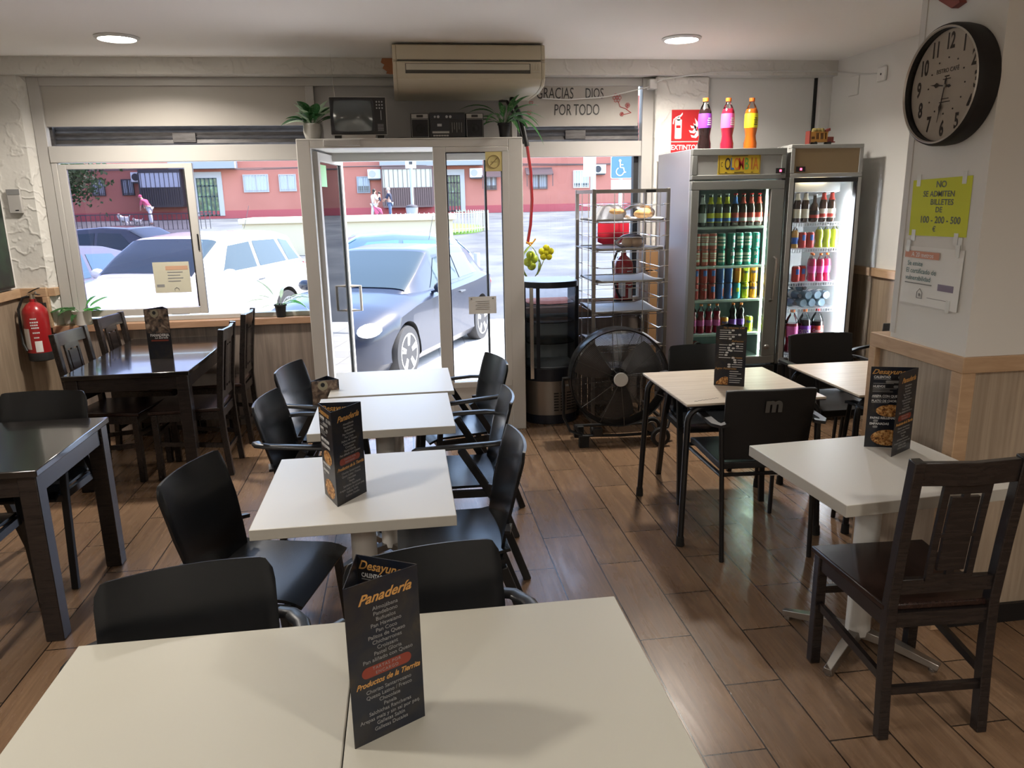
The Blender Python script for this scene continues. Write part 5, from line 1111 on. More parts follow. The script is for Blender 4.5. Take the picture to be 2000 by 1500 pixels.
def put(key, loc, label, cat, group, rz=0, rot=None):
    src = PROTO[key]
    if key not in USED: USED.add(key); o = src; o.location = loc; o.rotation_euler = (0, 0, rz)
    else: o = dup(src, loc, rz)
    if rot: o.rotation_euler = rot
    tag(o, label, cat, group); return o
def bars(r):
    pass
fw = (-PI / 2 - 1.1, -PI / 2 + 1.1)
beer('b_grey', 'glass_green', 'cap_white', 'lb_white', 'lb_white'); beer('b_yel', 'glass_grey', 'cap_white', 'lb_yellow', 'lb_yellow', 'lb_blue'); beer('b_red', 'glass_brown', 'cap_red', 'lb_red', 'lb_red', 'lb_white'); beer('b_blue', 'glass_brown', 'cap_red', 'lb_blue', 'lb_red', 'lb_blue')
can('c_cor', 'can_coral', 'lb_cream', [(.030, .050, *fw), (.058, .064, *fw), (.070, .076, *fw), (.082, .095, *fw)]); can('c_grn', 'can_green', 'lb_cream', [(.025, .040, *fw), (.052, .062, *fw), (.072, .090, *fw)]); can('c_grn2', 'can_green', 'can_silver', [(.015, .045, -1.9, -1.0), (.07, .095, -1.9, -1.0)])
can('c_red', 'can_red', 'lb_blue', [(.055, .095, -2.0, -1.1)]); can('c_coke', 'can_red', None, (), 'Coca'); can('c_blue', 'can_blue', 'lb_white', [(.03, .10, -1.1, -.8)]); can('c_blr', 'can_blue', 'lb_red', [(.02, .08, -1.2, -.6)]); can('c_oran', 'can_orange', 'lb_red', [(.09, .095, *fw)]); can('c_teal', 'can_teal', 'can_lemon', [(.05, .08, -2.0, -1.2)])
can('c_fl', 'can_lemon', None, (), 'FANTA', 'lb_blue'); can('c_fo', 'can_orange', None, (), 'FANTA', 'lb_blue')
Y1_ = 5.325
for i, (k, nm) in enumerate([('b_grey', 'white-labelled'), ('b_grey', 'white-labelled'), ('b_yel', 'yellow-necked'), ('b_yel', 'yellow-necked'), ('b_yel', 'yellow-necked'), ('b_blue', 'blue-labelled'), ('b_red', 'red-labelled'), ('b_red', 'red-labelled'), ('b_red', 'red-labelled')]):
    put(k, ((2.06 + i * .0605), Y1_, S1[0] + .0005), '%s bottle, %s on the left fridge top shelf' % (nm, ORD[i]), 'bottle', 'bottles on the top shelf of the left fridge')
r2 = ['c_cor'] * 3 + ['c_grn'] * 1 + ['c_grn2', 'c_grn', 'c_grn', 'c_grn2']; xs = (2.083, 2.145, 2.207, 2.272, 2.345, 2.407, 2.469, 2.533)
for lv_ in (0, 1):
    for i, k in enumerate(r2):
        put(k, (xs[i], Y1_, S1[1] + .0005 + lv_ * .1165), '%s beer can, %s, %s layer, left fridge second shelf' % ('coral red' if k == 'c_cor' else 'green', ORD[i], ('lower', 'upper')[lv_]), 'can', 'stacked beer cans in the left fridge', rz=(i * .6 + lv_) % .7 - .3)
xs = (2.083, 2.147, 2.211, 2.275, 2.339, 2.403, 2.467)
low = [('c_coke', 'red cola'), ('c_coke', 'red cola'), ('c_red', 'orange-red'), ('c_blr', 'blue and red'), ('c_blr', 'blue and red'), ('c_teal', 'teal'), ('c_fl', 'lemon yellow')]
upp = [('c_red', 'red and blue'), ('c_red', 'red and blue'), ('c_red', 'red'), ('c_blue', 'dark blue'), ('c_blue', 'dark blue'), ('c_oran', 'orange'), ('c_fl', 'lemon yellow')]
for lv_, row in ((0, low), (1, upp)):
    for i, (k, nm) in enumerate(row): put(k, (xs[i], Y1_, S1[2] + .0005 + lv_ * .1165), '%s can, %s, %s layer, left fridge third shelf' % (nm, ORD[i], ('lower', 'upper')[lv_]), 'can', 'stacked soft drink cans in the left fridge')
    put('c_fo', (2.531, Y1_, S1[2] + .0005 + lv_ * .1165), 'orange can, rightmost, %s layer, left fridge third shelf' % ('lower', 'upper')[lv_], 'can', 'stacked soft drink cans in the left fridge')
pet('p_pink', 'soda_red', 'cap_orange', 'lb_pink', .215, .029, 'waist', None, (.26, .46), .76); pet('p_purp', 'cola', 'cap_orange', 'lb_purple', .215, .029, 'waist', None, (.26, .46), .86)
for i, x in enumerate((2.078, 2.139, 2.200, 2.261)): put('p_pink', (x, Y1_, S1[3] + .0005), 'small red soda with pink label, %s, left fridge fourth shelf' % ORD[i], 'bottle', 'small red sodas in the left fridge')
put('c_fo', (2.323, Y1_, S1[3] + .0005), 'orange can alone between red and dark sodas in the left fridge', 'can', None)
for i, x in enumerate((2.386, 2.448)): put('p_purp', (x, Y1_, S1[3] + .0005), 'small dark purple-labelled soda, %s of two, left fridge fourth shelf' % ('left', 'right')[i], 'bottle', 'small dark sodas in the left fridge')
put('c_fl', (2.512, Y1_, S1[3] + .0005), 'lemon yellow can at the right end of the fourth shelf of the left fridge', 'can', None)
for i, (x, y, z) in enumerate(((2.12, 5.36, .535), (2.20, 5.38, .535), (2.16, 5.37, .583))):
    put('p_purp' if False else 'b_red', (x, y, z), 'dark bottle lying down, %s on the floor of the left fridge' % ('left', 'right', 'uppermost')[i], 'bottle', 'bottles lying in the left fridge', rot=(-PI / 2, 0, 0))
# right fridge
beer('b_cream', 'glass_brown', 'cap_gold', 'lb_cream', 'lb_cream'); beer('b_squat', 'glass_brown', 'cap_white', None, 'lb_black', 'lb_red', h=.195, r=.037, squat=1); beer('b_dred', 'glass_brown', 'cap_dark', 'lb_red', 'lb_white', 'lb_red'); beer('b_brown', 'glass_brown', 'cap_gold', 'lb_red', 'lb_cream', 'lb_red')
Y2_ = 5.33; G = 'bottles on the top shelf of the right fridge'
for i, (k, x, nm) in enumerate([('b_cream', 2.778, 'brown bottle with cream label'), ('b_cream', 2.84, 'brown bottle with cream label'), ('b_cream', 2.902, 'brown bottle with cream label'), ('b_squat', 2.972, 'squat brown bottle with pale cap'), ('b_dred', 3.042, 'dark bottle with red and white label'), ('b_brown', 3.105, 'brown bottle with red label')]):
    put(k, (x, Y2_, S2[0] + .0005), '%s, %s, right fridge top shelf' % (nm, ORD[i]), 'bottle', G)
pet('j_amber', 'juice_amber', 'cap_white', 'lb_blue', .155, .027, 'contour', None, (.2, .5), .84); pet('l_lime', 'soda_lime', 'cap_white', 'soda_lime', .165, .029, 'contour', None, (.45, .7), .80)
for i, x in enumerate((2.778, 2.836)): put('j_amber', (x, Y2_, S2[1] + .0005), 'amber juice bottle with blue label, %s of two, right fridge' % ('left', 'right')[i], 'bottle', 'juice bottles')
for i, x in enumerate((2.893, 2.955)): put('c_red', (x, Y2_, S2[1] + .0005), 'red can, %s of two on the right fridge second shelf' % ('left', 'right')[i], 'can', 'red cans on the second shelf of the right fridge')
for i, x in enumerate((3.025, 3.085, 3.145)): put('l_lime', (x, Y2_, S2[1] + .0005), 'lime yellow bottle, %s of three, right fridge second shelf' % ('left', 'middle', 'right')[i], 'bottle', 'lime yellow bottles')
put('p_purp', (2.772, Y2_, S2[2] + .0005), 'dark soda with purple label at the left end of the right fridge', 'bottle', None)
for i, (x, y) in enumerate(((2.862, Y2_), (2.925, Y2_ + .03))): put('c_red', (x, y, S2[2] + .0005), 'red can, %s of two on the right fridge third shelf' % ('left', 'right')[i], 'can', 'red cans on the third shelf of the right fridge')
pet('p_rose', 'soda_pink', 'cap_orange', 'lb_pink', .205, .028, 'contour', None, (.30, .55), .80)
for i, (x, y) in enumerate(((2.99, Y2_), (3.05, Y2_ - .005), (3.11, Y2_ + .01), (3.02, Y2_ + .07))): put('p_rose', (x, y, S2[2] + .0005), 'bright pink soda bottle, %s on the third shelf of the right fridge' % ('left', 'middle', 'right', 'rear')[i], 'bottle', 'pink sodas in the right fridge')
flat('carton_blue', .02, .06, .35, .4); mb = MB(); mb.box(-.022, .022, -.02, .02, 0, .14, 0); mb.box(-.0225, .0225, -.0205, .02, .105, .13, 1); mb.box(-.0225, .0225, -.0205, .02, .005, .018, 1)
tag(mb.build('drink_carton', ['carton_blue', 'lb_white'], loc=(2.775, Y2_, S2[3] + .0005)), 'blue carton at the left end of the water bottle shelf', 'carton')
def waterb():
    t = bpy.data.objects.new('water_bottle', None); C.objects.link(t)
    MB().lathe([(.010, .003), (.026, 0), (.032, .008), (.032, .05), (.029, .06), (.032, .07), (.032, .13), (.024, .16), (.013, .175), (.013, .185)], 24).build('bottle', 'water_blue', t, smooth=50)
    MB().lathe([(.0145, .18), (.0145, .197)], 16).build('cap', 'cap_dark', t); MB().lathe([(.0322, .075), (.0322, .115)], 24, caps=False).build('label', 'lb_white', t); PROTO['w'] = t
waterb()
for i, (x, z, fl_) in enumerate(((2.86, .033, 1), (2.93, .033, 0), (3.0, .033, 0), (3.075, .033, 0), (2.895, .091, 1), (2.967, .091, 0), (3.04, .091, 0), (3.11, .088, 0), (2.93, .147, 1))):
    put('w', (x, Y2_ + (.17 if fl_ else -.02), S2[3] + z), 'water bottle lying in the right fridge, %s' % ('lower row, leftmost', 'lower row, second', 'lower row, third', 'lower row, rightmost', 'upper row, leftmost cap first', 'upper row, second', 'upper row, third', 'upper row, rightmost', 'topmost')[i], 'bottle', 'lying water bottles', rot=((PI / 2, 0, 0) if fl_ else (-PI / 2, 0, 0)))
pet('L_pink', 'soda_red', 'cap_orange', 'lb_pink', .325, .048, 'contour', None, (.36, .62), .68); pet('L_purp', 'cola', 'cap_orange', 'lb_purple', .325, .048, 'contour', 'POSTOBON', (.36, .62), .76); pet('L_coke', 'cola', 'cap_red', 'lb_red', .33, .047, 'contour', 'Coca-Cola', (.38, .60), .70); pet('L_yel', 'cola', 'cap_orange', 'lb_yellow', .30, .043, 'contour', None, (.36, .6), .78)
for k, x, lab in (('L_yel', 2.772, 'large yellow-labelled dark soda, left end of the right fridge bottom shelf'), ('L_pink', 2.868, 'large red soda with pink label on the bottom shelf of the right fridge'), ('L_purp', 2.968, 'large dark soda with purple label on the bottom shelf of the right fridge'), ('L_coke', 3.07, 'large red-capped cola bottle on the bottom shelf of the right fridge')):
    put(k, (x, 5.345, S2[4] + .0005), lab, 'bottle', 'large sodas in the right fridge')
# three big sodas on top of the left fridge
pet('T_purp', 'cola', 'cap_orange', 'lb_purple', .345, .046, 'contour', None, (.42, .70), .79); pet('T_pink', 'soda_red', 'cap_orange', 'lb_pink', .345, .046, 'contour', None, (.42, .70), .79); pet('T_yel', 'soda_orange', 'cap_orange', 'lb_yellow', .345, .046, 'contour', None, (.42, .70), .79)
for k, x, lab in (('T_purp', 2.125, 'large dark soda bottle with purple label on top of the left fridge'), ('T_pink', 2.292, 'large red soda bottle with pink label on top of the left fridge'), ('T_yel', 2.465, 'large orange soda bottle with yellow label on top of the left fridge')):
    o = put(k, (x, 5.36, 2.0005), lab, 'bottle', 'large sodas on top of the left fridge')
for k, c_ in (('T_purp', 'lb_white'), ('T_pink', 'lb_white'), ('T_yel', 'lb_black')):
    mb = MB(); r = .0475
    for z, w_ in ((.205, .5), (.192, .7), (.178, .6), (.164, .7)): mb.grid(lambda u, v: (r * math.sin(.35 + w_ * (u - .5)), -r * math.cos(.35 + w_ * (u - .5)), z + .006 * v), 6, 1)
    mb.build('label_print', c_, PROTO[k])
# toy bus
tb = thing('toy_bus', 'little wooden folk bus with a loaded roof on the right fridge', 'toy', (3.0, 5.36, 2.023), rz_(4)); flat('toy_ochre', .42, .20, .04, .5); flat('toy_red', .22, .04, .03, .5); flat('toy_straw', .30, .24, .08, .8); flat('toy_black', .02, .02, .02, .5)
mb = MB(); mb.box(-.10, .035, -.025, .025, .022, .042); mb.box(-.10, .04, -.026, .026, .085, .092)
for x in (-.095, -.06, -.025, .01, .032): mb.box(x - .004, x + .004, -.026, .026, .042, .085)
mb.box(-.10, -.065, -.026, .026, .06, .085); mb.build('body', 'toy_ochre', tb)
mb = MB(); mb.box(.035, .088, -.022, .022, .022, .058); mb.box(-.108, -.098, -.026, .026, .01, .098); mb.hexa([(.03, -.02, .088), (.06, -.02, .10), (.06, .02, .10), (.03, .02, .088)], [(.03, -.02, .105), (.058, -.02, .118), (.058, .02, .118), (.03, .02, .105)]); mb.box(.085, .098, -.026, .026, .018, .026); mb.build('bonnet', 'toy_red', tb)
mb = MB(); [mb.ball((x, 0, .10), (.022, .02, .02), 10, jit=.2) for x in (-.055, -.025, .005)]; mb.build('cargo', 'toy_straw', tb)
for x in (-.055, .055):
    for y in (-.022, .022): MB().cyl((x, y - .005, .013), (x, y + .005, .013), .013, n=14).build('wheel', 'toy_black', tb)
tag(MB().tube([(2.64, 5.30, 2.004), (2.72, 5.34, 2.026), (2.80, 5.38, 2.028), (2.60, 5.42, 2.004), (2.5, 5.45, 2.003)], .003, 6).build('cable', 'white_metal'), 'pale cable lying across the tops of the two fridges', 'cable')
# ------------------------------------------------------------------ street
def gz(y): return -0.34 if y < 15 else -0.34 + (y - 15) * 1.14 / 35.0
m = mat('asphalt', (.20, .20, .21), .95, spec=.05); L(m, ramp(m, noise(m, coords(m), .5, 5), [(.3, (.065, .07, .08)), (.7, (.13, .135, .14))]), bsdf(m).inputs['Base Color'])
m = mat('paving', (.58, .56, .53), .9, spec=.1)
b_ = N(m, 'ShaderNodeTexBrick'); b_.offset = 0; L(m, coords(m), b_.inputs['Vector']); 
for k, v in (('Scale', 1.0), ('Brick Width', .4), ('Row Height', .4), ('Mortar Size', .006)): b_.inputs[k].default_value = v
b_.inputs['Color1'].default_value = (.62, .60, .57, 1); b_.inputs['Color2'].default_value = (.52, .51, .49, 1); b_.inputs['Mortar'].default_value = (.35, .34, .33, 1); L(m, b_.outputs[0], bsdf(m).inputs['Base Color'])
mb = MB(); mb.box(-40, 40, 6.25, 13.0, -.5, -.34); struct('ground_pavement', mb, 'paving', 'sunlit paved pavement outside')
mb = MB(); mb.hexa([(-60, 13, -.6), (60, 13, -.6), (60, 49.5, -.6), (-60, 49.5, -.6)], [(-60, 13, -.345), (60, 13, -.345), (60, 49.5, gz(49.5)), (-60, 49.5, gz(49.5))]); struct('ground_road', mb, 'asphalt')
mb = MB(); mb.box(-2.9, 3.6, 6.20, 6.5, -.5, -.13); struct('ground_step', mb, 'paving')
struct('roof', MB().box(XL - .4, XR + .4, YB - .4, 6.34, CE + .15, CE + .5), 'wall_paint')
# ------------------------------------------------------------------ cars
flat('tyre', .03, .03, .032, .8); flat('arch_black', .01, .01, .01, .8); flat('alloy', .55, .55, .56, .3, metal=.9); flat('trim_chrome', .6, .6, .6, .15, metal=1.0); flat('plastic_dark', .03, .03, .03, .5); flat('headlight', .75, .77, .8, .08, coat=1.0); flat('tail_red', .4, .01, .01, .2, coat=1.0)
mat('car_glass', (.03, .045, .055), .05, spec=.28); mat('car_glass_blue', (.10, .20, .26), .05, spec=.3)
def car(name, label, paint, x, y, hd, g, p, glass='car_glass', detail=True):
    """local: +x nose, +y left side, origin under the front axle"""
    t = thing(name, label, 'car', (x, y, g), hd)
    ST = p['st']; X = [s_[0] for s_ in ST]
    def I(xx, c): return float(np.interp(-xx, [-q for q in X], [s_[c] for s_ in ST]))
    # columns: 0 x, 1 half width, 2 bottom z, 3 shoulder z, 4 centre-top z
    n = 46; xs = [X[0] + (X[-1] - X[0]) * (i / n) for i in range(n + 1)]
    def smooth(f, xx): return (f(xx + .05) + 2 * f(xx) + f(xx - .05)) / 4
    mb = MB(); vs = []; m_ = 0
    for xx in xs:
        w_ = smooth(lambda q: I(q, 1), xx); zb = smooth(lambda q: I(q, 2), xx); zs = smooth(lambda q: I(q, 3), xx); zt = smooth(lambda q: I(q, 4), xx)
        half = [(w_ * .90, zb), (w_ * .985, zb + .10), (w_ * .975, zb + (zs - zb) * .45), (w_, zb + (zs - zb) * .75), (w_ * .985, zs - .02), (w_ * .93, zs + (zt - zs) * .25), (w_ * .80, zs + (zt - zs) * .7), (w_ * .45, zt - .005), (0, zt)]
        row = [(xx, yy, zz) for yy, zz in half] + [(xx, -yy, zz) for yy, zz in half[-2::-1]]
        m_ = len(row); vs += row
    fs = [(i * m_ + j, i * m_ + (j + 1) % m_, (i + 1) * m_ + (j + 1) % m_, (i + 1) * m_ + j) for i in range(n) for j in range(m_)]
    fs += [tuple(range(m_)), tuple(range(n * m_, (n + 1) * m_))]
    mb.add(vs, fs); body = mb.build('body', [paint], None, smooth=40)
    R = p['r']; WB = p['wb']; TW = p['tw']
    cut = MB()
    for ax in (0, -WB):
        for sy in (-1, 1): cut.cyl((ax, sy * (TW - .16), R), (ax, sy * (TW + .3), R), R * 1.15, n=32)
    co_ = cut.build('cutter', 'arch_black'); bo = body.modifiers.new('b', 'BOOLEAN'); bo.object = co_; bo.operation = 'DIFFERENCE'; bo.solver = 'EXACT'; body.data.materials.append(MATS['arch_black'])
    dg = bpy.context.evaluated_depsgraph_get(); me2 = bpy.data.meshes.new_from_object(body.evaluated_get(dg)); body.modifiers.clear(); body.data = me2; bpy.data.objects.remove(co_); me2.set_sharp_from_angle(angle=math.radians(35))
    body.parent = t
    # greenhouse
    GH = p['gh']; GX = [q[0] for q in GH]   # x, base half width, roof half width, base z, roof z
    def J(xx, c): return float(np.interp(-xx, [-q for q in GX], [q[c] for q in GH]))
    def S(xx, s_, off=0.0):
        # s_ in [-1,1]; |s|=1 belt, .5 roof edge, 0 centre
        wb_, wr, zb, zr = (J(xx, c) for c in (1, 2, 3, 4)); a = abs(s_); sg = 1 if s_ >= 0 else -1
        if a > .5: u = (1 - a) / .5; yy = wb_ + (wr - wb_) * u; zz = zb + (zr - .05 - zb) * u - .0
        else: u = a / .5; yy = wr * math.sin(u * PI / 2) ** .9 if u > 0 else 0; zz = zr - .05 * (u ** 3)
        return Vector((xx, sg * (yy + (off if a > .5 else 0)), zz + (off if a <= .5 else off * .3)))
    mb = MB(); nn_ = 36
    mb.grid(lambda u, v: S(GX[0] + (GX[-1] - GX[0]) * v, -1 + 2 * u), 24, nn_); mb.build('roof', paint, t, smooth=40)
    gl = MB()
    wx0, wx1 = p['ws']; gl.grid(lambda u, v: S(wx0 + (wx1 - wx0) * v, (-.47 + .94 * u), .008) + Vector((.008, 0, 0)), 16, 8); gl.build('windscreen', glass, t, smooth=60)
    rx0, rx1 = p['rw']; gl = MB(); gl.grid(lambda u, v: S(rx0 + (rx1 - rx0) * v, (-.45 + .90 * u), .008) + Vector((-.008, 0, 0)), 12, 6); gl.build('rear_window', glass, t, smooth=60)
    for sg in (-1, 1):
        for (a0, a1, b0, b1) in p['side']:
            # bottom from a0..a1, top from b0..b1
            gl = MB()
            def fn(u, v):
                xx = (a0 + (a1 - a0) * u) * (1 - v) + (b0 + (b1 - b0) * u) * v; return S(xx, sg * (.95 - .36 * v), .006)
            gl.grid(fn, 10, 6); gl.build('side_window', p.get('sg', glass), t, smooth=60)
    for ax in (0, -WB):
        for sg in (-1, 1):
            wl = MB().lathe([(R * .70, -.09), (R * .96, -.085), (R, -.05), (R, .05), (R * .96, .085), (R * .70, .09)], 36, caps=True).build('wheel', 'tyre', t, loc=(ax, sg * TW, R), rot=(PI / 2, 0, 0))
            rm = MB(); rm.lathe([(R * .70, .07), (R * .72, .093), (R * .66, .093), (R * .64, .03), (R * .5, .02)], 36, caps=False); rm.cyl((0, 0, .04), (0, 0, .085), R * .14, n=16)
            for q in range(5):
                for dlt in (-.16, .16):
                    a = q * 2 * PI / 5 + .3; rm.bar([(R * .1 * math.cos(a + dlt), R * .1 * math.sin(a + dlt), .078), (R * .68 * math.cos(a + dlt * .7), R * .68 * math.sin(a + dlt * .7), .085)], R * .10, .02, (0, 0, 1))
            if sg > 0: rm.v = [(a, b, -c) for a, b, c in rm.v]
            rm.build('rim', 'alloy', wl); bd = MB().lathe([(.01, 0.0), (R * .62, 0.0)], 24, caps=False); bd.build('brake_disc', 'plastic_dark', wl)
    for sg in (-1, 1):
        hl = p['hl']; mbh = MB(); mbh.ball((hl[0], sg * hl[1], hl[2]), (hl[3], hl[4], hl[5]), 16); o = mbh.build('headlight', 'headlight', t, smooth=60)
        MB().ball((p['tl'][0], sg * p['tl'][1], p['tl'][2]), (.07, .09, .12), 12).build('tail_light', 'tail_red', t, smooth=60)
        mx = p['mir']; mr = MB(); mr.ball((mx[0], sg * (mx[1] + .11), mx[2]), (.06, .11, .075), 12); mr.bar([(mx[0] - .02, sg * (mx[1] - .03), mx[2] - .06), (mx[0], sg * (mx[1] + .08), mx[2] - .03)], .05, .03); mr.build('wing_mirror', paint, t, smooth=60)
        if detail:
            MB().box(mx[0] - 1.0, mx[0] - .82, sg * p['hw'] - .012, sg * p['hw'] + .012, mx[2] - .16, mx[2] - .14).build('door_handle', 'trim_chrome', t)
    if detail:
        f_ = p['st'][0][0]; MB().box(f_ - .08, f_ + .005, -.30, .30, .28, .40).build('lower_grille', 'plastic_dark', t)
        mb = MB(); mb.prism([(-.02, .70), (-.14, .62), (-.10, .42), (0, .34), (.10, .42), (.14, .62), (.02, .70)], f_ - .06, f_ + .012, 'x'); mb.build('grille', 'plastic_dark', t)
        MB().box(f_ + .0, f_ + .018, .20, .72, .36, .47).build('front_plate', 'white_print', t) if p.get('plate') else None
        MB().tube([(p['gh'][-1][0] + .5, 0, p['gh'][3][4]), (p['gh'][-1][0] + .3, 0, p['gh'][3][4] + .35)], .004, 5).build('aerial', 'plastic_dark', t)
    return t
mat('paint_navy', (.010, .014, .028), .32, coat=.25, spec=.4); mat('paint_white', (.75, .75, .74), .3, coat=1.0); mat('paint_silver', (.20, .21, .23), .3, metal=.5, coat=.3); mat('paint_blue', (.08, .13, .20), .3, coat=.3); mat('paint_black', (.02, .022, .03), .25, coat=1.0)
hatch = dict(st=[(.86, .45, .30, .50, .62), (.80, .66, .22, .58, .70), (.55, .82, .18, .66, .80), (.20, .89, .17, .76, .90), (-.35, .90, .16, .86, .98), (-1.2, .90, .16, .90, .98), (-2.4, .90, .16, .93, 1.0), (-3.0, .88, .18, .96, 1.02), (-3.35, .80, .26, .92, .98), (-3.48, .66, .34, .70, .80)],
             gh=[(-.38, .74, .66, .90, .97), (-.80, .76, .66, .92, 1.20), (-1.25, .78, .62, .94, 1.43), (-1.9, .80, .60, .94, 1.465), (-2.6, .79, .58, .96, 1.42), (-3.0, .76, .55, .98, 1.33), (-3.32, .70, .55, .98, 1.04)],
             ws=(-.46, -1.20), rw=(-3.05, -3.28), side=[(-1.0, -1.92, -1.38, -1.95), (-2.0, -2.75, -2.03, -2.62)], r=.32, wb=2.634, tw=.80, hl=(.52, .68, .66, .25, .13, .085), tl=(-3.32, .72, .80), mir=(-.88, .86, .98), hw=.905, plate=False)
suvp = dict(st=[(.88, .50, .32, .62, .78), (.80, .72, .26, .72, .88), (.5, .86, .24, .82, .98), (.1, .91, .24, .90, 1.05), (-.5, .92, .24, .98, 1.12), (-1.4, .92, .24, 1.02, 1.10), (-2.6, .92, .24, 1.05, 1.12), (-3.3, .90, .26, 1.06, 1.12), (-3.55, .84, .34, 1.0, 1.05), (-3.62, .72, .42, .78, .85)],
            gh=[(-.55, .80, .72, 1.02, 1.10), (-.95, .81, .70, 1.05, 1.36), (-1.35, .82, .67, 1.06, 1.57), (-2.1, .83, .66, 1.07, 1.62), (-2.9, .82, .64, 1.09, 1.60), (-3.3, .80, .62, 1.10, 1.52), (-3.55, .76, .62, 1.08, 1.14)],
            ws=(-.62, -1.30), rw=(-3.34, -3.52), side=[(-1.15, -2.0, -1.48, -2.02), (-2.08, -2.85, -2.10, -2.75), (-2.93, -3.30, -2.85, -3.15)], r=.35, wb=2.65, tw=.81, hl=(.60, .66, .80, .24, .15, .09), tl=(-3.5, .74, .95), mir=(-.98, .92, 1.10), hw=.925)
car('hatchback_car', 'glossy dark blue hatchback parked right outside the open door', 'paint_navy', -.811, 9.192, -2.004, -.357, hatch, 'car_glass')
car('sport_utility_car', 'overexposed white family car parked outside the left window', 'paint_white', -3.613, 10.016, -1.938, -.32, suvp, 'car_glass')
sv = car('saloon_car', 'silver car nose at the far left of the left window, beside the white car', 'paint_silver', -6.0, 10.6, -1.90, -.33, hatch, 'car_glass_blue', False)
sv = car('saloon_car', 'dark saloon car with its cabin showing behind the white car', 'paint_black', -4.75, 18.6, -.28, -.23, hatch, 'car_glass', False)
car('saloon_car', 'blue-grey car with light blue side windows behind the dark blue hatchback', 'paint_blue', -2.1, 14.7, PI + .10, -.34, hatch, 'car_glass_blue', False)
# ------------------------------------------------------------------ building opposite
BY = 50.0; KX = 1.0
m = mat('facade_pink', (.56, .235, .185), .9); L(m, ramp(m, noise(m, coords(m), .25, 4), [(.35, (.42, .145, .105)), (.65, (.50, .185, .135))]), bsdf(m).inputs['Base Color'])
flat('facade_red', .42, .085, .09, .9); flat('balcony_grey', .30, .31, .33, .8); flat('blind_white', .55, .58, .62, .6); flat('iron_dark', .05, .045, .05, .5); flat('window_dark', .06, .08, .10, .15, coat=.5); flat('door_green', .03, .06, .06, .4); flat('stone_grey', .45, .43, .43, .8); flat('brown_iron', .14, .085, .075, .6)
mat('pale_curtain', (.55, .52, .42), .7)
bd = thing('apartment_building', 'long two-storey pink apartment building across the street', 'building', (0, BY, .3))
def at_(x, z): return (x, 0, z - .3)
MB().box(-30, 34, 0, 6, -.3, 7.6).build('wall', 'facade_pink', bd); MB().box(-30, 34, -.04, 0, -.3, .95).build('base_band', 'facade_red', bd)
def win(x0, x1, z0, z1, bars=6, curtain='blind_white', low=0.0, col='white_print', depth=.10, awning=False, cage=False):
    o = MB(); e = .05; z0 -= .3; z1 -= .3
    o.box(x0 - e, x1 + e, -depth, 0, z0 - e, z0); o.box(x0 - e, x1 + e, -depth, 0, z1, z1 + e); o.box(x0 - e, x0, -depth, 0, z0, z1); o.box(x1, x1 + e, -depth, 0, z0, z1); o.box((x0 + x1) / 2 - .03, (x0 + x1) / 2 + .03, -.05, -.02, z0, z1)
    f = o.build('window', col, bd); MB().box(x0, x1, -.02, -.004, z0, z1).build('pane', 'window_dark', f)
    if curtain: MB().box(x0, x1, -.04, -.021, z0 + (z1 - z0) * low, z1).build('shutter_blind', curtain, f)
    g = MB()
    for i in range(bars): xx = x0 + (i + .5) * (x1 - x0) / bars; g.box(xx - .014, xx + .014, -depth - .03, -depth, z0, z1)
    g.box(x0, x1, -depth - .03, -depth, z0 + .05, z0 + .08); g.build('window_grille', col, f)
    if awning: q = MB(); q.hexa([(x0 - .35, -.55, z1 - .05), (x1 + .35, -.55, z1 - .05), (x1 + .35, 0, z1 + .35), (x0 - .35, 0, z1 + .35)], [(x0 - .35, -.55, z1 + .02), (x1 + .35, -.55, z1 + .02), (x1 + .35, 0, z1 + .42), (x0 - .35, 0, z1 + .42)]); [q.box(a, a + .05, -.55, -.5, z1 - .75, z1) for a in (x0 - .33, x1 + .28)]; q.build('awning', 'brown_iron', f)
win(-18.25, -17.6, 2.30, 3.18, 6, col='iron_dark'); win(-16.55, -15.95, 2.30, 3.15, 6, col='iron_dark')
win(-9.50, -8.10, 2.36, 3.32, 8, col='stone_grey'); win(-7.38, -6.45, 2.38, 3.30, 6, col='stone_grey'); win(-5.0, -4.1, 2.2, 3.15, 6, low=.3)
win(-2.68, -1.98, 2.20, 3.10, 5, low=.42, col='balcony_grey'); win(5.42, 6.0, 2.25, 3.02, 4, col='brown_iron', awning=True, low=.3); win(8.25, 9.3, 2.25, 3.12, 8, col='brown_iron', awning=True); win(11.1, 12.05, 2.28, 3.28, 6, low=.25); win(15.5, 16.5, 2.3, 3.2, 6)
def bal(x0, x1, zf, zm, zt, curtain, dark, dd=1.0):
    zf -= .3; zm -= .3; zt -= .3
    o = MB(); o.box(x0, x1, -dd, 0, zf - .12, zf); o.box(x0, x1, -dd - .02, 0, zt, zt + .18); o.box(x0, x1, -dd - .03, -dd, zm, zm + .06); o.box(x0 - .04, x0 + .04, -dd, 0, zf, zt); o.box(x1 - .04, x1 + .04, -dd, 0, zf, zt)
    f = o.build('balcony', dark, bd); g = MB(); nb = int((x1 - x0) / .13)
    for i in range(nb): xx = x0 + (i + .5) * (x1 - x0) / nb; g.box(xx - .035, xx + .035, -dd - .02, -dd + .01, zf, zm)
    for i in range(nb // 2): xx = x0 + (i + .5) * (x1 - x0) / (nb // 2); g.box(xx - .014, xx + .014, -dd - .02, -dd, zm, zt)
    g.build('balcony_railing', dark, f); MB().box(x0 + .05, x1 - .05, -dd + .02, -dd + .04, zm + .02, zt).build('curtain', curtain, f); MB().box(x0 + .05, x1 - .05, -dd + .03, -dd + .05, zf, zm).build('lower_panel', dark, f)
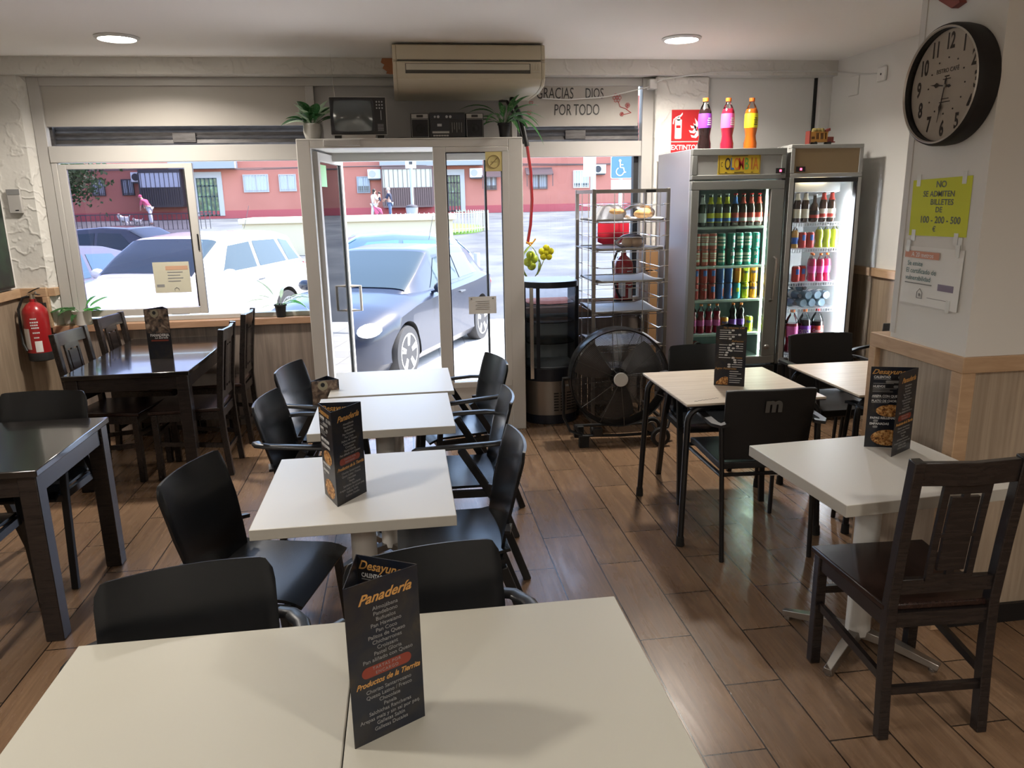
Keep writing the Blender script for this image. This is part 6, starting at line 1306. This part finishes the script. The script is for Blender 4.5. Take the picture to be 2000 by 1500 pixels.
bal(-15.3, -12.95, 1.65, 2.62, 3.52, 'blind_white', 'iron_dark'); bal(-1.15, 1.95, 1.35, 2.38, 3.52, 'pale_curtain', 'brown_iron')
for x0, x1 in ((-13.6, -9.8), (-1.25, 2.05), (2.6, 5.1)):
    o = MB(); o.box(x0, x1, -.9, 0, 3.42, 4.2); o.build('upper_balcony', 'balcony_grey', bd)
def edoor(x0, x1, zb, zt, col, inner):
    zb -= .3; zt -= .3; o = MB(); o.box(x0 - .28, x0, -.12, 0, zb, zt + .35); o.box(x1, x1 + .28, -.12, 0, zb, zt + .35); o.box(x0, x1, -.12, 0, zt, zt + .35); f = o.build('entrance', 'stone_grey', bd)
    MB().box(x0, x1, -.03, -.005, zb, zt).build('entrance_glass', inner, f); g = MB()
    for i in range(6): xx = x0 + i * (x1 - x0) / 5; g.box(xx - .035, xx + .035, -.09, -.04, zb, zt)
    for z in (zb, (zb + zt) / 2, zt - .5, zt - .06): g.box(x0, x1, -.09, -.04, z, z + .07)
    g.build('entrance_gate', col, f)
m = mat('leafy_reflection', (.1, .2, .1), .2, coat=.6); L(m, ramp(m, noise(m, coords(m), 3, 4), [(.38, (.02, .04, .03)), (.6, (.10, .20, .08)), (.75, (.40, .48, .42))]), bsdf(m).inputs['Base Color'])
edoor(-12.3, -11.08, .95, 3.2, 'door_green', 'leafy_reflection'); edoor(2.75, 3.72, .9, 3.15, 'iron_dark', 'leafy_reflection')
o = MB(); o.tube([(-30, -.08, 3.45), (-20, -.10, 3.40), (-12, -.10, 3.52), (-9, -.95, 3.32), (-5, -.1, 3.44), (-2, -.1, 3.46), (1.95, -1.02, 3.38), (6, -.1, 3.5), (12, -.1, 3.40), (20, -.1, 3.46), (34, -.1, 3.4)], .035, 5); o.tube([(-30, -.08, 3.35), (0, -1.03, 3.44), (10, -.1, 3.36), (34, -.1, 3.44)], .025, 5); o.build('cable', 'brown_iron', bd)
def acunit(x, z, label, dark=False):
    t = thing('outdoor_unit', label, 'air conditioner', (x, BY - .10, z), 0, 'air conditioning units on the pink building'); MB().box(-.40, .40, -.34, 0, -.28, .28).build('casing', 'white_print', t, bev=.02)
    MB().lathe([(.01, 0), (.20, 0), (.21, .02)], 24).build('fan_cover', 'iron_dark' if dark else 'grey_metal', t, loc=(-.13, -.345, 0), rot=(PI / 2, 0, 0)); MB().box(-.35, .35, -.3, .04, -.36, -.28).build('bracket', 'iron_dark', t)
acunit(-1.62, 3.28, 'white air conditioning unit on the pink wall left of the brown balcony'); acunit(4.72, 3.26, 'white air conditioning unit on the pink wall right of the doorway'); acunit(12.72, 3.38, 'white outdoor unit with black fan at the right end of the pink wall', True); acunit(-15.5, 3.3, 'dark caged unit beside the left balcony of the pink building', True)
# ------------------------------------------------------------------ planter, fence, grass
flat('planter_stone', .55, .46, .31, .8); flat('planter_cap', .62, .53, .36, .8); flat('fence_metal', .45, .42, .36, .5, metal=.3); m = mat('grass', (.16, .30, .05), .9); L(m, ramp(m, noise(m, coords(m), 8, 4), [(.35, (.07, .17, .02)), (.7, (.15, .28, .04))]), bsdf(m).inputs['Base Color'])
pw = thing('stone_planter', 'long low beige stone planter wall in the middle of the square', 'planter', (-1.6, 26.5, gz(26.5))); MB().box(-3.4, 3.2, -1.2, 1.2, 0, 1.00).build('wall', 'planter_stone', pw); MB().box(-3.5, 3.3, -1.3, 1.3, 1.00, 1.17).build('coping', 'planter_cap', pw, bev=.03)
gl = MB(); n = 40; gl.v = []; pts = [(.6 + 3.0 * math.cos(2 * PI * i / n), 35 + 3.4 * math.sin(2 * PI * i / n)) for i in range(n)]; gl.hexa([(x, y, gz(y) - .1) for x, y in pts], [(x, y, gz(y) + .14) for x, y in pts]); tag(gl.build('lawn', 'grass'), 'small round patch of bright grass inside the low fence', 'grass', None, 'stuff')
fc = thing('garden_fence', 'low curved hoop fence around the round grass patch', 'fence', (.6, 35, gz(35.5)))
for a0, a1 in ((-1.9, -1.2), (-1.2, -.5), (-.5, .2), (.2, .9)):
    mb = MB(); k_ = 12
    for i in range(k_ + 1): a = a0 + (a1 - a0) * i / k_; mb.cyl((3.2 * math.cos(a), 3.6 * math.sin(a), 0), (3.2 * math.cos(a), 3.6 * math.sin(a), .85), .022, n=6)
    for z in (.15, .78): mb.tube([(3.2 * math.cos(a0 + (a1 - a0) * i / 8), 3.6 * math.sin(a0 + (a1 - a0) * i / 8), z) for i in range(9)], .014, 5)
    mb.build('fence_panel', 'fence_metal', fc)
hf = thing('railing', 'low dark railing along the square behind the left parked cars', 'railing', (-15.5, 40, gz(40)))
mb = MB(); [mb.cyl((x * .22 - 6, 0, 0), (x * .22 - 6, 0, .8), .02, n=5) for x in range(56)]; mb.box(-6, 6.2, -.02, .02, .75, .80); mb.build('bars', 'iron_dark', hf)
# ------------------------------------------------------------------ poles, bin, bollards, signs
flat('pole_grey', .40, .40, .40, .5, metal=.3)
lp = thing('street_pole', 'tall grey pole with a small white plate in front of the brown balcony', 'pole', (.55, 42, gz(42))); MB().cyl((0, 0, 0), (0, 0, 5.2), .085, n=12).build('pole', 'pole_grey', lp); MB().box(-.28, .28, -.12, -.09, 2.75, 3.30).build('plate', 'white_print', lp); MB().box(-.09, .09, -.13, -.12, 2.95, 3.10).build('symbol', 'iron_dark', lp)
bn = thing('litter_bin', 'grey litter bin at the foot of the street pole', 'bin', (.50, 41.4, gz(41))); MB().lathe([(.24, 0), (.26, .1), (.32, .75), (.33, .78), (.28, .80)], 20).build('bin', 'pole_grey', bn); MB().lathe([(.33, .80), (.30, .88), (.05, .95)], 20).build('lid', 'iron_dark', bn)
tag(MB().cyl((0, 0, 0), (0, 0, 1.15), .05, n=14).build('bollard', 'pole_grey', loc=(1.20, 12.9, -.34)), 'grey post standing behind the dark blue hatchback', 'bollard')
flat('sign_blue', .07, .17, .30, .5); sg_ = thing('disabled_parking_sign', 'blue and white wheelchair parking sign on a post', 'sign', (3.98, 14, -.34)); MB().cyl((0, 0, 0), (0, 0, 2.75), .035, n=12).build('post', 'pole_grey', sg_)
MB().prism(rr(-.20, .20, 2.34, 2.735, .03), -.06, -.045, 'y').build('border', 'white_print', sg_); MB().prism(rr(-.19, .19, 2.35, 2.725, .028), -.065, -.06, 'y').build('panel', 'sign_blue', sg_)
mb = MB(); mb.T = Matrix.Translation((.0, -.024, 2.535)) @ Matrix.Scale(.66, 4) @ Matrix.Translation((-.02, 0, -2.48)); mb.cyl((-.03, -.07, 2.66), (-.03, -.065, 2.66), .035, n=14); mb.tube([(-.03, -.067, 2.62), (-.02, -.067, 2.48), (.07, -.067, 2.47), (.10, -.067, 2.34), (.14, -.067, 2.36)], .018, 6); mb.tube([(-.02, -.067, 2.55), (.06, -.067, 2.55)], .014, 6)
mb.tube([(.0 - .03 + .105 * math.cos(a), -.067, 2.37 + .105 * math.sin(a)) for a in [2.0 + i * .27 for i in range(16)]], .014, 6); mb.build('wheelchair_symbol', 'white_print', sg_)
MB().box(-.19, .19, -.06, -.045, 2.12, 2.32).build('text_plate', 'white_print', sg_); lettering('print', 'iron_dark', sg_, fmat((0, -.0605, 2.21), (1, 0, 0), (0, 0, 1)), [('RESERVADO MINUSVALIDOS', 0, .045, .034, dict(sx=.75)), ('2 PLAZAS', 0, -.02, .034)])
pp = thing('post_with_notice', 'grey street post carrying a tall white paper notice', 'post', (3.02, 12.2, -.34)); MB().cyl((0, 0, 0), (0, 0, 3.2), .045, n=12).build('post', 'pole_grey', pp); MB().box(-.17, -.01, -.07, -.05, 2.34, 2.78).build('notice', 'white_print', pp)
# ------------------------------------------------------------------ trees at the far left
leafmat('tree_leaf', (.012, .03, .01), (.022, .05, .018), (.05, .09, .03)); flat('bark', .10, .07, .05, .9)
def tree(label, loc, h, r, seed, n=3500):
    R2 = random.Random(seed); t = thing('street_tree', label, 'tree', loc, 0, 'trees left of the pink building'); MB().tube([(0, 0, 0), (.05, 0, h * .3), (0, .05, h * .55)], [.16, .12, .08], 10).build('trunk', 'bark', t)
    mb = MB()
    for i in range(n):
        a, b_, c_ = R2.gauss(0, .5), R2.gauss(0, .5), R2.gauss(0, .42); p_ = Vector((a * r, b_ * r, h * .68 + c_ * r)); s_ = R2.uniform(.07, .15); u_ = Vector((R2.uniform(-1, 1), R2.uniform(-1, 1), R2.uniform(-1, 1))).normalized() * s_; v_ = u_.orthogonal().normalized() * s_ * .6
        mb.add([tuple(p_ - u_), tuple(p_ - v_), tuple(p_ + u_), tuple(p_ + v_)], [(0, 1, 2, 3)])
    mb.build('foliage', 'tree_leaf', t, smooth=0)
tree('dark leafy tree at the far left corner of the left window', (-17.6, 44, gz(44)), 4.2, 1.7, 4); tree('leafy tree further left behind the plaster pier', (-23.0, 41.0, gz(41)), 4.6, 1.5, 5)
# ------------------------------------------------------------------ people and dogs on the square
flat('skin', .50, .30, .22, .6); flat('cloth_pink', .60, .10, .18, .8); flat('cloth_white', .65, .65, .66, .8); flat('cloth_navy', .02, .025, .05, .8); flat('denim', .10, .14, .22, .8); flat('hair_dark', .03, .02, .015, .7); flat('hair_grey', .45, .42, .38, .7); flat('dog_white', .6, .58, .55, .9)
def skinned(name, verts, edges, radii, matn, parent, loc=(0, 0, 0), sub=2, root=0):
    me = bpy.data.meshes.new(name); me.from_pydata(verts, edges, []); me.materials.append(MATS[matn]); o = bpy.data.objects.new(name, me); C.objects.link(o); o.parent = parent; o.location = loc
    sk = o.modifiers.new('skin', 'SKIN'); me.skin_vertices[0].data.foreach_get  # layer exists
    for i, r in enumerate(radii): me.skin_vertices[0].data[i].radius = (r, r) if not isinstance(r, tuple) else r
    me.skin_vertices[0].data[root].use_root = True; s_ = o.modifiers.new('sub', 'SUBSURF'); s_.levels = s_.render_levels = sub
    sk.use_smooth_shade = True; return o
def ensure_skin(me):
    if not me.skin_vertices: me.skin_vertices.new() if hasattr(me.skin_vertices, 'new') else None
def person(label, loc, rz, top, legs, hair, lean=0.0, armL=None, armR=None, stride=.12, H=1.7, long_hair=False):
    t = thing('person', label, 'person', loc, rz); k = H / 1.7
    # faces +Y
    def P(x, y, z): return (x * k, (y + lean * max(0, z - .9)) * k, (z - abs(lean) * max(0, z - .9) * .25) * k)
    aL = armL or [(.22, .0, 1.15), (.23, .08, .92)]; aR = armR or [(-.22, .0, 1.15), (-.23, .08, .92)]
    V_ = [P(0, 0, .95), P(0, 0, 1.15), P(0, -.01, 1.38), P(0, 0, 1.47), P(0, .02, 1.58), P(0, .03, 1.66), P(.17, -.01, 1.37), P(*aL[0]), P(*aL[1]), P(-.17, -.01, 1.37), P(*aR[0]), P(*aR[1]),
          P(.09, 0, .88), P(.10, stride, .48), P(.10, stride * .8, .07), P(.10, stride * .8 + .14, .03), P(-.09, 0, .88), P(-.10, -stride * .6, .48), P(-.10, -stride, .07), P(-.10, -stride + .14, .03)]
    Ed = [(0, 1), (1, 2), (2, 3), (3, 4), (4, 5), (2, 6), (6, 7), (7, 8), (2, 9), (9, 10), (10, 11), (0, 12), (12, 13), (13, 14), (14, 15), (0, 16), (16, 17), (17, 18), (18, 19)]
    Ra = [.13, .125, .14, .055, .085, .075, .065, .045, .030, .065, .045, .030, .09, .06, .042, .035, .09, .06, .042, .035]
    # fingers
    for base, d_ in ((8, aL), (11, aR)):
        bx, by, bz = d_[1]; dx = 1 if bx > 0 else -1
        for q in range(5):
            off = (-.03 + .015 * q); ln = (.06, .085, .09, .085, .065)[q]
            V_.append(P(bx + (.0 if q else -dx * .03), by + off, bz - .05)); V_.append(P(bx + (.0 if q else -dx * .04), by + off + .015, bz - .05 - ln)); Ed += [(base, len(V_) - 2), (len(V_) - 2, len(V_) - 1)]; Ra += [.013, .009]
    body = skinned('body', V_, Ed, [r * k for r in Ra], 'skin', t)
    sh = skinned('top', [P(0, 0, .90), P(0, 0, 1.15), P(0, -.01, 1.38), P(0, 0, 1.43), P(.17, -.01, 1.37), P(*aL[0]), P(-.17, -.01, 1.37), P(*aR[0])], [(0, 1), (1, 2), (2, 3), (2, 4), (4, 5), (2, 6), (6, 7)], [r * k for r in (.155, .145, .16, .07, .085, .065, .085, .065)], top, t)
    tr = skinned('trousers', [P(0, 0, .95), P(.09, 0, .86), P(.10, stride, .48), P(.10, stride * .8, .10), P(-.09, 0, .86), P(-.10, -stride * .6, .48), P(-.10, -stride, .10)], [(0, 1), (1, 2), (2, 3), (0, 4), (4, 5), (5, 6)], [r * k for r in (.145, .105, .078, .06, .105, .078, .06)], legs, t)
    hd = P(0, .03, 1.63); mb = MB(); mb.ball((hd[0], hd[1] - .025 * k, hd[2] + .02), (.092 * k, .10 * k, .105 * k), 14); 
    if long_hair: mb.ball((hd[0], hd[1] - .07 * k, hd[2] - .10), (.06, .05, .12), 10)
    mb.build('hair', hair, t, smooth=60)
    mb = MB(); mb.ball((hd[0] - .03, hd[1] + .078 * k, hd[2] - .005), .010, 6); mb.ball((hd[0] + .03, hd[1] + .078 * k, hd[2] - .005), .010, 6); mb.build('eyes', 'hair_dark', t); mb = MB(); mb.ball((hd[0], hd[1] + .095 * k, hd[2] - .035), (.012, .02, .018), 6); [mb.ball((hd[0] + s_ * .085 * k, hd[1], hd[2] - .02), (.012, .02, .03), 6) for s_ in (-1, 1)]; mb.build('nose_and_ears', 'skin', t); return t
person('person in a pink top and white trousers bending towards two small dogs', (-13.5, 44.5, gz(44.5)), rz_(65), 'cloth_pink', 'cloth_white', 'cloth_pink', .75, [(.20, .38, 1.12), (.20, .52, .98)], [(-.2, .30, 1.05), (-.2, .45, .9)], .16)
person('person with dark hair and white top carrying a small child', (-1.52, 43.5, gz(43.5)), rz_(-60), 'cloth_white', 'cloth_white', 'hair_dark', .05, [(.20, .10, 1.15), (.06, .26, 1.18)], [(-.2, .10, 1.12), (-.06, .26, 1.08)], .12, 1.68, True)
ch = thing('person', 'small child in a dark top held in arms', 'person', (-1.22, 43.55, gz(43.5) + 1.05), rz_(90))
skinned('body', [(0, 0, 0), (0, 0, .2), (0, 0, .32), (0, .01, .42), (.1, 0, .28), (.13, .08, .15), (-.1, 0, .28), (-.13, .08, .15), (.07, .1, -.05), (.08, .12, -.25), (-.07, .1, -.05), (-.08, .12, -.25)], [(0, 1), (1, 2), (2, 3), (2, 4), (4, 5), (2, 6), (6, 7), (0, 8), (8, 9), (0, 10), (10, 11)], [.08, .08, .04, .075, .04, .025, .04, .025, .05, .03, .05, .03], 'skin', ch)
skinned('top', [(0, 0, -.02), (0, 0, .2), (0, 0, .28), (.1, 0, .27), (-.1, 0, .27)], [(0, 1), (1, 2), (2, 3), (2, 4)], [.1, .095, .06, .055, .055], 'cloth_navy', ch); MB().ball((0, -.01, .45), (.075, .08, .07), 12).build('hair', 'hair_dark', ch, smooth=60)
person('person with white hair in dark T-shirt and jeans looking down', (-.66, 43.8, gz(43.8)), rz_(75), 'cloth_navy', 'denim', 'hair_grey', .08, [(.21, .12, 1.12), (.12, .33, 1.10)], [(-.21, .12, 1.12), (-.12, .33, 1.10)], .05, 1.75)
st = thing('pushchair', 'small pink pushchair beside the person carrying a child', 'pushchair', (-1.25, 42.6, gz(42.6))); mb = MB(); mb.hexa([(-.2, -.18, .4), (.2, -.18, .4), (.2, .18, .4), (-.2, .18, .4)], [(-.3, -.2, .85), (.12, -.2, .70), (.12, .2, .70), (-.3, .2, .85)]); mb.build('seat', 'cloth_pink', st, bev=.03)
mb = MB(); [mb.tube([(-.35, y, .95), (.15, y, .4), (.3, y, .12)], .014, 6) for y in (-.2, .2)]; [mb.tube([(.05, y, .5), (-.3, y, .12)], .014, 6) for y in (-.2, .2)]; mb.build('frame', 'iron_dark', st)
for x in (-.3, .3):
    for y in (-.2, .2): MB().cyl((x, y - .02, .12), (x, y + .02, .12), .12, n=16).build('wheel', 'tyre', st)
def dog(label, loc, rz, s_=1.0, c_='dog_white'):
    t = thing('dog', label, 'dog', loc, rz, 'small dogs on the square'); V_ = [(0, 0, .30), (.16, 0, .31), (.26, 0, .36), (.34, 0, .44), (.43, 0, .42), (-.16, 0, .31), (-.26, 0, .38), (-.30, 0, .48), (.18, .07, .16), (.18, .07, .02), (.18, -.07, .16), (.18, -.07, .02), (-.14, .07, .20), (-.20, .07, .11), (-.17, .07, .02), (-.14, -.07, .20), (-.20, -.07, .11), (-.17, -.07, .02), (.32, .05, .50), (.32, -.05, .50)]
    E_ = [(0, 1), (1, 2), (2, 3), (3, 4), (0, 5), (5, 6), (6, 7), (1, 8), (8, 9), (1, 10), (10, 11), (5, 12), (12, 13), (13, 14), (5, 15), (15, 16), (16, 17), (3, 18), (3, 19)]
    skinned('body', [(a * s_, b * s_, c * s_) for a, b, c in V_], E_, [q * s_ for q in (.10, .115, .08, .07, .035, .09, .03, .02, .04, .025, .04, .025, .045, .028, .025, .045, .028, .025, .02, .02)], c_, t)
dog('white dog standing left of the person in pink', (-14.75, 44.2, gz(44.2)), rz_(150), 1.25); dog('small pale dog between the white dog and the person in pink', (-14.1, 44.3, gz(44.3)), rz_(170), .8, 'hair_grey')
# ------------------------------------------------------------------ tidy
for k, o in list(PROTO.items()):
    if k not in USED:
        for c_ in kids(o): bpy.data.objects.remove(c_)
        bpy.data.objects.remove(o)
